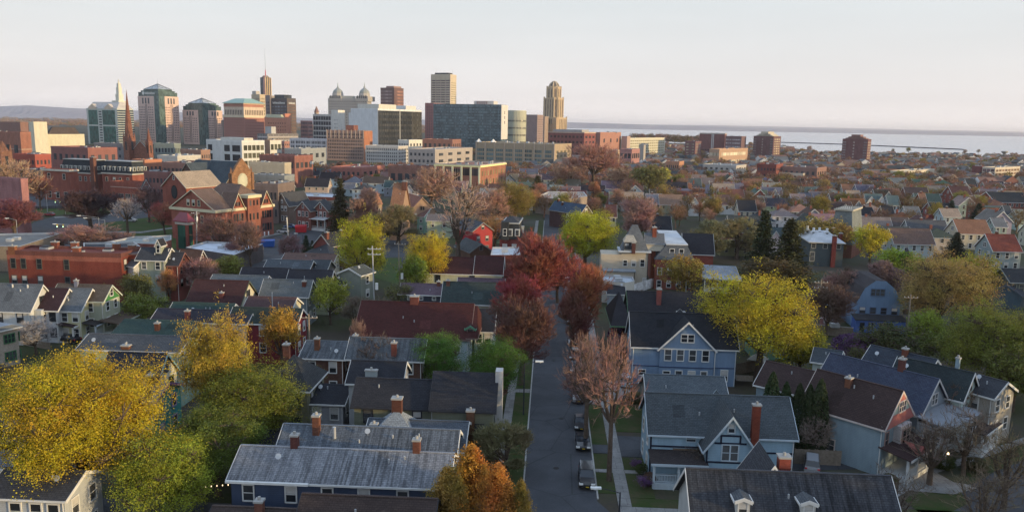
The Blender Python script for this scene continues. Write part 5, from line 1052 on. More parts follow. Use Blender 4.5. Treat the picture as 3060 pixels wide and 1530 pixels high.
# centre: red barn, mansard with white hoods, skylit brown house, white flat roof
def frontgable(name, label, ax, ay, wpx, zr, ze, wall, roof, trim=WH, depth=12, wm='siding', th=-2.67, extra=None, wins=((-.45, 1.2), (.45, 1.2), (-.45, 4.2), (.45, 4.2)), ww=.9, wh=1.4, chim=None, cat='house'):
    """house whose gable faces the viewer"""
    c = G(ax, ay, zr); hw = wpx / 2 / F * np.linalg.norm(c - CAM); b = B(name, label, cat, (c[0], c[1], 0), R(90) + R(th)); b.tc = trim; b.L, b.hw, b.ze, b.zr = depth, hw, ze, zr
    gable(b, 0, depth, hw, ze, zr, .4, .4, None, 0, wm, 'shingle'); HOUSES.append((c * np.array((1, 1, 0)), R(90) + R(th), depth, hw, zr, label, b.r))
    for y, z in wins: b.win(-.004, y * hw, z, R(90), ww, wh, '')
    if zr - ze > 1.9: b.win(-.004, 0, ze + .25, R(90), ww * .9, 1.1, '')
    if chim: b.chimney(*chim)
    if extra: extra(b)
    b.done({'wall': wall, 'roof': roof, 'trim': trim}); return b
frontgable('red_house', 'bright crimson gabled house with a slate roof left of the red leaved tree', 1443, 664, 66, 10, 7.6, (.36, .018, .03), (.09, .095, .11), (.2, .2, .2), th=30)
b = TB('mansard_house', 'small brick house with a black mansard and white hooded windows above the red tree', 1493, 1556, 1567, 716, 206, (.20, .05, .045), wm='brick', th=5, par=0); mansard(b, b.zr, 4.0, .9, (.045, .05, .055), (3, 1), (.5, .5, .48), .8, 1.5); wgrid(b, 'n', [.25, .7], (b.zr - 3.4,), 1, 2.0, '', WH)
q = MB(); q.box(b.L * .25 - 1, b.L * .25 + 1, -.5, 2.4, b.zr - .2, b.zr + 4.6, 'shingle'); q.build('tower', b.r, (.05, .055, .06)); b.win(b.L * .25, -.504, b.zr + 1, R(180), .8, 1.7, '', WH); hiproof(b, .9, b.L - .9, .9, b.D - .9, b.zr + 4.3, b.zr + 5.4, None, .2); fin(b, roof=(.06, .062, .07))
frontgable('skylight_cottage', 'small brown cottage with a pair of bright skylights below the crimson house', 1438, 727, 70, 6.6, 4.4, (.15, .08, .055), (.10, .11, .115), (.2, .2, .2), wins=((-.5, 1.5), (.4, 1.5)), ww=.9, wh=.7, th=24)
flat('white_roofed_block', 'dark brick block with a plain white flat roof left of the red leaved tree', [(1472, 742), (1550, 742), (1555, 766), (1466, 766)], 8.5, (.17, .05, .04), (.55, .58, .62), par=.3)
house('blue_slate_house', 'dark house with a bright blue slate roof and red attic gable behind the big lime tree', (1660, 600), (1752, 612), (1665, 628), 10, 5, (.10, .055, .06), (.060, .095, .15), (.4, .38, .36), snap=False, near=[.6, .8], chim=[(.1, 0, 1), (.3, -1, 1)], wcol=WH)
flat('tan_roofed_block', 'broad tan flat roof behind the blue slate roof', [(1600, 592), (1640, 575), (1745, 577), (1755, 590), (1690, 600)], 7, (.3, .24, .2), (.46, .36, .29))
# beige mansion
b = hipbox('beige_mansion', 'tall beige mansion with a steep flared grey roof and white flat eaves', (1857, 752), (1937, 754), (1982, 745), 9.2, 9.25, (.46, .40, .31), None, (.05, .05, .06), wm='plaster', levels=(), ang=R(-4), done=False, cat='mansion'); L_, D_ = b.L, b.D
q = MB(); q.box(-.7, L_ + .7, -.7, D_ + .7, 9.1, 9.45, 'plaster', 'flat_roof'); q.build('eaves', b.r, (.48, .52, .56)); q = MB(); q.frus(-.1, L_ + .1, -.1, D_ + .1, 9.46, 12.2, L_ * .17, L_ * .17, 'shingle'); q.frus(L_ * .17 - .1, L_ * .83 + .1, L_ * .17 - .1, D_ - L_ * .17 + .1, 12.2, 15.6, L_ * .24, D_ * .28, 'shingle'); q.build('roof', b.r, (.15, .165, .18))
q = MB(); q.box(L_ * .10, L_ * .52, -.25, 3.2, 9.46, 11.7, 'plaster'); q.frus(L_ * .06, L_ * .56, -.6, 3.6, 11.7, 13.2, L_ * .12, 1.6, 'shingle'); q.build('dormer', b.r, (.46, .42, .34)); [b.win(L_ * x, -.254, 9.9, R(180), .95, 1.5, '') for x in (.19, .31, .43)]
gable(b, 0, 4.5, 2.4, 11.4, 13.6, .2, .2, TX((L_ - .6, D_ * .6, 0)) @ RZ(R(0)), 9.4, 'plaster', 'shingle', wallkey='side_wall', roofkey='side_roof', trimkey='side_trim')
for x in (.16, .48, .8): b.win(L_ * x, -.003, 5.6, R(180), .95, 1.7 if x > .6 else 1.4, '', WH)
b.win(L_ * .92, -.003, .6, R(180), .9, 2.0, '', WH); [b.win(L_ + .003, D_ * y, 5.4, R(-90), .8, 1.7, '') for y in (.3, .6)]; b.chimney(L_ * .44, -.4, 8.8, 11.6, .9, .8, (.14, .05, .045)); b.chimney(L_ + 1.6, 3, 0, 15.2, 1.0, 1.3, (.33, .075, .04))
q = MB(); q.box(-4.2, L_ * .48, -3.2, -.02, 0, 4.6, 'plaster'); q.box(-5.0, -.02, -.01, 7, 0, 8.4, 'plaster'); q.build('wing', b.r, (.46, .40, .31)); q = MB(); q.box(-4.5, L_ * .48 + .3, -3.5, -.02, 4.6, 4.9, 'flat_roof'); q.build('wing_roof', b.r, (.26, .29, .32)); [b.win(L_ * x, -3.203, 1.6, R(180), w, 1.5, k) for x, w, k in ((-.25, .8, ''), (.28, 1.3, 'double'))]
q = MB(); q.tube((L_, -.1, 0), (L_, -.1, 9), .08, 'dark_trim'); q.tube((L_ * .48, -3.3, 0), (L_ * .48, -3.3, 4.6), .08, 'dark_trim'); q.build('downpipe', b.r)
b.done({'wall': (.46, .40, .31), 'side_wall': (.48, .44, .36), 'side_roof': (.15, .165, .18), 'side_trim': (.4, .4, .4)})
# gambrel fronted brick house
b = hipbox('gambrel_house', 'red brick house with a grey slate trapezoid front and white flat roof right of the mansion', (1957, 772), (2075, 778), (2150, 735), 7.6, 7.7, (.25, .075, .05), None, WH, wm='brick', levels=(3.8, .6), n1=4, n2=4, done=False, ang=R(-5)); L_, D_ = b.L, b.D
q = MB(); a = [(-.2, -.2, 7.5), (L_ + .2, -.2, 7.5), (L_ + .2, D_ + .2, 7.5), (-.2, D_ + .2, 7.5)]; c = [(L_ * .28, .3, 11.2), (L_ * .80, .3, 11.2), (L_ * .80, D_, 11.2), (L_ * .28, D_, 11.2)]; q.hexa(a, c, 'shingle'); q.build('roof', b.r, (.14, .16, .185)); q = MB(); q.box(L_ * .26, L_ * .82, .1, D_ + .1, 11.2, 11.5, 'plaster', 'flat_roof'); q.build('roof_deck', b.r, (.52, .55, .58)); [b.win(L_ * x, .12, 8.3, R(180), 1.0, 1.9, '') for x in (.42, .66)]
xf = TX((L_ - 1, D_ * .62, 0)); gable(b, 0, 7.5, 4.4, 7.6, 12.2, .3, .3, xf, 0, 'brick', 'shingle', wallkey='side_wall', roofkey='side_roof', trimkey='side_trim'); b.win(L_ + 6.54, D_ * .62, 8.4, R(-90), 1.6, 1.8, 'double'); b.done({'wall': (.25, .075, .05), 'side_wall': (.27, .07, .05), 'side_roof': (.035, .035, .042), 'side_trim': WH})
# white balcony house
b = hipbox('balcony_house', 'house with a weathered grey roof and an open white upstairs balcony', (2105, 818), (2206, 832), (2262, 800), 6.2, 7.2, (.13, .14, .17), (.25, .28, .32), WH, levels=(), ang=R(-12), done=False, flat=.6, inset=3.5); L_, D_ = b.L, b.D
q = MB(); q.box(-.1, L_ + .1, -2.4, -.02, 3.0, 3.3, 'plaster'); q.box(-.1, L_ + .1, -2.45, -2.36, 3.3, 4.2, 'plaster'); o = q.build('balcony', b.r, (.50, .52, .52)); q = MB(); q.hexa([(-.6, -3, 6.1), (L_ + .6, -3, 6.1), (L_ + .6, 0, 6.6), (-.6, 0, 6.6)], [(-.6, -3, 6.3), (L_ + .6, -3, 6.3), (L_ + .6, 0, 6.8), (-.6, 0, 6.8)], 'flat_roof'); q.build('roof', o, (.27, .30, .34))
for x in (0, .38, .7, 1): k = MB(); k.box(L_ * x - .12, L_ * x + .12, -2.4, -2.2, 0 if x in (0, 1) else 3.3, 6.1, 'trim'); k.build('post', o, WH)
[b.win(L_ * x, -.003, 4.0, R(180), .9, 1.6, '') for x in (.15, .3, .55, .8)]; b.done({'wall': b.wall, 'roof': (.25, .28, .32), 'trim': WH})
house('hip_garage', 'small garage with a black hipped roof and pale blue wall in front of the mansion', (1815, 842), (1862, 843), (1800, 864), 4.8, 4.0, (.30, .36, .42), (.04, .042, .05), WH, ze=3.0, near=0, storeys=0, cat='garage')
flat('white_garage', 'white walled flat roofed garage behind the black hipped garage', [(1800, 826), (1890, 832), (1896, 846), (1868, 850), (1800, 845)], 4.6, (.58, .55, .48), (.45, .50, .55), wm='plaster', cat='garage', par=.4)
# towered villa
b = TB('towered_villa', 'grey green villa with a white roof, ornate white dormers and red chimneys', 2422, 2522, 2572, 727, 230, (.075, .095, .10), th=8, par=0, trim=(.46, .44, .36), cat='villa'); L_, D_, z = b.L, b.D, b.zr
hiproof(b, 0, L_, 0, D_, z, z + 2.6, 3.6, .5, 'flat_roof'); wgrid(b, 'n', [.1, .45, .85], (z - 1.7,), 1.1, 1.2, '', (.42, .40, .34)); wgrid(b, 'n', [.08], (z - 5.6,), 1.2, 2.6, '', (.42, .40, .34)); wgrid(b, 'r', [.15, .35, .55, .75], (z - 2.8,), .8, 2.0, '')
for x, y in ((.22, .45), (.42, .5), (.12, .7), (.62, .42)):
    q = MB(); zz = z + 1.2; q.box(L_ * x - .75, L_ * x + .75, D_ * y - 1.2, D_ * y, zz, zz + 1.2, 'trim'); q.cyl(L_ * x, D_ * y - .9, zz + 1.2, zz + 1.7, .6, .3, 'trim', 8); q.cyl(L_ * x, D_ * y - .9, zz + 1.7, zz + 2.3, .34, .38, 'trim', 8); q.build('dormer', b.r, (.62, .64, .68)); b.win(L_ * x, D_ * y - 1.204, zz + .2, R(180), .7, .7, 'bare')
b.chimney(L_ * .69, -.7, 0, z + 2.3, 1.2, .9, (.22, .05, .035)); b.chimney(L_ * 1.02, D_ * .3, z - 1, z + 2.4, .9, .9, (.22, .05, .035)); b.chimney(L_ * .99, D_ * .8, z - 1, z + 3.0, .9, .9, (.2, .07, .05)); fin(b, roof=(.50, .52, .55), trim=(.44, .40, .30))
b = TB('belvedere', 'flared slate tower with a railed flat top rising from the white roofed villa', 2497, 2546, 2572, 632, 248, (.16, .19, .20), th=20, par=0, wm='shingle', trim=(.42, .36, .26), cat='tower'); L_, D_, z = b.L, b.D, b.zr; b.p.pop('wall')
q = MB(); q.frus(-1.4, L_ + 1.4, -1.4, D_ + 1.4, z - 10.5, z, 1.4, 1.4, 'shingle'); q.build('roof', b.r, (.19, .22, .225)); q = MB(); q.box(-1.2, L_ + 1.2, -1.2, D_ + 1.2, 0, z - 10.5, 'brick'); q.build('wall', b.r, (.24, .10, .07)); q = MB(); q.box(-.45, L_ + .45, -.45, D_ + .45, z, z + .5, 'plaster', 'flat_roof'); o = q.build('cornice', b.r, (.46, .42, .34))
q = MB()
for i in range(9):
    for (x, y) in ((L_ * i / 8, 0), (L_ * i / 8, D_), (0, D_ * i / 8), (L_, D_ * i / 8)): q.box(x - .05, x + .05, y - .05, y + .05, z + .5, z + 1.5, 'black_metal')
q.box(-.05, L_ + .05, -.05, .05, z + 1.5, z + 1.58, 'black_metal'); q.box(L_ - .05, L_ + .05, -.05, D_, z + 1.5, z + 1.58, 'black_metal'); q.build('railing', b.r); b.done({})
# blue house on the right
b = hipbox('bright_blue_house', 'bright blue house with a gambrel gable and dark porch roof, among bare trees at right', (2560, 905), (2690, 912), (2720, 880), 5.4, 5.5, (.07, .16, .38), None, (.1, .2, .4), levels=(3.4,), n1=4, n2=2, done=False, ang=R(-6), ww=1.1, wh=1.3, wcol=(.10, .16, .3)); L_, D_ = b.L, b.D
W_ = b.mb('wall'); P = [(-.3, -.02, 5.3), (L_ + .3, -.02, 5.3), (L_ * .86, -.02, 8.6), (L_ * .62, -.02, 10.2), (L_ * .38, -.02, 10.2), (L_ * .14, -.02, 8.6)]; W_.face(P, 'siding')
q = MB(); Pb = [(x, y + D_, z) for x, y, z in P]
for i, j in ((1, 2), (2, 3), (3, 4), (4, 5), (5, 0)): q.face([P[i], P[j], Pb[j], Pb[i]][::-1], 'shingle')
q.build('roof', b.r, (.06, .055, .06)); b.win(L_ * .45, -.03, 7.2, R(180), 2.6, 1.3, 'triple', (.08, .14, .25)); q = MB(); q.box(-.9, L_ + .4, -2.6, -.02, 0, 2.6, 'siding'); o = q.build('porch', b.r, (.06, .13, .40)); q = MB(); q.hexa([(-1.1, -2.9, 2.6), (L_ + .6, -2.9, 2.6), (L_ + .6, 0, 3.2), (-1.1, 0, 3.2)], [(-1.1, -2.9, 2.75), (L_ + .6, -2.9, 2.75), (L_ + .6, 0, 3.35), (-1.1, 0, 3.35)], 'shingle'); q.build('roof', o, (.05, .05, .055)); b.win(L_ * .6, -2.61, .8, R(180), 2.4, 1.4, 'triple', (.08, .12, .3)); b.win(L_ * .05, -2.61, .1, R(180), .9, 2.0, 'bare', name='door'); b.win(L_ * .25, -2.61, .9, R(180), 1.0, 1.3, 'double', (.08, .12, .3)); b.done({'wall': (.15, .25, .40)})
conetower('cone_turret', 'dark pointed turret with one sunlit orange side, behind the bright blue house', 2707, 738, 782, 40, 205, (.10, .09, .10), (.085, .075, .09), 8)
flat('garden_wall', 'long pink brick garden wall left of the bright blue house', [(2450, 952), (2510, 905), (2516, 907), (2458, 954)], 2.2, (.30, .14, .13), (.34, .18, .16), cat='wall', par=.1)
flat('garden_wall', 'low dark brown fence across the gardens behind the redbud', [(2440, 970), (2550, 980), (2550, 982), (2440, 972)], 1.8, (.08, .045, .04), (.1, .06, .05), wm='weathered_wood', cat='fence', par=.1)
house('dark_porch_house', 'dark grey house with a gabled porch in the shade at the right edge', (2990, 800), (3090, 806), (3000, 840), 8.5, 4, (.12, .14, .13), (.045, .048, .052), (.34, .36, .34), wcol=(.3, .3, .22), near=4)
frontgable('sunroom_house', 'low dark gabled porch front left of the dark porch house', 2985, 822, 84, 6.4, 3.4, (.10, .11, .10), (.045, .05, .052), (.2, .19, .16), wins=((-.6, .6), (-.2, .6), (.2, .6), (.6, .6)), ww=1.1, wh=1.7)
house('blue_shed', 'dark blue shed roof sloping at the far right edge', (3010, 850), (3090, 820), None, 5.5, 3.2, (.06, .10, .13), (.05, .06, .08), (.1, .12, .15), ze=3.6, snap=False, near=1, storeys=1, cat='shed')
house('green_shed', 'small mint green shed glimpsed under the big yellow green tree', (2240, 975), (2360, 985), None, 5, 3, (.2, .42, .30), (.05, .055, .06), WH, ze=3.4, near=2, storeys=1, cat='shed')
# ---------------------------------------------------------------- downtown towers and blocks
GLT = (.025, .075, .075); GLD = (.035, .042, .055); PNK = (.60, .43, .37); GRN = (.075, .12, .115)
def pyramid_tower(label, xl, xc, xr, yp, yg, ya, D0, big):
    b = TB('office_tower', label, xl, xc, xr, yp, D0, PNK, th=27, par=.5, wm='plaster', cat='tower'); L_, D_, z = b.L, b.D, b.zr; k = b.k
    h2 = (yp - yg) * k; hp = (yg - ya) * k; n = 14 if big else 11
    cw = L_ * .22; q = MB(); q.box(L_ - cw, L_ + .25, -.25, cw, 0, z + .9, 'curtain_glass'); q.build('glass_corner', b.r, GRN)
    q = MB(); q.box(L_ * .03, L_ * .985, D_ * .01, D_ * .96, z, z + h2 * .58, 'curtain_glass', 'flat_roof'); q.box(L_ * .12, L_ * .95, D_ * .05, D_ * .88, z + h2 * .58, z + h2 * .8, 'curtain_glass', 'flat_roof'); q.box(L_ * .20, L_ * .9, D_ * .1, D_ * .8, z + h2 * .8, z + h2, 'curtain_glass', 'flat_roof'); q.build('crown', b.r, GRN)
    x0, x1, y0, y1 = L_ * .22, L_ * .89, D_ * .11, D_ * .79; zp = z + h2; c = ((x0 + x1) / 2, (y0 + y1) / 2, zp + hp); q = MB(); P = [(x0, y0, zp), (x1, y0, zp), (x1, y1, zp), (x0, y1, zp)]
    for i in range(4): q.face([P[i], P[(i + 1) % 4], c], 'curtain_glass')
    o = q.build('glass_pyramid', b.r, (.34, .36, .36)); q = MB()
    for i in range(4):
        q.tube(P[i], c, .35, 'dark_trim'); A, Cc = Vector(P[i]), Vector(P[(i + 1) % 4])
        for s in (.25, .5, .75): q.tube(A + (Cc - A) * s, Vector(c), .16, 'dark_trim', 3)
        for s in (.35, .65): q.tube(A + (Vector(c) - A) * s, Cc + (Vector(c) - Cc) * s, .16, 'dark_trim', 3)
    q.tube(c, (c[0], c[1], c[2] + 9), .12, 'dark_trim', 3); q.build('frame', o)
    for f in ('n', 'r'):
        a, e = (.04, .72) if f == 'n' else (.26, .97)
        rows(b, f, n, 4, z * .06, z * .80, a, a + (e - a) * .42, .42, .42, (.06, .05, .06)); rows(b, f, n, 3, z * .06, z * .80, a + (e - a) * .62, e, .42, .42, (.06, .05, .06))
        piers(b, f, 2, z * .06, z * .84, a + (e - a) * .46, a + (e - a) * .55, .35, (.06, .05, .055), .15, 'window_strip', mat='curtain_glass'); piers(b, f, 3, z * .85, z * .97, a + (e - a) * .3, a + (e - a) * .7, .5, (.08, .09, .1), .2, 'window_strip', mat='curtain_glass')
    return fin(b)
b = pyramid_tower('tallest pink granite tower with green glass corner and glass pyramid top, left of centre', 411, 474, 533, 289, 267, 251, 1180, True)
def letters(b, x0, x1, z0, h, y, face='n', disc=True, name='sign', mat='white_trim'):
    """a wall sign of raised pale letter shapes, too small in the photo to spell out"""
    q = MB(); x = x0; r = random.Random(4)
    def bx(a, c, e, f): q.box(a, c, y - .4, y - .02, e, f, mat) if face == 'n' else q.box(y + .02, y + .4, a, c, e, f, mat)
    if disc:
        n = 14; P = [(x + h * .75 + math.cos(6.283 * i / n) * h * .75, z0 + h * .45 + math.sin(6.283 * i / n) * h * .75) for i in range(n)]; q.face([(p[0], y - .4, p[1]) for p in P], mat)
        for i in range(n): j = (i + 1) % n; q.face([(P[i][0], y - .4, P[i][1]), (P[i][0], y, P[i][1]), (P[j][0], y, P[j][1]), (P[j][0], y - .4, P[j][1])], mat)
        x += h * 2.0
    while x < x1:
        w = h * r.uniform(.4, .62); up = r.random() < .3; s = h * .16; hh = h if up else h * .72
        bx(x, x + s, z0, z0 + hh); bx(x + w - s, x + w, z0, z0 + h * .72)
        if r.random() < .7: bx(x + s, x + w - s, z0, z0 + s)
        if r.random() < .8: bx(x + s, x + w - s, z0 + h * .72 - s, z0 + h * .72)
        x += w + h * .14
    return q.build(name, b.r, (.7, .7, .7))
letters(b, b.L * .22, b.L * .80, b.zr + 3.2, 3.2, b.D * .01)
pyramid_tower('shorter pink granite tower with green glass corner and glass pyramid top', 545, 606, 664, 331, 309, 294, 1200, False)
b = TB('glass_office', 'green glass office block with two small cream gables on its roof', 258, 349, 398, 327, 1130, (.42, .46, .44), th=20, cat='office'); L_, D_, z = b.L, b.D, b.zr; k = b.k
for a, e, zt in ((.06, .36, .97), (.52, .93, .97)):
    for z0, z1 in ((0, .52), (.55, zt)): rows(b, 'n', 1, 1, z * z0, z * z1, a, e, 1.0, .98, (.020, .085, .075), name='curtain_wall')
rows(b, 'n', 13, 1, 0, z * .96, .39, .50, .8, .5, (.05, .06, .07)); rows(b, 'n', 8, 1, 0, z * .5, .945, .99, .8, .5, (.05, .06, .07)); rows(b, 'r', 15, 1, 0, z * .99, .0, 1.0, 1.0, .62, (.018, .04, .075))
q = MB(); q.frus(L_ * .02, L_, 0, D_, z, z + 21 * k, L_ * .06, D_ * .3, 'flat_roof'); q.build('roof', b.r, (.46, .45, .45))
for x in (.20, .73):
    w = 15 * k; q = MB(); q.x = TX((L_ * x, -.5, z)); q.face([(-w, 0, 0), (w, 0, 0), (w, 0, 5 * k), (0, 0, 15 * k), (-w, 0, 5 * k)], 'plaster'); q.face([(-w, 0, 5 * k), (0, 0, 15 * k), (0, 18, 15 * k), (-w, 18, 5 * k)], 'plaster'); q.face([(w, 0, 5 * k), (w, 18, 5 * k), (0, 18, 15 * k), (0, 0, 15 * k)], 'plaster'); q.build('gable', b.r, (.55, .47, .38))
fin(b)
# white needle tower and the stepped one
b = B('white_spire_tower', 'slender white stepped spire tower behind the green glass block', 'tower', tuple(D(360, 340, 1350)[:2]) + (0,), -R(27)); k = 1350 / F
def zat(px, py, d): return float(D(px, py, d)[2])
q = MB()
for w, y0, y1 in ((30, 330, 302), (15, 302, 282), (11, 282, 262), (8, 262, 250)):
    q.box(-w / 2 * k, w / 2 * k, -w / 2 * k, w / 2 * k, 0 if w == 30 else zat(360, y0, 1350), zat(360, y1, 1350), 'plaster')
q.cyl(0, 0, zat(360, 250, 1350), zat(360, 243, 1350), 2.6 * k, 1.6 * k, 'plaster', 8); q.cyl(0, 0, zat(360, 243, 1350), zat(360, 238, 1350), 1.6 * k, .8 * k, 'stone', 6); q.build('tower', b.r, (.62, .60, .50))
for i in range(8): b.win(0, -15 * k - .02, zat(360, 330, 1350) * (i + .5) / 8, R(180), 6, 3, 'bare')
b = TB('beige_tower', 'plain tan tower with a taller grey block, left of the needle topped tower', 751, 776, 792, 284, 1330, (.46, .38, .27), cat='tower'); rows(b, 'r', 12, 3, b.zr * .2, b.zr * .95, .1, .9, .45, .5, (.10, .08, .05)); rows(b, 'n', 12, 3, b.zr * .2, b.zr * .95, .5, .9, .3, .5); block(b, .05, .5, .1, .8, b.zr, b.zr + 11 * b.k, (.40, .38, .36)); fin(b)
b = TB('needle_tower', 'dark glass tower with gold lit right side, pink piers and a very tall antenna', 777, 792, 810, 232, 1360, (.06, .07, .09), cat='tower', wm='curtain_glass', par=0, th=35); L_, D_, z = b.L, b.D, b.zr; k = b.k
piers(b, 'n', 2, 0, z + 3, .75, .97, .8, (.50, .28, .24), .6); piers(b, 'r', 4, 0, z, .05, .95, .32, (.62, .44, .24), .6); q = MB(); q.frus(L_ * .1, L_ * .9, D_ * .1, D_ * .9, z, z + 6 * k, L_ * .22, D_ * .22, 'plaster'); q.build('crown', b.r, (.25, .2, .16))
x, y = L_ / 2, D_ / 2; q = MB(); q.cyl(x, y, z + 5 * k, z + 22 * k, 1.6 * k, 1.0 * k, 'red_paint', 5); q.cyl(x, y, z + 22 * k, z + 44 * k, .95 * k, .7 * k, 'galvanised', 4); q.cyl(x, y, z + 44 * k, z + 84 * k, .6 * k, .35 * k, 'galvanised', 4); q.build('antenna', b.r)
block(b, -.4, 1.3, .2, 1.4, 0, zat(800, 286, 1360), (.30, .27, .26), name='podium'); fin(b)
b = TB('bank_tower', 'dark grey office tower with a pale sign under its roof and brown right side', 808, 857, 884, 295, 1220, (.085, .08, .09), cat='tower'); L_, D_, z = b.L, b.D, b.zr
rows(b, 'n', 12, 5, z * .05, z * .86, .04, .96, .74, .5, (.17, .18, .21)); rows(b, 'r', 14, 6, z * .05, z * .90, .04, .96, .8, .45, (.15, .09, .07)); block(b, .2, .8, .1, .9, z, z + 11 * b.k, (.04, .05, .065), 'curtain_glass'); letters(b, L_ * .14, L_ * .86, z - 8.2, 3.4, 0, disc=False); letters(b, D_ * .2, D_ * .85, z - 8.2, 3.0, L_, 'r', False); fin(b, wall=(.10, .085, .085))
b = TB('brown_tower', 'narrow brown tower joined to the dark bank tower', 793, 806, 812, 287, 1230, (.20, .17, .17), cat='tower'); rows(b, 'n', 12, 2, b.zr * .1, b.zr * .9, .1, .9, .4, .4); fin(b)
b = TB('hotel', 'wide brick hotel with cream upper floors and a pale green copper roof', 668, 729, 791, 350, 1150, (.36, .16, .13), cat='hotel', trim=(.58, .48, .34), par=0); L_, D_, z = b.L, b.D, b.zr; k = b.k
q = MB(); q.box(L_ * .02, L_ * .99, D_ * .01, D_ * .97, z, z + 40 * k, 'plaster', 'flat_roof'); q.build('upper_storeys', b.r, (.55, .44, .34)); q = MB(); q.box(L_ * .02 - .1, L_ * .99 + .2, D_ * .01 - .2, D_ * .97, z + 29 * k, z + 37 * k, 'brick'); q.build('attic', b.r, (.42, .19, .14))
hiproof(b, 0, L_, 0, D_, z + 40 * k, z + 54 * k, L_ * .3, 1.5, 'metal_roof', flat=D_ * .18); band(b, z - 1, 3, (.58, .50, .36), .9); rows(b, 'n', 9, 8, z * .08, z * .95, .05, .95, .32, .4, (.08, .05, .05)); rows(b, 'r', 9, 9, z * .08, z * .95, .05, .95, .32, .4, (.10, .05, .04))
for f in ('n', 'r'): rows(b, f, 1, 11, z + 4 * k, z + 22 * k, .06, .94, .42, .8, (.12, .10, .09), y=(D_ * .01 if f == 'n' else L_ * .99), d=.3)
fin(b, roof=(.24, .40, .33), trim=(.5, .45, .33))
b = TB('salmon_block', 'salmon brick slab lit by the sun with a shallow greenish roof, below the dark tower', 790, 795, 869, 352, 1080, (.46, .20, .13), cat='building'); L_, D_, z = b.L, b.D, b.zr
rows(b, 'r', 7, 8, z * .1, z * .88, .05, .8, .35, .4, (.16, .08, .05)); q = MB(); q.frus(-.5, L_ + .5, D_ * .02, D_ * .72, z, z + 10 * b.k, L_ * .3, D_ * .05, 'metal_roof'); q.build('roof', b.r, (.42, .42, .28)); block(b, 0, 1.02, .76, 1, z, z + 13 * b.k, (.46, .18, .12)); fin(b)
b = TB('parking_garage', 'long open sided concrete parking garage ramps in front of the brick hotel', 770, 800, 890, 402, 950, (.16, .15, .155), cat='parking garage'); L_, D_, z = b.L, b.D, b.zr
for f in ('n', 'r'): rows(b, f, 5, 1, 0, z, 0, 1, 1, .42, (.40, .37, .36), 'plaster', 'parapet_band', off=-.25, d=.5); piers(b, f, 7, 0, z, 0, 1, .05, (.4, .37, .36), .6)
block(b, .3, .9, .15, .3, z, z + 9, (.42, .42, .42), name='stair_tower'); fin(b)
b = TB('banded_block', 'low block of stacked cream bands between pink tower and brick hotel', 664, 668, 684, 361, 1180, (.16, .14, .13), cat='building'); rows(b, 'r', 7, 1, 0, b.zr, 0, 1, 1, .55, (.60, .54, .48), 'plaster', 'parapet_band', d=.5); fin(b)
b = TB('grid_block', 'small red brick grid block beyond the garage', 898, 920, 934, 363, 1300, (.30, .15, .14), cat='building'); rows(b, 'n', 6, 4, 0, b.zr, .05, .95, .75, .5, (.12, .08, .09)); rows(b, 'r', 6, 3, 0, b.zr, .05, .95, .75, .5, (.12, .08, .09)); fin(b)
b = TB('window_wall_block', 'dark windowed block with white mullions left of the plain white slab', 935, 989, 996, 344, 1250, (.48, .47, .46), cat='building'); rows(b, 'n', 6, 7, 0, b.zr * .97, .01, .99, .86, .72, (.055, .06, .075)); fin(b)
conetower('stone_spire', 'little stone church spire peeking over the dark windowed block', 946, 317, 336, 15, 1400, (.42, .30, .24), (.30, .17, .14), 8)
b = TB('white_slab', 'plain white slab tower with a cream lit right side', 990, 1010, 1030, 331, 1150, (.60, .58, .54), cat='tower'); rows(b, 'n', 7, 3, b.zr * .1, b.zr * .8, .35, .95, .25, .3); fin(b)
# twin domed building
b = TB('twin_domed_building', 'long grey stone building with two domed corner towers topped by statues', 980, 1098, 1110, 297, 1520, (.36, .34, .32), th=16, cat='building'); L_, D_, z = b.L, b.D, b.zr; k = b.k
rows(b, 'n', 14, 18, z * .1, z * .97, .02, .98, .38, .45, (.10, .10, .11)); rows(b, 'r', 12, 4, z * .1, z * .97, .1, .9, .38, .45)
for x in (.185, .86):
    cx, cy, w = L_ * x, D_ * .35 + 16 * k, 20 * k; q = MB(); q.box(cx - w, cx + w, -.6, cy + w, z - 4, z + 8 * k, 'plaster', 'flat_roof'); q.build('tower_base', b.r, (.37, .35, .33)); q = MB(); q.cyl(cx, cy - 8 * k, z + 8 * k, z + 17 * k, 17 * k, 16 * k, 'plaster', 10); q.build('drum', b.r, (.38, .36, .34)); q = MB()
    for a, c, r0, r1 in ((17, 21, 15, 14.5), (21, 26, 14.5, 11.5), (26, 30, 11.5, 6.5), (30, 33, 6.5, 3), (33, 38, 2.6, 1.8)): q.cyl(cx, cy - 8 * k, z + a * k, z + c * k, r0 * k, r1 * k, 'plaster', 10)
    o = q.build('dome', b.r, (.27, .29, .28)); q = MB(); q.cyl(cx, cy - 8 * k, z + 38 * k, z + 43 * k, 1.1 * k, .9 * k, 'stone', 6); q.cyl(cx, cy - 8 * k, z + 43 * k, z + 47 * k, 1.2 * k, .3 * k, 'stone', 6); q.tube((cx, cy - 8 * k, z + 44 * k), (cx + 1.2 * k, cy - 8 * k, z + 49 * k), .35 * k, 'stone'); q.build('statue', o, (.3, .35, .32))
    for i in range(5): b.win(cx + (i - 2) * w * .34, -.62, z + 1.5 * k, R(180), 2.6, 5.5, 'bare')
block(b, .33, .62, .1, .7, z, z + 9 * k, (.50, .47, .40)); fin(b)
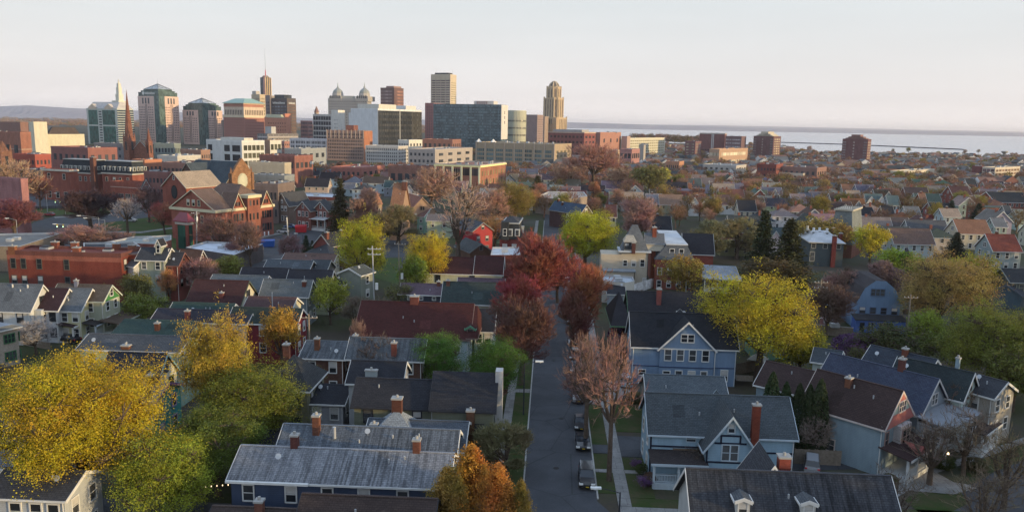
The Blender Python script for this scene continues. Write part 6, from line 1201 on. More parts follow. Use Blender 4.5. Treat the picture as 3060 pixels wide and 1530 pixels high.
b = TB('brown_tower', 'squat brown office tower with pinkish bands behind the big white block', 1137, 1178, 1206, 264, 1520, (.14, .08, .075), cat='tower'); rows(b, 'n', 12, 1, b.zr * .25, b.zr * .97, .02, .84, 1, .5, (.26, .19, .19), name='window_band'); rows(b, 'r', 12, 1, b.zr * .25, b.zr * .97, .3, .98, 1, .5, (.30, .16, .13)); block(b, .35, .9, .1, .9, b.zr, b.zr + 4, (.3, .2, .18)); fin(b)
b = TB('white_glass_block', 'huge block, one side blank white and the other dark glass', 1048, 1129, 1260, 327, 1000, (.60, .62, .64), th=30, cat='office'); L_, D_, z = b.L, b.D, b.zr
q = MB(); q.box(-9 * b.k, 0, D_ * .0 + .2, D_ * .3, 0, z - 11 * b.k, 'plaster', 'flat_roof'); q.build('lower_wall', b.r, (.60, .62, .64))
q = MB(); q.box(L_ + .02, L_ + .8, .3, D_ * .47, 0, z - 1.5, 'curtain_glass'); q.box(L_ + .02, L_ + .8, D_ * .475, D_ * .75, 0, z - 1.5, 'curtain_glass'); q.build('curtain_wall', b.r, (.03, .034, .04)); q = MB(); q.box(L_ + .02, L_ + .8, D_ * .755, D_ * .99, 0, z - 1.5, 'curtain_glass'); q.build('curtain_wall', b.r, (.06, .06, .058))
rows(b, 'r', 7, 26, z * .08, z * .96, .02, .98, .5, .42, (.075, .075, .07), d=.95); q = MB(); q.box(L_ + .8, L_ + 1.1, D_ * .468, D_ * .477, 0, z, 'white_trim'); q.build('fin', b.r)
block(b, .22, 1.0, .02, .40, z, z + 15 * b.k, (.58, .56, .50)); block(b, .4, 1, .62, .86, z, z + 14 * b.k, (.58, .58, .56)); fin(b)
b = TB('beige_tower', 'tall beige tower with vertical ribs and antennas, centre of the skyline', 1288, 1346, 1364, 224, 1560, (.50, .43, .32), th=22, cat='tower'); L_, D_, z = b.L, b.D, b.zr; rows(b, 'n', 24, 1, z * .12, z * .93, .03, .97, 1, .55, (.16, .12, .12)); rows(b, 'r', 24, 1, z * .12, z * .90, .14, .98, 1, .32, (.26, .22, .12)); piers(b, 'n', 5, 0, z, .0, 1, .10, (.46, .38, .30), .5)  # right bands coloured lighter and yellower so that side looks sunlit
block(b, .15, .85, .15, .85, z, z + 6 * b.k, (.05, .05, .05)); q = MB(); q.cyl(L_ * .16, D_ * .3, z, z + 22 * b.k, .3, .2, 'galvanised', 4); q.cyl(L_ * .95, D_ * .5, z, z + 20 * b.k, .3, .2, 'galvanised', 4); q.build('antenna', b.r); fin(b)
b = TB('old_brick_tower', 'old dark red brick block tucked behind the wide blue glass building', 1270, 1296, 1400, 310, 1180, (.27, .12, .12), cat='building', th=10); rows(b, 'n', 14, 3, b.zr * .1, b.zr * .95, .15, .9, .4, .5, (.12, .08, .09)); fin(b)
b = TB('blue_glass_building', 'wide blue grey mirrored glass building with a narrow white right end', 1295, 1498, 1517, 315, 1060, (.06, .105, .14), th=10, wm='curtain_glass', cat='office'); L_, D_, z = b.L, b.D, b.zr
rows(b, 'n', 16, 1, z * .02, z * .97, .005, .995, 1, .35, (.035, .07, .10)); q = MB(); q.box(L_ + .02, L_ + .6, 0, D_, z * .3, z + .5, 'plaster'); q.build('end_wall', b.r, (.60, .57, .54)); [b.win(L_ + .62, D_ * .5, z * (.62 + .1 * i), R(-90), 3, 4, 'bare') for i in range(3)]
block(b, .58, .87, .2, .8, z, z + 12 * b.k, (.56, .54, .52)); piers(b, 'n', 6, z, z + 11 * b.k, .63, .77, .4, (.2, .08, .06), .3, 'flue', y=D_ * .2); fin(b)
b = B('round_building', 'pale ribbed round building between the blue glass and the brown slab', 'building', tuple(D(1544, 400, 1150)[:2]) + (0,), 0); z = zat(1544, 331, 1150); r_ = 27 * 1150 / F; q = MB(); q.cyl(0, 0, 0, z, r_, r_, 'plaster', 40); q.build('wall', b.r, (.50, .50, .38))
me = MB()
for i in range(40): a = 6.283 * i / 40; me.tube((math.cos(a) * r_, math.sin(a) * r_, 0), (math.cos(a) * r_, math.sin(a) * r_, z - 1), .5, 'plaster', 4)
me.build('rib', b.r, (.56, .55, .42))
for i in range(5):
    q = MB(); q.cyl(0, 0, z * (.05 + .17 * i), z * (.05 + .17 * i) + 2.4, r_ + .25, r_ + .25, 'curtain_glass', 40); q.build('window_band', b.r, (.08, .08, .07))
b = TB('brown_slab', 'plain brown slab building left of the tall stepped city hall', 1572, 1606, 1624, 345, 1350, (.27, .20, .19), cat='building'); rows(b, 'r', 12, 5, b.zr * .05, b.zr * .9, .05, .95, .3, .4, (.14, .10, .1)); fin(b)
b = TB('stone_annex', 'ribbed brown stone annex at the foot of the stepped city hall', 1603, 1628, 1640, 350, 1480, (.30, .23, .19), cat='building'); rows(b, 'n', 10, 4, b.zr * .05, b.zr * .95, .05, .95, .35, .6, (.13, .10, .1)); fin(b)
# city hall: stepped octagonal art deco tower
Dc = 1520; k = Dc / F; c = D(1652, 400, Dc); b = B('city_hall', 'tallest stepped sandstone tower with a ribbed domed crown, right end of the skyline', 'tower', (c[0], c[1], 0), -R(38)); y2z = lambda y: zat(1652, y, Dc); ST = (.46, .35, .22)
def tier(w, dpt, y0, y1, ch, col=ST, name='tier'):
    w, dpt, ch = w * k / 2, dpt * k / 2, ch * k; z0, z1 = (0 if y0 > 440 else y2z(y0)), y2z(y1); P = [(-w + ch, -dpt), (w - ch, -dpt), (w, -dpt + ch), (w, dpt - ch), (w - ch, dpt), (-w + ch, dpt), (-w, dpt - ch), (-w, -dpt + ch)]; q = MB(); n = 8
    for i in range(n): (x, y), (u, v) = P[i], P[(i + 1) % n]; q.face([(x, y, z0), (u, v, z0), (u, v, z1), (x, y, z1)], 'plaster')
    q.face([(x, y, z1) for x, y in P], 'flat_roof'); q.build(name, b.r, col); q = MB()
    for i in range(n):
        (x, y), (u, v) = P[i], P[(i + 1) % n]; Ln = math.hypot(u - x, v - y); m = max(1, int(Ln / 4.6)); nx, ny = (v - y) / Ln, -(u - x) / Ln
        for j in range(m):
            s0, s1 = (j + .32) / m, (j + .68) / m; p0, p1 = (x + (u - x) * s0, y + (v - y) * s0), (x + (u - x) * s1, y + (v - y) * s1); d = .22; zb_, zt = z0 + 1, z1 - 3
            q.hexa([(p0[0] + nx * d, p0[1] + ny * d, zb_), (p1[0] + nx * d, p1[1] + ny * d, zb_), (p1[0], p1[1], zb_), (p0[0], p0[1], zb_)], [(p0[0] + nx * d, p0[1] + ny * d, zt), (p1[0] + nx * d, p1[1] + ny * d, zt), (p1[0], p1[1], zt), (p0[0], p0[1], zt)], 'curtain_glass')
    q.build('window_strip', b.r, (.14, .11, .09)); q = MB(); e = .7
    for i in range(n): (x, y), (u, v) = P[i], P[(i + 1) % n]; q.cyl(x, y, z0, z1 + 2.2, 1.1, 1.0, 'plaster', 5)
    q.build('corner_pier', b.r, tuple(a * 1.12 for a in col))
tier(64, 58, 470, 352, 6); tier(50, 44, 352, 294, 8); tier(38, 36, 294, 262, 9)
for w, x, yt in ((16, -27, 366), (14, 28, 352), (18, 10, 372)): q = MB(); q.box((x - w / 2) * k, (x + w / 2) * k, -34 * k, -20 * k, 0, y2z(yt), 'plaster', 'flat_roof'); q.build('wing', b.r, (.42, .30, .19))
q = MB(); z0, z1 = y2z(262), y2z(259); q.cyl(0, 0, z0, z1, 17 * k, 16.5 * k, 'plaster', 8); q.build('crown_base', b.r, ST); q = MB(); pts = [(259, 15), (254, 13.4), (249, 9.5), (245, 4.5), (243.5, 1)]
for (ya, ra), (yb, rb) in zip(pts[:-1], pts[1:]): q.cyl(0, 0, y2z(ya), y2z(yb), ra * k * .9, rb * k * .9, 'shingle', 16)
o = q.build('dome', b.r, (.20, .17, .14)); q = MB()
for i in range(8):
    a = 6.283 * (i + .5) / 8
    for (ya, ra), (yb, rb) in zip(pts[:-1], pts[1:]): q.tube((math.cos(a) * ra * k, math.sin(a) * ra * k, y2z(ya)), (math.cos(a) * rb * k, math.sin(a) * rb * k, y2z(yb)), 1.1, 'plaster', 4)
q.build('rib', o, (.55, .45, .32)); HOUSES.append((c * np.array((1, 1, 0)), 0, 20, 20, 120, 'city hall', b.r))
# mid-rise blocks in front
def simple(name, label, xl, xc, xr, yt, dist, col, nf, nn, nr, fw=.5, fh=.5, wc=(.045, .05, .06), th=27, wm='plaster', cat='building', z0=.05, roofu=3, **kw):
    b = TB(name, label, xl, xc, xr, yt, dist, col, th=th, wm=wm, cat=cat, **kw)
    if nn: rows(b, 'n', nf, nn, b.zr * z0, b.zr * .95, .03, .97, fw, fh, wc)
    if nr: rows(b, 'r', nf, nr, b.zr * z0, b.zr * .95, .03, .97, fw, fh, wc)
    units(b, roofu); return b
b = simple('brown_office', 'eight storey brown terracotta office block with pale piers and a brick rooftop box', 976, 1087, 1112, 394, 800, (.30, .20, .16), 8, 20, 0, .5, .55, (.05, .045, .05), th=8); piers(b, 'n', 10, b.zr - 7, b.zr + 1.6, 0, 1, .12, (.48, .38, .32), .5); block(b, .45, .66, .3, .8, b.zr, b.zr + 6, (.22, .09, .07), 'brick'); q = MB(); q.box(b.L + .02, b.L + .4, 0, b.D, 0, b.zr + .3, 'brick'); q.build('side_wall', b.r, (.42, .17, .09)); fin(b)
b = simple('white_stone_block', 'five storey white stone block with a cream sunlit end', 1092, 1190, 1220, 440, 720, (.46, .44, .42), 5, 16, 6, .42, .55, th=14); band(b, b.zr - 5, .5, (.5, .48, .45), .4); fin(b)
b = simple('white_factory', 'white framed four storey factory building left of the brown office block', 866, 976, 990, 418, 830, (.55, .53, .55), 4, 22, 2, .6, .6, th=10); piers(b, 'n', 8, 0, b.zr, 0, 1, .12, (.58, .56, .57), .4); fin(b)
b = TB('white_office', 'white office block with dark square windows, its right side lit yellow', 616, 722, 790, 424, 560, (.56, .57, .56), th=30, cat='office'); L_, D_, z = b.L, b.D, b.zr
rows(b, 'n', 3, 1, z * .12, z * .93, .04, .18, .85, .68, (.03, .034, .042)); rows(b, 'n', 3, 1, z * .12, z * .93, .50, .68, .85, .68, (.03, .034, .042)); rows(b, 'n', 3, 1, z * .12, z * .93, .72, .97, .85, .68, (.03, .034, .042)); rows(b, 'r', 4, 5, z * .02, z * .93, .06, .98, .8, .66, (.07, .07, .05)); block(b, .35, 1.0, .1, .5, z, z + 2.6, (.55, .53, .48)); units(b, 4); fin(b)
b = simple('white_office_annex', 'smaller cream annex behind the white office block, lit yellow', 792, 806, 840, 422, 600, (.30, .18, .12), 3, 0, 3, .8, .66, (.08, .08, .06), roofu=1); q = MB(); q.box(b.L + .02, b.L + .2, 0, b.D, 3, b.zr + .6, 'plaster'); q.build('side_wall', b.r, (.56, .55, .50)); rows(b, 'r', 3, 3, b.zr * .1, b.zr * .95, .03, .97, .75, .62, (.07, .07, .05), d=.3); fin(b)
b = simple('long_brick_block', 'long low red brick block with a strip of dark windows below the white office', 775, 880, 935, 470, 470, (.28, .12, .10), 1, 12, 4, .6, .4, th=20, z0=.5, wm='brick'); fin(b)
simple('grey_shed', 'grey green windowless shed with a pitched end right of the low brick block', 880, 942, 990, 494, 430, (.34, .36, .32), 1, 2, 0, .1, .2, th=20); fin(b)
fin(simple('cream_garage', 'low cream deck with dark openings behind the round window church', 745, 850, 870, 492, 400, (.40, .35, .27), 1, 6, 0, .7, .4, th=10))
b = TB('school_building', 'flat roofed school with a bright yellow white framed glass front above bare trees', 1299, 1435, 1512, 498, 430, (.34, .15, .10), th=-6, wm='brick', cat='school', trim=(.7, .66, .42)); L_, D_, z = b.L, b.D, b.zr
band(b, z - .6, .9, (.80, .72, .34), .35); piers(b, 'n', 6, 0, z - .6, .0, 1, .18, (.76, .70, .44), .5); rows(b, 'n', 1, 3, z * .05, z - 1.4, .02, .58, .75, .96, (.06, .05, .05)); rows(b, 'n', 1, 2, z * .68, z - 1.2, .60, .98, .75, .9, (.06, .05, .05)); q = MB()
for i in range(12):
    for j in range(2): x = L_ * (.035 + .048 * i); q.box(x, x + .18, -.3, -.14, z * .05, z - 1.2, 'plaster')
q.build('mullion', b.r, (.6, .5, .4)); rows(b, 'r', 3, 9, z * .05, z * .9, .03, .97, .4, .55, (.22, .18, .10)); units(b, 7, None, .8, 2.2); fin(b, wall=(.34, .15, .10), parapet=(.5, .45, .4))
b = simple('low_brick_school', 'low brick building with a grey flat roof left of the yellow framed school', 1160, 1295, 1300, 500, 455, (.28, .14, .11), 1, 6, 0, .6, .5, th=3, wm='brick', roofu=8); fin(b)
b = TB('tan_school', 'very long tan brick school with blue windows and stone piers, right of centre', 1422, 1658, 1708, 434, 720, (.36, .28, .19), th=8, cat='school'); L_, D_, z = b.L, b.D, b.zr
for i in range(8): rows(b, 'n', 4, 4, z * .08, z * .80, .02 + .122 * i, .02 + .122 * i + .09, .8, .62, (.10, .16, .17))
piers(b, 'n', 9, 0, z + 1.2, 0, 1, .09, (.46, .36, .28), .6); rows(b, 'r', 4, 4, z * .08, z * .8, .05, .95, .5, .5, (.18, .16, .10)); units(b, 12, None, .8, 2.4)
for x in (.03, .22): q = MB(); q.cyl(L_ * x, 1.5, z + .8, z + 4, 3.2, 0, 'plaster', 4); q.build('finial', b.r, (.75, .73, .68))
fin(b)
b = simple('red_office', 'dark red office building with pale bands behind the tan school', 1639, 1746, 1780, 398, 860, (.22, .075, .07), 5, 9, 3, .55, .42, (.05, .03, .03), th=25); block(b, .1, .9, .1, .7, b.zr, b.zr + 9 * b.k, (.34, .34, .34)); band(b, b.zr - .5, 1.2, (.5, .36, .28), .3); fin(b)
fin(simple('salmon_block', 'salmon brick works with rooftop vents right of the dark red office', 1780, 1794, 1856, 398, 900, (.36, .18, .14), 2, 0, 3, .2, .3, roofu=6))
b = simple('yellow_apartments', 'left wing of two long pale apartment slabs, lit yellow with balcony rows', 1802, 1824, 1868, 415, 960, (.52, .50, .40), 7, 0, 8, .55, .45, (.20, .18, .09)); fin(b)
b = simple('yellow_apartments', 'right wing of two long pale apartment slabs, beside a pink stair tower', 1868, 1880, 1988, 415, 960, (.52, .50, .40), 7, 0, 18, .55, .45, (.20, .18, .09)); block(b, -.3, 1.1, -.06, .02, 0, b.zr + 3, (.42, .30, .27), name='stair_tower'); fin(b)
fin(simple('pink_garage', 'pink brick low block with dark recesses in front of the apartment slabs', 1852, 1888, 1912, 449, 700, (.34, .17, .16), 2, 3, 4, .7, .5))
fin(simple('cream_hall', 'small cream classical hall left of the pink low block', 1812, 1836, 1852, 452, 720, (.48, .40, .26), 2, 5, 3, .4, .6))
fin(simple('grey_pylon_building', 'narrow concrete tower block before the apartment slabs', 1913, 1924, 1930, 434, 800, (.36, .33, .30), 1, 0, 0))
b = simple('brick_towers', 'big dark red brick apartment block with a pale slot in the middle', 2091, 2166, 2172, 401, 1050, (.19, .085, .085), 1, 0, 0, th=8); piers(b, 'n', 2, b.zr * .3, b.zr, .50, .56, .6, (.5, .5, .5), .3, 'window_strip'); rows(b, 'n', 3, 12, 0, b.zr * .4, .1, .9, .5, .4); band(b, b.zr - .4, .9, (.5, .48, .45), .3); fin(b)
fin(simple('brick_apartments', 'lower dark brick apartments with a cream lit stair, left front of the slotted block', 2048, 2078, 2096, 425, 960, (.17, .085, .09), 6, 2, 2, .6, .4, (.3, .27, .2)))
fin(simple('brick_apartments', 'dark brick apartments with white window rows right of the slotted block', 2168, 2216, 2230, 410, 1000, (.16, .10, .11), 6, 8, 0, .75, .35, (.34, .32, .34), th=12))
fin(simple('orange_school', 'long low cream and orange school below the brick apartment blocks', 2120, 2150, 2235, 448, 820, (.40, .26, .18), 2, 3, 1, .9, .4, (.55, .48, .36)))
def stepped(label, xl, xc, xr, yt, dist, col, cc):
    b = TB('apartment_tower', label, xl, xc, xr, yt + 16, dist, col, th=22, cat='apartments', wm='brick'); L_, D_, z = b.L, b.D, b.zr; k = b.k
    for (a, e), h in (((.10, .90), 5), ((.2, .8), 9), ((.32, .68), 15)): block(b, a, e, .1, .9, z, z + h * k, cc, name='upper_storeys')
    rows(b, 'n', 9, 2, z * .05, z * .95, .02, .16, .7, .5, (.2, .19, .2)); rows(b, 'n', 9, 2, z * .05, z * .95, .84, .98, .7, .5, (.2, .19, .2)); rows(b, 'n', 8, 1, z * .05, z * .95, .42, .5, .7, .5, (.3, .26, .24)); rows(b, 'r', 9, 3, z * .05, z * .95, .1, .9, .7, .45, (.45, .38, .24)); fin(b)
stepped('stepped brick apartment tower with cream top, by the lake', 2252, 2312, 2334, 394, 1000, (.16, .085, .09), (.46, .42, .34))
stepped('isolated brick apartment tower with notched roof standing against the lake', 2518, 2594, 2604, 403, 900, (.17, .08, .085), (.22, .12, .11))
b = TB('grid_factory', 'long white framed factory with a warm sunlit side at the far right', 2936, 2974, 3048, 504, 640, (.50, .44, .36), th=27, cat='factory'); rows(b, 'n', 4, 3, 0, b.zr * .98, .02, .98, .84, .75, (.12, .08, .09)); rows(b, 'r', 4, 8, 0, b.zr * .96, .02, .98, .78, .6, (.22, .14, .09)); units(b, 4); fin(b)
fin(simple('brick_annex', 'dark red brick annex attached left of the white framed factory', 2905, 2934, 2938, 500, 650, (.20, .07, .075), 2, 2, 0, .1, .1, wm='brick'))
b = B('lookout_tower', 'small round lookout tower by the lake at the far right', 'tower', tuple(D(3000, 470, 1250)[:2]) + (0,), 0); k = 1250 / F; z = zat(3000, 452, 1250); q = MB(); q.cyl(0, 0, 0, z - 7 * k, 4.5 * k, 4 * k, 'concrete', 10); q.build('shaft', b.r); q = MB(); q.cyl(0, 0, z - 7 * k, z - 3 * k, 5 * k, 9 * k, 'concrete', 12); q.cyl(0, 0, z - 3 * k, z, 9 * k, 9 * k, 'concrete', 12); q.build('deck', b.r)
# left edge blocks
b = simple('theatre_block', 'tall blank cream block with its right face sunlit, far left', 86, 100, 140, 367, 800, (.58, .54, .42), 1, 0, 0, roofu=0); fin(b)
b = simple('theatre_wing', 'wide blank cream wing with a curved dark roof beside the tall cream block', 136, 142, 252, 404, 820, (.56, .52, .38), 1, 0, 0, roofu=0); q = MB(); q.frus(0, b.L, 0, b.D * .9, b.zr, b.zr + 8, b.L * .1, b.D * .15, 'shingle'); q.build('roof', b.r, (.10, .08, .08)); fin(b)
b = simple('brown_block', 'plain brown block at the left edge behind the brick one', -80, 60, 84, 368, 900, (.22, .12, .10), 1, 0, 0); fin(b)
b = simple('brick_theatre', 'brick block with pale horizontal bands, lit orange on the right, left edge', -60, 60, 92, 398, 620, (.32, .14, .10), 1, 5, 0, .5, .3, wm='brick'); band(b, b.zr * .5, .4, (.5, .4, .3), .1); fin(b)
for i, (lbl, xl, xc, xr, yt, d, col, th) in enumerate((
    ('red awning store block with orange stripe, left edge', 40, 104, 152, 466, 430, (.32, .08, .06), 20), ('brown brick block with rooftop stair houses left of the brown spires', 152, 262, 350, 446, 480, (.24, .10, .09), 27),
    ('long grey windowless wall behind the brown brick block', 280, 366, 400, 432, 620, (.17, .17, .19), 15), ('cream fronted low block left of the tall brown spire', 262, 300, 345, 454, 500, (.46, .40, .30), 27),
    ('dark low hall beside the left edge bare trees', 60, 120, 180, 512, 400, (.10, .09, .10), 15), ('orange brick three storey block right of the mansard roofs', 395, 432, 484, 482, 420, (.40, .17, .10), 27),
    ('low brown flat roofed stores behind the slate church roof', 484, 560, 640, 492, 410, (.20, .12, .11), 15), ('long teal grey low block below the pink towers', 460, 520, 540, 432, 650, (.20, .24, .23), 10),
    ('brown pitched roof hall behind the church roof', 540, 600, 628, 452, 520, (.28, .17, .13), 20), ('white canopy roofed low building by the budding tree', 470, 530, 600, 470, 480, (.46, .45, .42), 20),
    ('wide grey brown low block in front of the dark glass block', 1220, 1300, 1412, 450, 640, (.36, .32, .30), 20), ('red brick block with a tall flue beside the blue glass building', 1262, 1352, 1378, 420, 860, (.27, .13, .10), 12),
    ('white cubes below the dark glass block', 1190, 1222, 1262, 421, 800, (.60, .58, .52), 27), ('pink brick low hall below the brown office', 990, 1080, 1150, 505, 480, (.30, .12, .10), 15),
    ('teal roofed low block right of the slate church', 750, 850, 880, 530, 345, (.22, .24, .25), 12), ('grey low works before the white factory', 850, 900, 975, 448, 600, (.26, .28, .30), 15),
    ('brick hall with arched dormers above the twin white gables', 430, 500, 520, 520, 345, (.22, .10, .09), 15), ('dark roofed low shops between the church and the car park', 760, 830, 880, 556, 305, (.17, .13, .12), 10),
    ('brick works with sunlit side between the garage and white factory', 820, 850, 872, 425, 900, (.34, .17, .14), 27), ('orange brick house block below the pink garage', 1990, 2030, 2044, 486, 620, (.40, .20, .12), 20),
    ('long white roofed store among the right hand houses', 2100, 2200, 2230, 498, 610, (.40, .38, .36), 8), ('cream flat block with a sunlit wall left of the factory', 2660, 2700, 2792, 515, 620, (.52, .46, .36), 20),
    ('dark gothic looking brick row with red lit end', 2262, 2320, 2340, 495, 560, (.20, .06, .05), 20), ('long dark flat roofed row beside the red gothic row', 2340, 2442, 2470, 505, 560, (.24, .14, .12), 12),
    ('two storey pale block with shop windows in the right neighbourhood', 2310, 2400, 2424, 522, 560, (.50, .44, .36), 14), ('pair of brown flat blocks in front of the red office', 1680, 1740, 1760, 478, 600, (.22, .15, .13), 12))):
    b = simple('low_block', lbl, xl, xc, xr, yt, d, col, 2 if i % 2 else 3, 6, 4, .45, .42, th=th, roofu=4); fin(b)
# twin white Gothic gables in front of the brick hall
for i, x in enumerate((436, 470)): frontgable('gothic_gable_house', ('left' if i == 0 else 'right') + ' one of two narrow houses with tall white pointed gables', x, 536, 26, 13, 8.5, (.30, .14, .12), (.05, .06, .06), WH, depth=9, wm='brick', th=27, wins=((0, 1), (0, 5)), ww=1.6, wh=3)
# ---------------------------------------------------------------- the right hand neighbourhood
PALE = (.46, .50, .52); CYA = (.36, .46, .50); WHT = (.64, .65, .66); CRE = (.52, .46, .34); GRY = (.30, .32, .33); OLV = (.28, .28, .20); RD = (.24, .07, .055); YL = (.52, .44, .20); TEAL = (.11, .16, .16); ORB = (.26, .13, .08); BRN = (.17, .11, .09); TANR = (.36, .27, .2); GRR = (.16, .17, .18)
FH = [  # ridge left x, y, right x, y, ridge height, half width, wall, roof, label
 (2577, 577, 2640, 581, 9.5, 4.6, WHT, TEAL, 'white house with a teal roof and two pointed front gables', 'xg'), (2641, 582, 2689, 586, 9.2, 4.4, WHT, TEAL, 'white gabled house adjoining the teal roofed pair of gables', ''),
 (2625, 613, 2674, 618, 9, 4.4, YL, BK, 'yellow gabled house with a black roof in front of the teal roofs', ''), (2566, 618, 2606, 620, 8, 4, GRY, BK, 'black roof left of the yellow gabled house', ''),
 (2693, 614, 2751, 619, 9, 4.6, PALE, GRR, 'pale house with a blue grey roof right of the yellow gable', ''), (2823, 554, 2903, 559, 12, 5.5, RD, (.10, .05, .05), 'large dark red brick house with a plum roof and arched gable windows', 'br'),
 (2941, 572, 3070, 577, 11, 9, RD, (.035, .04, .045), 'long building with a wide black roof over brick walls at the right edge', 'br'), (2738, 576, 2769, 579, 10, 4, RD, ORB, 'narrow red brick house with a brown roof left of the plum roof', 'br'),
 (2638, 649, 2707, 649, 8.5, 4.6, OLV, (.10, .08, .08), 'sage house with a fan window in its left gable', ''), (2718, 659, 2810, 656, 8.5, 4.4, GRY, (.10, .105, .115), 'long grey roofed house right of the fan window house', ''),
 (2859, 657, 2933, 655, 10, 5, CRE, ORB, 'cream sided house with an orange brown roof and grey gable', ''), (2671, 685, 2764, 681, 9, 4.6, (.38, .46, .48), BRN, 'pale house with a brown roof and a row of slim side windows, behind two dark evergreens', ''),
 (2957, 701, 3018, 698, 10.5, 5, (.26, .32, .33), (.26, .07, .045), 'blue grey house with a rust red roof and two skylights at right', 'sk'), (2996, 613, 3016, 614, 8.5, 4, GRY, (.07, .08, .09), 'small dark gabled house at the right with white rakes', ''),
 (2452, 546, 2495, 545, 8.5, 4.2, PALE, GRR, 'pale gabled house with slim windows before a brown roofed one', ''), (2520, 551, 2559, 550, 8.5, 4, CRE, ORB, 'cream house with a brown roof and a small orange chimney', 'ch'),
 (2566, 554, 2602, 555, 8.5, 4, PALE, GRR, 'grey roofed house whose white right gable is sunlit', ''), (2777, 551, 2815, 550, 8.5, 4.2, PALE, ORB, 'white gabled house with a brown roof left of the plum roofed brick house', ''),
 (2884, 535, 2914, 536, 10, 4, WHT, (.05, .055, .06), 'bright white gable under a black roof near the white factory', ''), (2420, 592, 2473, 596, 8.5, 4.2, CRE, (.03, .032, .04), 'house with a long black roof and pale right gable', ''),
 (2388, 575, 2428, 577, 8.5, 4, CRE, (.12, .13, .17), 'cream gabled house with a blue grey roof left of the black roof', ''), (2474, 580, 2518, 578, 8, 4, (.34, .42, .40), (.13, .17, .165), 'mint house with a dusty teal roof', ''),
 (2531, 569, 2564, 569, 8.5, 4, CYA, TANR, 'pale cyan gabled house with a tan roof', ''), (2779, 606, 2838, 606, 8, 4.4, (.26, .04, .05), BK, 'low crimson walled house with a black roof', ''),
 (2816, 624, 2852, 622, 8, 4, CYA, TANR, 'pale blue gable with a tan roof right of the black roofed crimson house', ''), (2966, 651, 2992, 650, 7.5, 3.6, (.28, .38, .34), GRR, 'little green grey gabled house behind the orange brown roof', ''),
 (2400, 535, 2443, 533, 10, 5, OLV, (.05, .045, .05), 'dark mansard like roof with two white dormers', 'dm'), (2992, 551, 3028, 554, 8, 4, CRE, (.2, .1, .08), 'low cream house with a brown roof between the factory and the black roof', ''),
 (2133, 549, 2190, 549, 9, 5, WHT, TANR, 'white house with a large sunlit tan roof', ''), (2141, 583, 2195, 581, 9, 4.6, WHT, (.15, .09, .08), 'bright white house with a brown roof in front of the tan roof', ''),
 (2062, 588, 2116, 588, 8.5, 4.2, WHT, ORB, 'white house with an orange brown roof and a central white gable', 'xg'), (2200, 596, 2258, 600, 9, 4.4, CRE, BK, 'house with a black roof and cream right gable, left of the twin spruces', ''),
 (1855, 573, 1921, 575, 9, 5, GRY, TANR, 'tan roofed house crossed by a white utility pole', ''), (1931, 579, 1975, 579, 8.5, 4, CYA, (.28, .26, .28), 'pale roofed house right of the pole', ''), (1972, 582, 2035, 581, 8.5, 4.6, OLV, (.27, .17, .12), 'wide brown roof with a small dormer among bare trees', ''),
 (1810, 610, 1842, 614, 8.5, 4, CRE, (.12, .055, .05), 'cream gabled house with a maroon roof right of the lime tree', ''), (1940, 645, 2002, 647, 9.5, 5, (.33, .36, .38), BK, 'grey house with a steep black roof behind the beige mansion', ''),
 (1645, 553, 1682, 553, 7, 3.6, (.40, .55, .56), (.22, .30, .30), 'small turquoise sided house with a pale green roof', ''), (2222, 534, 2274, 534, 9, 4.6, CRE, ORB, 'tan house with a brown roof and sunlit gable', ''),
 (2282, 545, 2330, 545, 9, 4.6, WHT, (.26, .24, .2), 'long white house with a pale tan roof and slim windows', ''), (2367, 541, 2398, 541, 8, 4, GRY, (.12, .14, .15), 'grey house with white rake boards left of the dark dormered roof', ''),
 (2364, 580, 2402, 580, 8.5, 4, (.34, .44, .46), (.28, .22, .23), 'pale blue gabled house with a pinkish roof', ''), (2267, 585, 2307, 585, 8, 4, GRY, (.16, .17, .17), 'grey green bungalow with a porch gable left of the pinkish roof', ''),
 (1760, 515, 1790, 516, 8, 4, (.2, .1, .09), GRR, 'small brown house under the tall red brown tree', ''), (1440, 560, 1478, 566, 10, 5, (.12, .14, .15), (.24, .26, .26), 'dark house with a pale slate roof left of the golden round tree', ''),
 (1530, 500, 1556, 500, 8, 4, (.42, .36, .32), (.08, .09, .1), 'little cream cottage with a grey hip roof below the tan school', ''), (1482, 655, 1515, 652, 8, 4, (.10, .18, .15), (.24, .30, .29), 'dark green house half buried in orange brown trees', ''),
 (1512, 497, 1528, 497, 10, 3.6, WHT, (.1, .1, .11), 'tall narrow white house beside the orange end of the school', ''), (810, 522, 848, 520, 7, 4, (.38, .42, .42), (.26, .24, .22), 'pale grey barn house with a little attic window right of the church', ''),
 (845, 545, 880, 543, 6.5, 4, (.16, .13, .12), (.16, .17, .17), 'low dark house right of the pale grey barn house', ''), (1030, 545, 1060, 547, 7, 4, CYA, (.2, .19, .2), 'small pale house right of the tall pointed evergreen', ''),
]
def near_ok(x, y, r):
    for (o, an, L_, hw, zr, lb, _) in HOUSES:
        cx, cy = o[0] + math.cos(an) * L_ / 2, o[1] + math.sin(an) * L_ / 2
        if (x - cx) ** 2 + (y - cy) ** 2 < (r + max(L_ / 2, hw) * .85) ** 2: return False
    return True
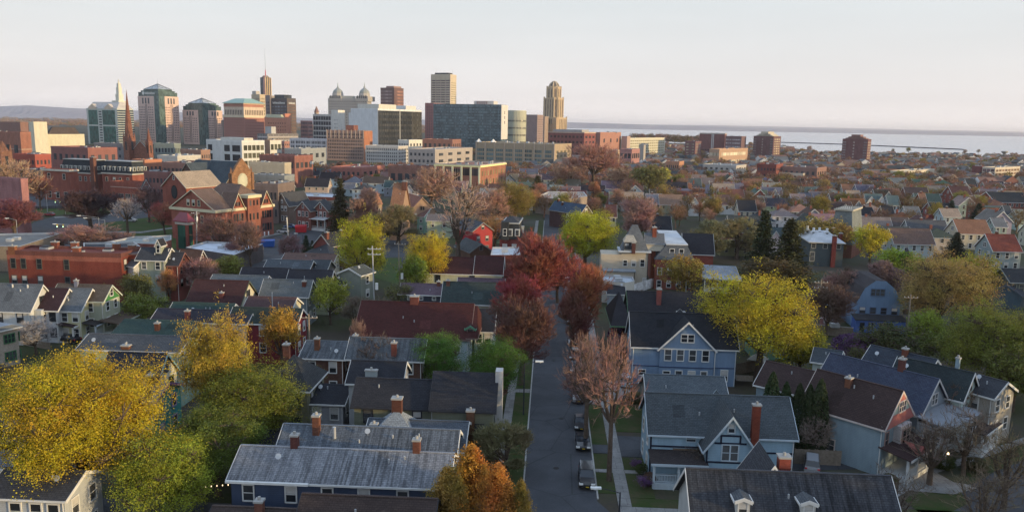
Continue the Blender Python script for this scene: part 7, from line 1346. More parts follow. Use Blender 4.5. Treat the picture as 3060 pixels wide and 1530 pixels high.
for i, (x0, y0, x1, y1, zr, hw, wall, roof, lb, fl) in enumerate(FH):
    def ex(b, fl=fl):
        if fl == 'xg':
            for q in (.18, .78): xgable(b, b.L * q, 4.2, 5.6, 8.6, -b.hw - .5, 5)
        if fl == 'dm':
            for q in (.25, .7): dormer(b, b.L * q, -b.hw * .7, b.zr - 3.2, 1.6, 1.4, 2.5, .5)
            flush(b, 'dormer', ['dormer_wall', 'dormer_roof', 'dormer_trim'], {'dormer_wall': WHT, 'dormer_roof': BK, 'dormer_trim': WHT})
    house('brick_house' if fl == 'br' else 'house', lb, (x0, y0), (x1, y1), None, zr, hw, wall, roof, WH, ze=zr - (4.2 if zr > 8 else 3), snap=2, near=max(2, int((x1 - x0) / 16)), wm='brick' if fl == 'br' else 'siding', endl='gable', endr='gable', chim=[(.4, .2, 1.0)] if fl in ('ch', 'br') or i % 3 == 0 else (), vents=0, extra=ex, wkind='plain' if y0 < 600 else '')
# prototypes for the many small far houses
def proto(L_, hw, ze, zr, xg=False, hip=False, flat_=False):
    b = B('house', None, None, (0, 0, -100), 0); b.tc = WH; b.L, b.hw, b.ze, b.zr = L_, hw, ze, zr
    if flat_: b.mb('wall').box(0, L_, -hw, hw, 0, ze, 'brick'); b.mb('roof').box(-.2, L_ + .2, -hw - .2, hw + .2, ze, ze + .35, 'plaster', 'flat_roof')
    elif hip: b.mb('wall').box(0, L_, -hw, hw, 0, ze - .1, 'siding'); hiproof(b, 0, L_, -hw, hw, ze, zr)
    else: gable(b, 0, L_, hw, ze, zr)
    if xg: xgable(b, L_ * .6, 4.4, ze, zr - .6, -hw - .6, 5)
    for z in (1.2, 3.9):
        for q in (.2, .5, .8): b.win(L_ * q, -hw - .003 - (.62 if xg and .35 < q < .85 else 0), z, R(180), .9, 1.4, 'plain')
        for x, a in ((L_ + .003, R(-90)), (-.003, R(90))):
            for y in (-.45, .45): b.win(x, hw * y, z, a, .9, 1.4, 'plain')
    if not (hip or flat_):
        for x, a in ((L_ + .003, R(-90)), (-.003, R(90))): b.win(x, 0, ze + .5, a, .9, 1.2, 'plain')
    q = MB(); q.box(L_ * .3, L_ * .3 + .7, .2, .9, ze, zr + 1.0, 'brick'); q.build('chimney', b.r, (.28, .10, .07)); b.done({'wall': WHT, 'roof': GRR, 'trim': WH}); b.kids = [o for o in b.r.children]; b.r['proto'] = 1; return b
PR = [proto(12, 4, 5.6, 9.4), proto(10, 4.3, 5.4, 9.2, xg=True), proto(14, 4.2, 5.8, 9.0), proto(10, 5, 5.6, 8.6, hip=True), proto(15, 5, 6.6, 7, flat_=True)]
bpy.context.view_layer.update()
WALLC = [PALE, CYA, WHT, WHT, CRE, GRY, OLV, RD, (.40, .46, .48), (.52, .50, .45), (.26, .29, .30)]; ROOFC = [(.12, .13, .145), (.07, .073, .08), (.036, .038, .045), (.17, .09, .06), (.11, .075, .06), (.27, .20, .15), (.15, .15, .16), (.09, .06, .055), (.08, .105, .105), (.21, .17, .15)]
WN = ['pale', 'pale cyan', 'white', 'white', 'cream', 'grey', 'olive', 'brick red', 'dusty blue', 'ivory', 'slate blue']; RN = ['grey', 'charcoal', 'black', 'orange brown', 'brown', 'tan', 'ash grey', 'umber', 'teal grey', 'sandy']
FAR = []
def copy_house(pi, x, y, ang, wc, rc, zs=1.0):
    p = PR[pi]; r_ = p.r.copy(); del r_['proto']; link(r_); r_.location = (x, y, 0); r_.rotation_euler = (0, 0, ang); r_.scale = (1, 1, zs)
    for c in p.kids:
        k = c.copy(); link(k, r_)
        if k.name.startswith('wall'): k.color = (*wc, 1)
        elif k.name.startswith('roof'): k.color = (*rc, 1)
    return r_
rr = random.Random(5); cnt = 0
def inpoly(px, py):
    return 1530 < px < 3120 and 470 + (px - 1530) * .018 < py < 760 or 930 < px < 1530 and 520 < py < 600
for row in range(60):
    bb = 205 + row * 17.0
    for col_ in range(120):
        if cnt >= 188 or bb > 640: break
        YEND = bb
        aa = -170 + col_ * 12.0 + rr.uniform(-1.5, 1.5)
        x, y = S(aa, bb + rr.uniform(-2, 2)); px, py = PX((x, y, 0))
        if not inpoly(px, py) or rr.random() < .26: continue
        if -9 < aa < 15 and bb < 330: continue
        if py > 640 and px < 2150: continue
        if not near_ok(x, y, 7.2): continue
        pi = rr.choice([0, 0, 1, 1, 2, 3, 4 if bb > 350 else 0]); L_ = PR[pi].L; wi, ri = rr.randrange(len(WALLC)), rr.randrange(len(ROOFC)); wc = WALLC[wi] if pi != 4 else (.28, .13, .1); rot = SD + (R(90) if rr.random() < .3 else 0); an = rot + R(rr.uniform(-2, 2))
        ox, oy = x - math.cos(an) * L_ / 2, y - math.sin(an) * L_ / 2
        e = copy_house(pi, ox, oy, an, tuple(c * rr.uniform(.85, 1.1) for c in wc), tuple(c * rr.uniform(.8, 1.2) for c in ROOFC[ri]), rr.uniform(.85, 1.08)); cnt += 1
        HOUSES.append((np.array((ox, oy, 0)), an, L_, PR[pi].hw, 9, 'h', e)); FAR.append((e, (px, py), 'brick' if pi == 4 else WN[wi], RN[ri] if pi != 4 else 'flat', pi, (x, y)))
for p in PR:
    for c in p.kids: bpy.data.objects.remove(c)
    bpy.data.objects.remove(p.r)
# beyond about 300 houses: the rest as one mass of distant roofs
q = MB(); n = 0; rr = random.Random(8); DH = []
for k in range(6000):
    px, yy = rr.uniform(1560, 3130), rr.uniform(0, 1) ** 1.3
    h0 = hor(px); py = h0 + (62 if px < 2350 else 78) + yy * 100; g = G(px, py, 0); x, y = g[0], g[1]
    if y < YEND - 4 or not near_ok(x, y, 7): continue
    if any((x - u) ** 2 + (y - v) ** 2 < 110 for u, v in DH): continue
    DH.append((x, y)); L_, w, ze = rr.uniform(9, 15), rr.uniform(3.6, 5), rr.uniform(4.5, 6.5); zr = ze + w * .7; q.x = TX((x, y, 0)) @ RZ(rr.choice([SD, SD + R(90), R(25)]))
    for s in (-1, 1): q.face([(0, s * w, ze), (L_, s * w, ze), (L_, 0, zr), (0, 0, zr)][::s], rr.choice(['far_roof_a', 'far_roof_b', 'far_roof_c']))
    wm_ = rr.choice(['far_wall_a', 'far_wall_b', 'far_wall_c'])
    for xx in (0, L_): q.face([(xx, -w, 0), (xx, w, 0), (xx, w, ze), (xx, 0, zr), (xx, -w, ze)], wm_)
    q.face([(0, -w, 0), (L_, -w, 0), (L_, -w, ze), (0, -w, ze)], wm_); n += 1
    if n > 900: break
print('YEND', YEND, n); q.x = None
tag(q.build('distant_houses'), 'mass of tiny distant houses stretching to the lake shore', 'houses', None, 'stuff')
# ---------------------------------------------------------------- hand placed trees
YG = (.34, .31, .035); PNK_T = (.34, .20, .155); BRT = (.21, .135, .10)
TL = [  # kind, top px, width px, base row (or -height), colour, label
 ('hero_yellow', (228, 1036), 480, 1560, (.44, .33, .026), 'huge golden yellow tree filling the lower left corner'),
 ('hero_loose', (500, 1290), 330, 1580, (.25, .29, .035), 'yellow green tree low at the right foot of the huge golden tree'),
 ('hero_loose', (650, 925), 235, 1330, (.36, .26, .04), 'tall tree with orange tinged upright top, left of centre'),
 ('hero_green', (735, 1080), 330, 1370, (.16, .175, .03), 'dense olive green tree in front of the hip roofed olive house'),
 ('hero_green', (640, 1215), 300, 1480, (.12, .15, .03), 'darker green tree low between golden tree and the grey roofs'),
 ('bud0', (835, 915), 130, 1110, (.36, .22, .04), 'small orange budding tree beside the dark red house'),
 ('hero_green', (1310, 990), 190, 1180, (.10, .19, .035), 'bright green round tree at the end of the maroon roof'),
 ('hero_green', (1480, 1005), 190, 1215, (.075, .145, .028), 'deeper green tree beside the street lamp and sidewalk'),
 ('hero_column', (1412, 1338), 230, 1680, (.42, .20, .035), 'tallest orange spire of the tree clump at the bottom centre'),
 ('hero_column', (1335, 1400), 200, 1690, (.26, .19, .045), 'olive brown left spire of the orange tree clump'),
 ('hero_column', (1490, 1392), 200, 1680, (.38, .19, .04), 'orange right spire of the tree clump by the street'),
 ('hero_column', (1560, 1440), 110, 1690, (.25, .18, .045), 'lowest olive spire of the orange tree clump nearest the asphalt'),
 ('hero_column', (1445, 1395), 120, 1700, (.36, .20, .045), 'low middle orange spire filling the clump front'), ('hero_column', (1372, 1425), 120, 1710, (.28, .20, .05), 'low left olive orange spire in the clump front'),
 ('up0', (1515, 1245), 215, 1420, (.15, .14, .07), 'feathery grey olive bare tree above the orange clump'),
 ('red0', (1562, 880), 205, 1150, (.115, .06, .05), 'dark purplish brown round street tree, left side of the street'),
 ('red1', (1600, 690), 250, 960, (.26, .085, .065), 'bright red leaved tree over the far end of the street'),
 ('red0', (1555, 815), 170, 1010, (.27, .06, .055), 'dull red tree between the bright red and the purplish brown ones'),
 ('red0', (1670, 745), 130, 905, (.25, .065, .055), 'red tree overhanging the parked cars at the far street end'),
 ('red1', (1745, 780), 190, 1040, (.30, .115, .06), 'rusty orange brown tree on the right side of the street'),
 ('up0', (1712, 850), 120, 1060, (.17, .075, .06), 'dim brown tree behind the row of parked cars'),
 ('polled', (1838, 985), 230, 1436, (.25, .145, .115), 'big bare tree with pinkish upright twigs by the sidewalk'),
 ('polled', (1762, 990), 210, 1335, (.22, .135, .11), 'second big bare tree just left of the pinkish one, nearer the cars'),
 ('bare0', (1758, 1080), 150, 1250, (.17, .11, .09), 'smaller dark bare tree behind the big pinkish bare one'),
 ('hero_loose', (2285, 808), 385, 1128, (.38, .32, .03), 'large yellow green tree right of the sky blue house'),
 ('bud1', (2400, 960), 180, 1130, (.26, .24, .03), 'low yellow green tree under the large one by the mint shed'),
 ('conifer0', (2290, 618), 120, 850, (.035, .045, .022), 'left one of two tall dark spruces'), ('conifer1', (2366, 645), 160, 865, (.045, .05, .022), 'right and broader one of two tall dark spruces'),
 ('bud2', (2320, 770), 230, 900, (.09, .07, .03), 'dark brown green tree at the foot of the two spruces'),
 ('hero_green', (1755, 622), 200, 815, (.38, .38, .03), 'round lime green tree left of the beige mansion'),
 ('hero_loose', (1085, 640), 165, 880, (.36, .34, .03), 'tall yellow green tree right of the dark brick house'),
 ('hero_loose', (1285, 688), 150, 880, (.42, .33, .03), 'golden tree behind the cream house'), ('bud0', (1240, 760), 110, 900, (.20, .25, .04), 'green tree by the left end of the cream house'),
 ('bud0', (2050, 762), 150, 900, (.27, .19, .045), 'orange olive tree before the gambrel fronted house'),
 ('hero_loose', (2830, 752), 270, 1010, (.33, .24, .085), 'wide golden brown tree right of the bright blue house'), ('bud1', (2910, 745), 130, 900, (.30, .26, .03), 'yellow tree behind the wide golden brown one'),
 ('hero_loose', (2985, 905), 300, 1180, (.17, .19, .035), 'broad green willow like tree at the right edge'), ('bud2', (2780, 920), 105, 1080, (.20, .27, .04), 'small bright green pointed tree in the gardens'),
 ('bud0', (2880, 985), 190, 1130, (.10, .13, .03), 'dark green tree between the pointed green tree and the willow'), ('sparse0', (2660, 960), 200, 1090, (.085, .095, .035), 'murky green bush mass below the bright blue house'),
 ('sparse1', (2730, 1010), 180, 1110, (.075, .09, .03), 'shaded green thicket behind the blue roofs'), ('bud1', (3050, 1020), 160, 1230, (.13, .14, .035), 'shaded olive tree at the far right behind the small gable'),
 ('bush', (2568, 1000), 130, 1070, (.12, .06, .14), 'purple flowering redbud behind the blue roofs'), ('bush', (1850, 968), 60, 1040, (.11, .045, .13), 'purple shrub beside the green cottage'),
 ('sparse1', (1925, 1420), 52, 1460, (.14, .075, .19), 'violet bush at the timbered house corner'), ('sparse0', (1903, 1372), 44, 1400, (.13, .06, .17), 'dim violet bush on the driveway edge'),
 ('thin0', (2800, 1240), 240, 1450, (.17, .13, .10), 'bare multi stemmed shrub before the sunroom house'), ('thin1', (2905, 1200), 200, 1420, (.15, .115, .085), 'tall bare shrub in front of the arched window house'),
 ('thin0', (3030, 1270), 230, 1520, (.20, .14, .08), 'bare tawny shrub at the lower right edge'), ('thin1', (2690, 1390), 200, 1600, (.12, .095, .075), 'dark bare tree at the bottom right by the sidewalk'), ('thin0', (2960, 1390), 240, 1640, (.14, .105, .07), 'bare tree over the lower right lawn'), ('bare3', (2840, 1130), 150, 1320, (.15, .09, .06), 'thin russet bare tree before the mint gable'),
 ('polled', (35, 470), 190, 660, (.33, .22, .145), 'large bare tree against the pink house at the left edge'), ('bare1', (112, 520), 66, 625, (.36, .16, .10), 'slender russet bare tree right of the pink house'),
 ('red0', (265, 562), 150, 690, (.075, .048, .055), 'dense blackish twiggy tree in the middle of the left lawn'), ('red0', (35, 590), 130, 715, (.14, .055, .065), 'purplish red tree at the foot of the pink house'),
 ('polled', (375, 585), 100, 700, (.36, .29, .26), 'pale bare tree on the green lawn'), ('bare2', (440, 550), 90, 665, (.15, .09, .09), 'dark bare tree left of the church hall'), ('bare3', (488, 600), 76, 700, (.34, .13, .09), 'rust coloured tree at the school corner'),
 ('bare0', (250, 668), 190, 758, (.33, .19, .16), 'spreading pinkish bare tree behind the brick row'), ('bare1', (330, 690), 120, 760, (.28, .17, .13), 'low bare tree right of the spreading pinkish one'),
 ('bare2', (655, 640), 130, 760, (.14, .085, .075), 'dark bare tree against the shaded school wall'), ('bare3', (745, 655), 90, 800, (.17, .11, .10), 'thin dark bare tree by the white flat roof'),
 ('bud2', (680, 762), 110, 850, (.20, .21, .045), 'small olive green tree left of the charcoal roofs'), ('bud1', (425, 872), 140, 975, (.17, .20, .04), 'green bush like tree beside the green gable porch'), ('bud2', (405, 815), 110, 930, (.16, .155, .05), 'olive tree before the bay of the brick row'),
 ('bare3', (505, 800), 60, 905, (.42, .19, .08), 'little orange tree before the sage Victorian'), ('bare0', (600, 765), 120, 890, (.28, .16, .14), 'pinkish bare tree over the front yard of the dark red brick house'), ('bare1', (700, 712), 60, 790, (.22, .12, .12), 'small reddish bare tree at the fence end'), ('bare2', (870, 700), 80, 790, (.22, .12, .12), 'reddish bush on the car park edge'),
 ('conifer0', (1016, 526), 84, 694, (.06, .055, .025), 'tall dark pointed evergreen right of the brick pair'), ('conifer1', (1607, 522), 76, 595, (.06, .06, .025), 'dark evergreen behind the golden round tree'), ('conifer0', (1852, 560), 42, 615, (.035, .05, .03), 'slim evergreen by the tan roof'),
 ('conifer1', (2045, 553), 44, 600, (.04, .055, .03), 'small evergreen above the orange brown roof'), ('conifer0', (2846, 596), 42, 660, (.04, .06, .035), 'slim evergreen before the crimson house'), ('conifer1', (2927, 606), 54, 665, (.035, .05, .03), 'evergreen right of the slim one in the right rows'),
 ('arbor', (2632, 684), 50, 745, (.03, .05, .025), 'left dark evergreen before the brown roofed pale house'), ('arbor', (2668, 690), 40, 745, (.03, .05, .025), 'right dark evergreen before the brown roofed pale house'), ('conifer1', (2862, 690), 70, 775, (.035, .045, .025), 'dark evergreen at the corner of the cream sided house'),
 ('conifer0', (914, 700), 42, 768, (.03, .05, .03), 'left of two little spruces on the car park edge'), ('conifer1', (933, 716), 34, 770, (.03, .05, .03), 'right of two little spruces on the car park edge'),
 ('thin0', (1372, 535), 230, 790, (.42, .29, .22), 'tallest pale bare tree in the centre'), ('bare0', (1290, 492), 170, 640, (.32, .20, .15), 'brown bare tree below the yellow framed school'), ('up0', (1190, 600), 170, 730, (.17, .15, .085), 'olive twiggy tree below the orange chateau roof'),
 ('up0', (1095, 550), 140, 700, (.38, .24, .18), 'upright pinkish bare tree right of the evergreen'), ('bare2', (1470, 560), 130, 700, (.36, .21, .15), 'reddish bare tree left of the golden round tree'),
 ('hero_loose', (1540, 540), 160, 680, (.26, .20, .055), 'golden olive round tree above the red tree'), ('bare1', (1480, 640), 130, 740, (.30, .17, .09), 'orange brown tree above the crimson house'), ('hero_bare', (1775, 425), 200, 580, (.36, .19, .145), 'big russet bare tree rising in front of the red office'),
 ('bare0', (1700, 480), 120, 580, (.32, .20, .15), 'bare tree left of the big russet one'), ('bare2', (1850, 500), 120, 590, (.34, .22, .15), 'bare tree right of the big russet one'), ('bud0', (1945, 490), 130, 600, (.17, .16, .055), 'olive budding tree right of centre'), ('bud2', (1985, 500), 50, 570, (.55, .50, .06), 'small bright sunlit yellow tree'),
 ('red1', (1910, 590), 140, 745, (.34, .20, .18), 'pinkish grey twiggy tree behind the beige mansion'), ('up0', (2120, 645), 180, 780, (.18, .175, .10), 'grey green hazy tree behind the gambrel house'), ('up0', (2210, 640), 170, 775, (.20, .175, .09), 'hazy olive tree left of the spruces'), ('bud1', (2440, 640), 170, 770, (.26, .20, .055), 'golden olive trees right of the spruces'), ('up0', (2520, 660), 100, 770, (.34, .23, .10), 'tan bare tree before the flared slate tower'),
 ('bud0', (2610, 668), 110, 800, (.40, .35, .035), 'yellow tree right of the flared slate tower'), ('bud2', (2690, 742), 150, 850, (.26, .33, .035), 'lime tree behind the pointed turret'), ('up0', (2560, 800), 200, 950, (.22, .13, .11), 'reddish brown twiggy trees left of the bright blue house'), ('red0', (2480, 840), 140, 1010, (.13, .085, .07), 'dark twiggy tree in the shade left of the pink wall'), ('up0', (2640, 770), 140, 900, (.22, .15, .14), 'mauve bare tree above the bright blue house roof'),
 ('bud0', (985, 825), 125, 970, (.26, .29, .045), 'spring green tree beside the pale green gabled house'), ('bare3', (1120, 890), 150, 1010, (.13, .115, .08), 'brown shrub mass left of the maroon roof'), ('bare0', (1060, 880), 100, 990, (.15, .12, .09), 'tangled bare shrub in the yard by the transformer pole'), ('sparse1', (1190, 840), 120, 950, (.14, .15, .05), 'olive shrub right of the transformer pole'),
 ('bare2', (1130, 1000), 150, 1180, (.12, .09, .075), 'bare dark tree in front of the skylight house'), ('bare3', (1070, 950), 60, 1120, (.24, .15, .13), 'thin pink tipped bare tree by the skylight house'), ('sparse0', (905, 1080), 130, 1240, (.14, .14, .05), 'olive tree right of the hip roof'),
 ('bud1', (1485, 1120), 70, 1215, (.17, .06, .06), 'dark red small tree on the sidewalk corner'), ('bare1', (100, 950), 110, 1060, (.30, .28, .28), 'small pale bare tree before the white gable house'), ('bare3', (290, 850), 90, 975, (.17, .16, .07), 'little olive bare tree before the green gable'),
 ('bare0', (2440, 1230), 110, 1370, (.24, .19, .16), 'small bare tree between the timbered house and evergreens'), ('bare1', (2080, 1330), 90, 1440, (.10, .085, .07), 'dark vine tangle on the timbered house porch'),
]
for k, top, w, base, col, lb in TL: tree_px(k, top, w, col, lb, base=base)
for i, (x, y, w) in enumerate(((2312, 1112, 64), (2352, 1142, 52), (2392, 1146, 52), (2424, 1150, 50), (2456, 1134, 62))):
    tree_px('arbor', (x, y), w, (.035, .05, .022), ['widest arborvitae at the left end of the evergreen row', 'second arborvitae from the left in the evergreen row', 'middle arborvitae of the evergreen row', 'fourth arborvitae of the evergreen row', 'tall arborvitae at the right end beside the blue grey wall'][i], base=1348 + i * 5, group='arborvitae row by the blue grey house', cat='evergreen')
HAND = len(TREES)
# ---------------------------------------------------------------- trees between the houses, scattered where the photo is wooded
rr = random.Random(21); MIDT = []
PROT = [(500, 540, 890, 720, 240), (1295, 480, 1520, 545, 420), (610, 410, 850, 560, 300), (430, 500, 640, 560, 280), (160, 470, 470, 570, 360), (0, 330, 1720, 480, 900), (2560, 560, 2700, 625, 300), (2810, 540, 3060, 620, 330), (2830, 640, 3060, 740, 230), (2660, 670, 2780, 720, 260), (820, 575, 1000, 680, 250), (1160, 530, 1260, 600, 280), (640, 660, 970, 780, 200), (80, 560, 500, 700, 250), (2090, 400, 2240, 450, 900), (2240, 390, 2340, 450, 900), (2500, 400, 2610, 465, 800), (2900, 495, 3060, 545, 600), (1800, 410, 2000, 450, 900)]
COLS = [((.30, .185, .14), 6), ((.34, .18, .12), 4), ((.25, .17, .13), 3), ((.22, .17, .09), 2), ((.27, .21, .05), 2), ((.17, .17, .05), 2), ((.38, .19, .10), 1)]
CW = [c for c, n in COLS for _ in range(n)]
def try_tree(px, py, h, kinds, colr=None, rad=3.2):
    g = G(px, py, 0); x, y = float(g[0]), float(g[1])
    if not near_ok(x, y, rad - 4.3): return None
    tx, ty = PX((x, y, h)); w = h * .42 / y * F
    for (x0, y0, x1, y1, dd) in PROT:
        if y < dd and tx + w > x0 and tx - w < x1 and ty < y1 and py > y0 + 6: return None
    if abs(x * math.cos(SD) + y * math.sin(SD) * 1 - 2) < 0: return None
    for (p, hh, ww, e, k) in TREES[-400:]:
        if (p[0] - x) ** 2 + (p[1] - y) ** 2 < (ww * .36 + 1.6) ** 2: return None
    k = rr.choice(kinds); col = colr or rr.choice(CW)
    e = put_tree(k, x, y, h, None, col); MIDT.append((e, (px, py), k, col, h)); return e
n = 0
for t in range(6000):
    if n >= 138: break
    px = rr.choice([rr.uniform(880, 3080), rr.uniform(1500, 3080)]); py = hor(px) + 62 + 250 * rr.random() ** 1.25
    if px < 1500 and py > 640: continue
    if py > 700 and px < 2600: continue
    olive = rr.random() < .26
    if try_tree(px, py, rr.uniform(7.5, 13), ['bud0', 'bud1', 'bud2', 'sparse0'] if olive else ['bare0', 'bare1', 'bare2', 'bare3', 'red0', 'up0'], rr.choice([(.27, .22, .05), (.20, .19, .05), (.30, .21, .07)]) if olive else None): n += 1
for t in range(300):      # left part
    if n >= 156: break
    px, py = rr.uniform(0, 1250), hor(600) + rr.uniform(130, 240)
    if try_tree(px, py, rr.uniform(7, 11), ['bare0', 'bare1', 'bare2', 'bare3']): n += 1
for t in range(900):      # yards among the near houses
    if n >= 182: break
    px, py = rr.uniform(0, 3060), rr.uniform(800, 1300)
    g = G(px, py, 0); a_ = g[0] * math.cos(SD) + g[1] * math.sin(SD)
    if -6.5 < a_ < 12: continue
    if try_tree(px, py, rr.uniform(2.5, 5.5), ['bare0', 'bare2', 'sparse0', 'sparse1', 'bare3'], rr.choice([(.13, .10, .07), (.11, .12, .045), (.16, .12, .09), (.09, .10, .04)]), 2.6): n += 1
# the far mass of trees
def small_tree(r, x, y, h, w, n):
    v = r.normal(size=(n, 3)); v /= np.linalg.norm(v, axis=1, keepdims=True); q = r.uniform(.3, 1, n) ** .5; C = v * q[:, None] * np.array([w / 2, w / 2, h * .36]) * r.uniform(.8, 1.15, (n, 1)) + np.array([x, y, h * .62]); return C
r = np.random.default_rng(77); CC, SZ, SK = [], [], []; LOW = [raw('low%d' % i) for i in range(4)]; LT = []; LP = []
for k in range(9000):
    if len(LT) >= 190: break
    px = r.uniform(620, 3120) if r.random() < .4 else r.uniform(1560, 3120); py = hor(px) + 74 + 230 * r.random() ** 1.1; g = G(px, py, 0); x, y = float(g[0]), float(g[1]); h = r.uniform(7, 12.5)
    if px < 900 and py < 560 or px < 1500 and py > 650 or py > 690 and px < 2560 or not near_ok(x, y, -1.6): continue
    if any((a - x) ** 2 + (b - y) ** 2 < 20 for a, b in LP) or any((p[0] - x) ** 2 + (p[1] - y) ** 2 < 16 for (p, hh, ww, e, kk) in TREES): continue
    tx, ty = PX((x, y, h)); w = h * .42 / y * F
    if any(y < dd and tx + w > x0 and tx - w < x1 and ty < y1 and py > y0 + 6 for (x0, y0, x1, y1, dd) in PROT): continue
    v, q = LOW[r.integers(4)]; a = r.uniform(0, 6.28); s = h / 12; v = v * s; v = np.stack([v[:, 0] * math.cos(a) - v[:, 1] * math.sin(a) + x, v[:, 0] * math.sin(a) + v[:, 1] * math.cos(a) + y, v[:, 2]], 1); LT.append((v, q)); LP.append((x, y))
m = 0
def add_far(x, y, h, n=240):
    w = h * r.uniform(.65, .95); c = small_tree(r, x, y, h, w, n); CC.append(c); SZ.append(np.full(n, .16 + y / 1000)); SK.append(((x, y, 0), (x, y, h * .6)))
for k in range(20000):
    px = r.uniform(-60, 3130); f = r.random() ** 1.25; h0 = 371 + (px - 1530) * math.tan(ROLL); py = h0 + (50 if px < 1650 else 54 + (px > 2330) * 22) + f * 150; g = G(px, py, 0); x, y = float(g[0]), float(g[1])
    if y < 235 or not near_ok(x, y, -2.2): continue
    if px < 860 and y > 300 and r.random() < .93: continue
    if px < 1720 and y > 640 and r.random() < .85: continue
    h = r.uniform(6, 11.5); tx, ty = PX((x, y, h)); w = 5 / y * F
    if any(y < dd and tx + w > x0 and tx - w < x1 and ty < y1 and py > y0 + 3 for (x0, y0, x1, y1, dd) in PROT): continue
    add_far(x, y, h, int(1100 if y < 380 else 520 if y < 700 else 240)); m += 1
    if m > 1350: break
for px in np.arange(1890, 2110, 9): g = G(px, hor(px) + 54, 0); add_far(g[0], g[1], r.uniform(20, 27), 700)
for px in np.arange(2450, 3120, 7): g = G(px, hor(px) + 74 + r.uniform(0, 8), 0); add_far(g[0], g[1] - 8, r.uniform(4, 8), 300)
for k in range(120):      # unseen trees added outside the right edge to shade the foreground
    x, y = r.uniform(62, 300), r.uniform(-45, 230)
    if x < .70 * y + 14: continue
    c = small_tree(r, x, y, r.uniform(15, 19), r.uniform(10, 14), 2300); CC.append(c); SZ.append(np.full(2300, .75)); SK.append(((x, y, 0), (x, y, 9)))
for k in range(800):      # low woods on the plain left of the towers
    px = r.uniform(-60, 1300); py = 371 + (px - 1530) * math.tan(ROLL) + r.uniform(7, 34); g = G(px, py, 0)
    h = r.uniform(8, 14); c = small_tree(r, g[0], g[1], h, h * 4, 60); CC.append(c); SZ.append(np.full(60, .8 + g[1] / 800))
C = np.concatenate(CC); cv, cq = leafq(C, np.concatenate(SZ), r); P0 = np.array([s[0] for s in SK], float); P1 = np.array([s[1] for s in SK], float); tv, tq = tubes(P0, P1, np.full(len(P0), .4), np.full(len(P0), .2), 3); V, Q = merge([(cv, cq), (tv, tq)] + LT)
o = bpy.data.objects.new('distant_trees', npmesh('distant_trees', V, Q, ['far_twigs'])); link(o); tag(o, 'far brown and olive woods between the distant houses and blocks', 'woods', None, 'stuff')

print('CNT', len(LT), len(TL), n, m, cnt, sum(1 for _ in TREES))
# ---------------------------------------------------------------- cars, poles, lamps, fences and small things
def prism(q, prof, y0, y1, mat, inset=0.0, zi=None):
    """extrude an x-z profile across y; points above zi are pulled in by inset"""
    def Y(p, y, s): return y + (s * inset if zi is not None and p[1] > zi else 0)
    a = [(p[0], Y(p, y0, 1), p[1]) for p in prof]; b = [(p[0], Y(p, y1, -1), p[1]) for p in prof]
    q.face(a, mat); q.face(b[::-1], mat)
    for i in range(len(prof)): j = (i + 1) % len(prof); q.face([a[j], a[i], b[i], b[j]], mat)
def make_car(kind):
    b = B(kind, None, None, (0, 0, 0), 0); s = kind
    if s == 'sedan': body = [(-2.2, .32), (2.2, .32), (2.28, .62), (2.15, .80), (1.1, .95), (-1.5, .98), (-2.2, .90), (-2.25, .6)]; cab = [(1.15, .94), (.35, 1.40), (-.85, 1.42), (-1.65, .97)]; H_ = 1.42
    elif s == 'hatchback': body = [(-1.9, .32), (1.95, .32), (2.02, .62), (1.9, .85), (1.0, 1.0), (-1.75, 1.02), (-1.95, .8)]; cab = [(1.1, .99), (.35, 1.48), (-1.35, 1.48), (-1.82, 1.0)]; H_ = 1.5
    else: body = [(-2.25, .38), (2.25, .38), (2.33, .75), (2.2, 1.0), (1.15, 1.12), (-2.2, 1.14), (-2.3, .8)]; cab = [(1.2, 1.1), (.5, 1.70), (-1.9, 1.72), (-2.22, 1.12)]; H_ = 1.74
    q = MB(); prism(q, body, -.9, .9, 'car_paint', .07, .7); body_o = q.build('body', b.r)
    q = MB(); prism(q, cab, -.84, .84, 'car_glass', .16, cab[0][1] + .1); q.build('windows', b.r)
    t = sorted(cab, key=lambda p: -p[1])[:2]; xa, xb = min(t[0][0], t[1][0]), max(t[0][0], t[1][0]); q = MB(); q.box(xa - .02, xb + .02, -.70, .70, H_ - .02, H_ + .03, 'car_paint')
    if s != 'sedan': q.box(xa, xb, -.68, -.64, H_ + .05, H_ + .09, 'chrome'); q.box(xa, xb, .64, .68, H_ + .05, H_ + .09, 'chrome')
    q.build('roof', b.r)
    for x in (body[1][0] - .85, body[0][0] + .8):
        for y in (-.82, .82):
            q = MB(); n = 12; P = [(x + math.cos(6.283 * i / n) * .34, .34 + math.sin(6.283 * i / n) * .34) for i in range(n)]; prism(q, P, y - .11, y + .11, 'rubber'); w = q.build('wheel', b.r); q = MB(); P = [(x + math.cos(6.283 * i / n) * .2, .34 + math.sin(6.283 * i / n) * .2) for i in range(n)]; prism(q, P, y - .12, y + .12, 'chrome'); q.build('rim', w)
    fx, fz = body[2][0], body[2][1]
    for y in (-.66, .66): q = MB(); q.box(fx - .3, fx + .01, y - .24, y + .2, fz - .04, fz + .15, 'lamp_glass'); q.build('headlight', b.r)
    for y in (-.70, .70): q = MB(); q.box(body[-1][0] - .02, body[-1][0] + .1, y - .14, y + .14, fz + .05, fz + .22, 'red_paint'); q.build('taillight', b.r)
    q = MB(); q.box(fx - .08, fx + .02, -.42, .42, .42, fz - .04, 'rubber'); q.build('grille', b.r); q = MB(); q.box(fx + .021, fx + .04, -.17, .17, .46, .56, 'yellow_paint'); q.build('number_plate', b.r)
    b.r['proto'] = 1; return b
CARP = {k: make_car(k) for k in ('sedan', 'hatchback', 'suv')}
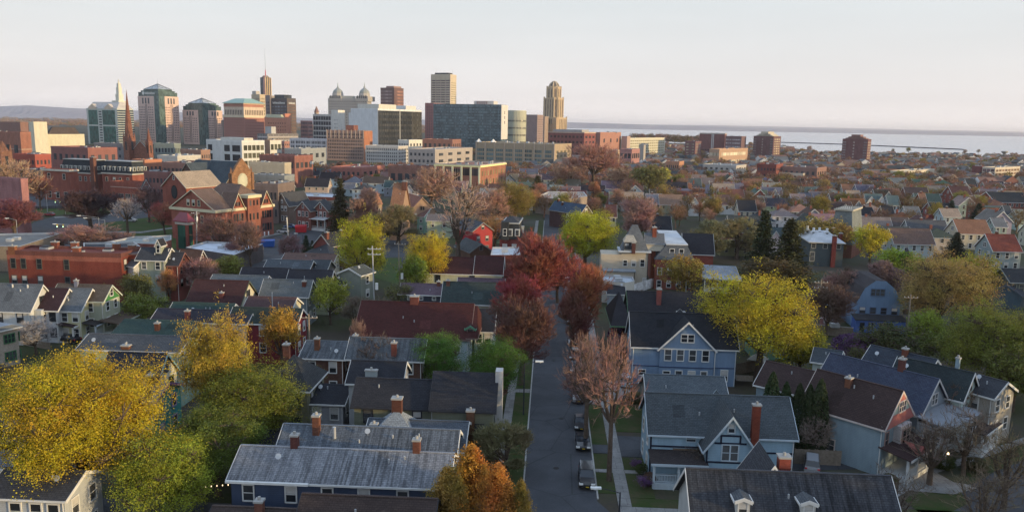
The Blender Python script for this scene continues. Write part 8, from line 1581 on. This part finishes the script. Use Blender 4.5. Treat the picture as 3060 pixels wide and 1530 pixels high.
def put_car(kind, x, y, ang, col, label, group=None, z=.025):
    p = CARP[kind]; e = p.r.copy(); del e['proto']; link(e); e.location = (x, y, z); e.rotation_euler = (0, 0, ang); tag(e, label, 'car', group)
    for c in p.r.children:
        k = c.copy(); link(k, e); 
        if k.name.startswith(('body', 'roof')): k.color = (*col, 1)
        for g in c.children: d = g.copy(); link(d, k)
    return e
BLK = (.012, .013, .016); SLV = (.32, .33, .35); WHC = (.55, .56, .57); NVY = (.02, .035, .09)
CG = 'cars parked along the right kerb'; 
for i, (b_, k, c, lb) in enumerate(((84.6, 'suv', BLK, 'black car with a yellow plate, nearest the viewer on the street'), (95.0, 'sedan', BLK, 'black car second from the near end of the parked row'), (101.5, 'sedan', (.03, .03, .035), 'charcoal car third from the near end, under bare twigs'),
    (112.0, 'suv', SLV, 'silver boxy car parked beyond the three black ones'), (119, 'sedan', (.05, .03, .03), 'dark maroon car half hidden by the big bare tree'), (126, 'sedan', (.14, .15, .16), 'grey car behind the big bare tree top'), (133, 'hatchback', (.04, .045, .06), 'dark blue car behind the pink twigs'),
    (142.5, 'hatchback', WHC, 'white car with its front clear of the pink twigs'), (158, 'sedan', SLV, 'silver car between the white one and the far cars'), (172, 'suv', (.10, .11, .13), 'dark boxy car at the rusty tree'), (184, 'sedan', WHC, 'white sedan near the far end of the parked row'), (190.5, 'hatchback', SLV, 'silver small car near the far end of the row'),
    (197, 'suv', WHC, 'white tall car under the red tree'), (204, 'sedan', (.05, .05, .055), 'black sedan under the red tree'), (211, 'sedan', SLV, 'farthest silver car visible under the red tree'))):
    x, y = S(5.0, b_); put_car(k, x, y, SD - R(90), c, lb, CG)
for px, py, ang, k, c, lb in ((2425, 1400, 70, 'suv', SLV, 'silver wagon with roof rails parked behind the dormered house'), (205, 1022, 160, 'sedan', BLK, 'black sedan beside the white gable house steps'), (868, 682, 170, 'sedan', (.05, .12, .26), 'blue sedan in front of the left brick gabled house'), (918, 684, 175, 'suv', BLK, 'black car in front of the white porch'),
    (846, 696, 172, 'hatchback', WHC, 'silver white car at the end of the brick school'), (1010, 672, 170, 'sedan', SLV, 'pale car half hidden behind the evergreen'), (148, 646, 175, 'hatchback', (.30, .02, .03), 'red car by the traffic island at left'), (172, 570, 178, 'sedan', BLK, 'dark car in the far left car park'), (196, 572, 178, 'sedan', SLV, 'silver car in the far left car park'),
    (390, 664, 5, 'suv', SLV, 'silver car beyond the pale bare tree on the lawn'), (935, 765, 100, 'hatchback', WHC, 'white car edge behind the little spruces'), (2018, 1165, 90, 'suv', (.35, .37, .4), 'pale car on the driveway by the blue house deck'), (1490, 1075, 92, 'sedan', (.13, .14, .16), 'grey car at the left kerb below the street lamp'), (1515, 840, 88, 'sedan', (.03, .035, .06), 'dark car in the drive beside the mossy green roof')):
    if lb.startswith('pale car on'): px, py = 1868, 1150
    g = G(px, py, 0); put_car(k, g[0], g[1], R(ang), c, lb, None, .06)
for p in CARP.values():
    for c in list(p.r.children):
        for g_ in list(c.children): bpy.data.objects.remove(g_)
        bpy.data.objects.remove(c)
    bpy.data.objects.remove(p.r)
# street lamps: pole, arm, head
def lamp(label, base, head, mat='dark_trim'):
    g = G(*base, 0); d = ray(*head); b = B('street_lamp', label, 'street lamp', (g[0], g[1], 0), 0)
    t = g[1] / d[1]; p = CAM + d * t; h = float(p[2]); dx = float(p[0] - g[0]); q = MB(); q.cyl(0, 0, 0, h - .4, .11, .07, mat, 7); q.build('pole', b.r); q = MB(); n = 5
    P = [(dx * i / n, 0, h - .5 + .5 * math.sin(math.pi / 2 * i / n)) for i in range(n + 1)]
    for a, c in zip(P[:-1], P[1:]): q.tube(a, c, .045, mat, 4)
    q.build('arm', b.r); q = MB(); s = .45 if dx > 0 else -.45; q.cyl(dx + s * .6, 0, h - .16, h + .02, .14, .30, 'lamp_glass', 8); q.x = TX((dx + s * .4, 0, h)); q.box(-.55, .55, -.18, .18, -.06, .12, 'lamp_glass'); q.x = None; q.build('lamp_head', b.r); return b
lamp('dark street lamp on the left sidewalk, its white head over the asphalt', (1564, 1240), (1608, 1080)); lamp('street lamp at the bottom corner, its white head left of the pole', (1850, 1545), (1786, 1458))
lamp('left one of two white lamp heads over the left road', (300, 730), (237, 645), 'galvanised'); lamp('right one of two white lamp heads over the left road', (318, 735), (256, 652), 'galvanised'); lamp('lamp arching above the traffic island road', (205, 728), (165, 670), 'galvanised')
lamp('tall curved lamp by the far left car park', (143, 645), (165, 578), 'galvanised'); lamp('curved black lamp in the brick school car park', (906, 742), (886, 698)); lamp('lamp with a white head in the shade by the bright blue house', (2550, 905), (2575, 878), 'galvanised'); lamp('lamp on the left end of the left road', (55, 735), (22, 653), 'galvanised')
def pole(label, base, top, arms=1, trans=None, mat='pole_wood', r_=.16):
    g = G(*base, 0); d = ray(*top); t = g[1] / d[1]; p = CAM + d * t; h = float(p[2]); b = B('utility_pole', label, 'utility pole', (g[0], g[1], 0), SD + R(random.uniform(-8, 8))); q = MB(); q.tube((0, 0, 0), (float(p[0] - g[0]) * .9, 0, h), r_, mat, 7); q.build('pole', b.r)
    for i in range(arms): q = MB(); z = h - .7 - i * 1.1; q.box(-1.3, 1.3, -.08, .08, z, z + .14, mat); [q.cyl(x, 0, z + .14, z + .34, .05, .04, 'lamp_glass', 5) for x in (-1.2, -.5, .5, 1.2)]; q.build('crossarm', b.r)
    if trans: q = MB(); q.cyl(.45, 0, trans, trans + 1.3, .3, .3, 'lamp_glass', 9); q.build('transformer', b.r)
    POLES.append((p[0], p[1], h)); return b
POLES = []
for lb, base, top, arms, tr in (('utility pole with a pale grey transformer can, centre left', (1120, 960), (1112, 735), 2, 6.6), ('utility pole with many brackets right of the transformer pole', (1196, 905), (1190, 722), 1, 5.5), ('pale utility pole with a transformer before the gambrel house', (2048, 905), (2052, 808), 0, 6.0),
    ('utility pole with crossarms by the dark red house', (928, 1120), (922, 938), 1, None), ('utility pole with two crossarms under the large yellow green tree', (2440, 1010), (2455, 835), 2, None), ('utility pole behind the mint shed under the yellow green tree', (2380, 1100), (2384, 975), 1, None),
    ('utility pole by the bright blue house garden', (2708, 1030), (2722, 880), 1, None), ('utility pole with a grey can in the golden brown tree', (2890, 1010), (2895, 835), 0, 7.5), ('pale utility pole at right with dark fittings', (2955, 880), (2962, 785), 0, None), ('white utility pole before the school wall with two cans', (588, 735), (588, 632), 1, 8.0), ('slim pole by the school basement windows', (636, 740), (630, 680), 0, None),
    ('tall pale pole standing in the school car park', (862, 722), (856, 650), 0, None), ('utility pole left of the spreading bare tree', (235, 715), (228, 680), 1, None), ('white pole crossing the tan roof', (1905, 600), (1905, 555), 0, None), ('pole over the reddish trees left of centre right', (1730, 600), (1729, 552), 0, None), ('pole right of the white tan roofed house', (2120, 590), (2119, 540), 1, None),
    ('pole between the dark mansard house and red tree', (1545, 680), (1543, 640), 0, None), ('pole above the red leaved tree left side', (1455, 610), (1454, 578), 0, None), ('T shaped pole among the far roofs', (2155, 545), (2155, 522), 1, None), ('slim pole behind the rust red roof', (2870, 585), (2869, 545), 0, None)):
    pole(lb, base, top, arms, tr, 'galvanised' if 'white' in lb or 'pale' in lb else 'pole_wood', .13 if base[1] > 800 else .2)
def wire(a, c, label, sag=.8):
    q = MB(); n = 8; P = [tuple(a[i] + (c[i] - a[i]) * k / n - (sag * math.sin(math.pi * k / n) if i == 2 else 0) for i in range(3)) for k in range(n + 1)]
    for u, v in zip(P[:-1], P[1:]): q.tube(u, v, .022, 'dark_trim', 3)
    return tag(q.build('power_cable'), label, 'cable')
P = POLES; wire((P[0][0], P[0][1], P[0][2] - .6), (P[1][0], P[1][1], P[1][2] - .6), 'cable between the transformer pole and its bracketed neighbour'); wire((P[3][0], P[3][1], P[3][2] - .6), (P[0][0], P[0][1], P[0][2] - 1.5), 'long cable from the dark red house pole to the transformer pole')
# fences
def fence(name, label, pts, h, mat, pick=False, px=True, z0=0.0):
    P_ = [tuple(G(*p, 0)[:2]) for p in pts] if px else pts; b = B(name, label, 'fence', (*P_[0], z0), 0); o0 = P_[0]
    q, ps = MB(), MB()
    for (x, y), (u, v) in zip(P_[:-1], P_[1:]):
        x -= o0[0]; u -= o0[0]; y -= o0[1]; v -= o0[1]; Ln = math.hypot(u - x, v - y); an = math.atan2(v - y, u - x); xf = TX((x, y, 0)) @ RZ(an); q.x = ps.x = xf
        if pick:
            n = int(Ln / .22)
            for i in range(n): q.box(i * .22, i * .22 + .11, -.02, .02, .05, h, mat)
            q.box(0, Ln, .02, .05, .25, .33, mat); q.box(0, Ln, .02, .05, h * .75, h * .75 + .08, mat)
        else:
            n = max(1, int(Ln / .3))
            for i in range(n): q.box(i * Ln / n, (i + 1) * Ln / n - .015, -.02, .02 + (i % 2) * .012, .03, h + (i * 7 % 3) * .02, mat)
        for i in range(int(Ln / 2.4) + 1): ps.box(i * 2.4 - .06, i * 2.4 + .06, -.06 - .02, .06, 0, h + .12, mat)
    q.build('panel', b.r); ps.build('post', b.r); return b
fence('picket_fence', 'white picket fence round the small yard by the left sidewalk', [S(-9.5, 112), S(-6.2, 112), S(-6.2, 98), S(-9.5, 98)], 1.05, 'white_trim', True, False); fence('board_fence', 'weathered board fence between the evergreens and blue grey house', [(2372, 1385), (2512, 1392)], 1.9, 'weathered_wood')
fence('board_fence', 'grey board fence in front of the white gabled row', [(62, 1030), (150, 1045)], 1.2, 'weathered_wood'); fence('railing_fence', 'long black railing along the far left car park', [(90, 626), (260, 622)], 1.3, 'black_metal', True)
fence('board_fence', 'brown board fence behind the deck of the sky blue house', [(2200, 1120), (2290, 1100)], 1.9, 'weathered_wood')
fence('stone_wall', 'dark stone boundary wall right of the beige mansion', [(1890, 880), (1985, 848)], 2.4, 'stone')
# bins, containers
def bin_(name, label, px, py, w, d, h, mat, ang=0, lid=True, cat='bin'):
    g = G(px, py, 0); b = B(name, label, cat, (g[0], g[1], .05), R(ang)); q = MB(); a = [(-w / 2 * .9, -d / 2 * .85, .1), (w / 2 * .9, -d / 2 * .85, .1), (w / 2 * .9, d / 2 * .85, .1), (-w / 2 * .9, d / 2 * .85, .1)]; c = [(-w / 2, -d / 2, h), (w / 2, -d / 2, h), (w / 2, d / 2, h), (-w / 2, d / 2, h)]; q.hexa(a, c, mat); q.build('body', b.r)
    if lid: q = MB(); q.hexa([(-w / 2 - .05, -d / 2 - .05, h), (w / 2 + .05, -d / 2 - .05, h), (w / 2 + .05, d / 2 + .05, h), (-w / 2 - .05, d / 2 + .05, h)], [(-w / 2, -d / 2, h + .08), (w / 2, -d / 2, h + .08), (w / 2, d / 2, h + .25), (-w / 2, d / 2, h + .25)], mat); q.build('lid', b.r)
    for s in (-1, 1): q = MB(); q.box(s * w * .3 - .08, s * w * .3 + .08, -d / 2 - .06, -d / 2 + .02, 0, .16, 'rubber'); q.build('wheel', b.r)
bin_('dumpster', 'blue dumpster in the school car park', 801, 738, 4.2, 2.4, 2.0, 'blue_paint', 10, cat='dumpster'); bin_('dumpster', 'red dumpster before the brick gabled pair', 900, 695, 4.0, 2.2, 2.4, 'red_paint', 5, cat='dumpster')
bin_('wheelie_bin', 'small purple blue bin beside the board fence', 2392, 1378, .7, .7, 1.0, 'blue_paint')
def tarp():
    g = G(322, 990, 0); b = B('boat_cover', 'crumpled blue tarp over a small boat before the green gable porch', 'tarp', (g[0], g[1], 0), R(30)); q = MB(); r = random.Random(2); n = 8; rows_ = []
    for i in range(n + 1):
        x = -2.2 + 4.4 * i / n; rows_.append([(x, y * (.9 - abs(x) * .12), max(.05, z + r.uniform(-.12, .12))) for y, z in ((-1, 0), (-.8, .7), (0, 1.2), (.8, .7), (1, 0))])
    for a, c in zip(rows_[:-1], rows_[1:]):
        for k in range(4): q.face([a[k], a[k + 1], c[k + 1], c[k]], 'blue_paint')
    q.build('cover', b.r)
tarp()
b = B('canopy', 'small white peaked garden canopy behind the deck of the sky blue house', 'canopy', (*G(2262, 1110, 0)[:2], 0), R(10)); q = MB(); q.cyl(0, 0, 2.2, 3.3, 2.0, 0, 'white_trim', 4); q.build('cover', b.r)
for x, y in ((1.9, 0), (-1.9, 0), (0, 1.9), (0, -1.9)): q = MB(); q.cyl(x * .95, y * .95, 0, 2.2, .04, .04, 'galvanised', 5); q.build('post', b.r)
# string lights and traffic signals
a0, a1 = G(606, 1452, 2.4), G(690, 1445, 2.4); b = B('string_lights', 'strand of small warm lights in the dark yard left of the streaked roof', 'string lights', (a0[0], a0[1], 0), 0); q = MB(); dv = a1 - a0; q.tube((0, 0, 2.45), (dv[0], dv[1], 2.45), .015, 'dark_trim', 3); q.tube((0, 0, 0), (0, 0, 2.45), .03, 'dark_trim', 4); q.tube((dv[0], dv[1], 0), (dv[0], dv[1], 2.45), .03, 'dark_trim', 4); q.build('cable', b.r)
for i in range(5): q = MB(); x, y = dv[0] * (i + .5) / 5, dv[1] * (i + .5) / 5; q.cyl(x, y, 2.25, 2.38, .035, .055, 'lit_bulb', 6); q.build('bulb', b.r)
def signal(label, px, py):
    g = G(px, py, 0); b = B('traffic_signal', label, 'traffic light', (g[0], g[1], 0), 0); q = MB(); q.cyl(0, 0, 0, 5.6, .1, .08, 'galvanised', 6); q.tube((0, 0, 5.5), (-4, 0, 5.7), .06, 'galvanised', 4); q.build('pole', b.r)
    for x in (-3.8, -1.9): q = MB(); q.box(x - .18, x + .18, -.15, .15, 4.6, 5.6, 'yellow_paint'); h_ = q.build('signal_head', b.r); q = MB(); q.box(x - .1, x + .1, -.20, -.151, 4.7, 4.9, 'signal_light'); q.build('lens', h_)
signal('traffic signal showing green at the left road junction', 196, 640); signal('twin yellow traffic signals behind the brick row', 210, 722)
b = B('bench_shelter', 'small pale kiosk by the far left car park', 'kiosk', (*G(217, 592, 0)[:2], 0), 0); q = MB(); q.box(-3, 3, -2, 2, 0, 3, 'plaster'); q.build('wall', b.r, (.3, .32, .32)); q = MB(); q.frus(-3.6, 3.6, -2.6, 2.6, 3, 4.4, 1.6, 1.6, 'shingle'); q.build('roof', b.r, (.12, .14, .14)); [b.win(x, -2.004, 1.0, R(180), 1.0, 1.2, '', WH) for x in (-1.8, 0, 1.8)]
put_tree('bush', *G(70, 652, 0)[:2], 2.6, 8, (.45, .33, .02), 'yellow forsythia bush by the pink house')
# low planting and yard clutter near the viewer
rr = random.Random(3); YB = []
for t in range(260):
    if len(YB) >= 46: break
    px, py = rr.uniform(600, 3000), rr.uniform(880, 1460); g = G(px, py, 0); a_ = g[0] * math.cos(SD) + g[1] * math.sin(SD)
    if -6.5 < a_ < 11.5 or not near_ok(g[0], g[1], .3): continue
    e = put_tree('bush', g[0], g[1], rr.uniform(.8, 2.0), rr.uniform(1.4, 3.4), rr.choice([(.06, .08, .025), (.10, .085, .04), (.075, .09, .03), (.11, .07, .05)])); YB.append((e, (px, py)))

for i, (a_, b_) in enumerate(((1.6, 88), (2.4, 104), (1.4, 131))):
    x, y = S(a_, b_); q = MB(); q.x = TX((x, y, 0)); q.cyl(0, 0, .021, .032, .36, .35, 'rubber', 12); q.x = None; tag(q.build('manhole_cover'), ['round manhole cover nearest the street corner', 'round manhole cover level with the timbered house', 'round manhole cover farther up the street'][i], 'manhole cover')
# ---------------------------------------------------------------- labels of the many: what they are and which landmark they stand by
LM = []
for (o, an, L_, hw, zr, lb, r_) in HOUSES:
    if lb == 'h': continue
    c = (o[0] + math.cos(an) * L_ / 2, o[1] + math.sin(an) * L_ / 2, zr * .6); LM.append((PX(c), lb, c[1]))
def trim_(w):
    while w and w[-1] in ('and', 'a', 'the', 'of', 'with', 'in', 'on', 'its', 'small', 'from', 'to', 'by', 'one', 'two', 'dark', 'left', 'right', 'front', 'behind'): w = w[:-1]
    return ' '.join(w)
def short(lb):
    w = lb.replace(',', '').split(); 
    for stop in ('with', 'behind', 'beside', 'right', 'left', 'whose', 'in', 'at', 'under', 'wedged', 'before', 'below', 'by', 'among', 'between', 'tucked', 'lit', 'of', 'crossed', 'over', 'peeking', 'rising', 'standing', 'glimpsed', 'cut', 'next', 'joined', 'half', 'seen', 'adjoining', 'squeezed', 'against', 'sloping', 'running', 'placed', 'partly', 'nearest', 'one', 'on'):
        if stop in w[2:]: w = w[:2 + w[2:].index(stop)]
    return trim_(w[:6])
import collections
shorts = collections.Counter(short(l[1]) for l in LM)
def where(px, py, depth, rad=9e9, k=0):
    best = []
    for (q, lb, d) in LM:
        if not (-20 < q[0] < 3080 and q[1] > 250): continue
        if shorts[short(lb)] > 1: continue
        dx, dy = q[0] - px, q[1] - py; best.append((math.hypot(dx, dy * 1.6), dx, dy, lb, d))
    best.sort(key=lambda t: t[0]); _, dx, dy, lb, d = best[k]
    rel = 'left of' if dx > abs(dy) * .8 else 'right of' if -dx > abs(dy) * .8 else ('in front of' if depth < d else 'behind')
    return rel, short(lb)
USED = collections.Counter(o['label'] for o in SC.objects if 'label' in o.keys() and o.parent is None)
def give(e, desc, px, py, depth, cat, group):
    for k in range(8):
        rel, lm = where(px, py, depth, k=k); art = '' if lm.split()[0] in ('a', 'one') else 'the '
        lb = '%s %s %s%s' % (desc, rel, art, lm)
        if lb not in USED and len(lb.split()) <= 16: break
    else:
        a = ['smaller', 'thinner', 'second', 'third', 'fourth', 'farther', 'nearer', 'fainter', 'low', 'slight', 'upright', 'leaning', 'dimmer', 'fifth', 'sixth']
        for w in a:
            lb = '%s %s' % (w, '%s %s %s%s' % (desc, rel, art, lm))
            if lb not in USED: break
    lb = trim_(lb.split()[:16]); USED[lb] += 1; tag(e, lb, cat, group)
for (e, (px, py), wn, rn, pi, (x, y)) in FAR:
    size = ['small', 'gabled', 'long', 'hip roofed', 'flat roofed'][pi]; desc = '%s %s house' % (wn, size) + (' with %s roof' % rn if pi != 4 else '')
    give(e, desc, px, py, y, 'house', 'houses of the right hand neighbourhood')
def cname(c, k):
    r, g, b_ = c
    if k.startswith('bare') or k.startswith('red') or k.startswith('up'): return 'russet bare' if r > 2.6 * b_ and r > .3 else 'pinkish brown bare' if r > .28 else 'brown bare' if r > g * 1.35 else 'olive grey bare'
    return 'golden budding' if r > .25 else 'olive green budding' if r > .15 else 'dark green'
for (e, (px, py), k, c, h) in MIDT:
    desc = '%s %stree' % (cname(c, k), 'tall ' if h > 11 else 'short ' if h < 8.5 else ''); give(e, desc, px, py, e.location.y, 'tree', 'trees between the houses')
for (e, (px, py)) in YB: give(e, 'low rounded shrub', px, py, e.location.y, 'shrub', 'shrubs in the back yards')
# keep every label within 16 words
for o in SC.objects:
    if o.parent is None and 'label' in o.keys():
        w = o['label'].split()
        if len(w) > 16: o['label'] = trim_(w[:16])
# the evening air
mh = bpy.data.materials.new('haze'); mh.use_nodes = True; nn = mh.node_tree; nn.nodes.clear()
o_ = nn.nodes.new('ShaderNodeOutputMaterial'); pv = nn.nodes.new('ShaderNodeVolumePrincipled'); pv.inputs['Color'].default_value = (.95, .94, 1.0, 1); pv.inputs['Density'].default_value = 5.2e-5; pv.inputs['Anisotropy'].default_value = .3
nn.links.new(pv.outputs[0], o_.inputs['Volume']); M['haze'] = mh
b = MB(); b.box(-15500, 21500, -650, 25500, -2.2, 178, 'haze'); b.build('haze', kind='stuff')
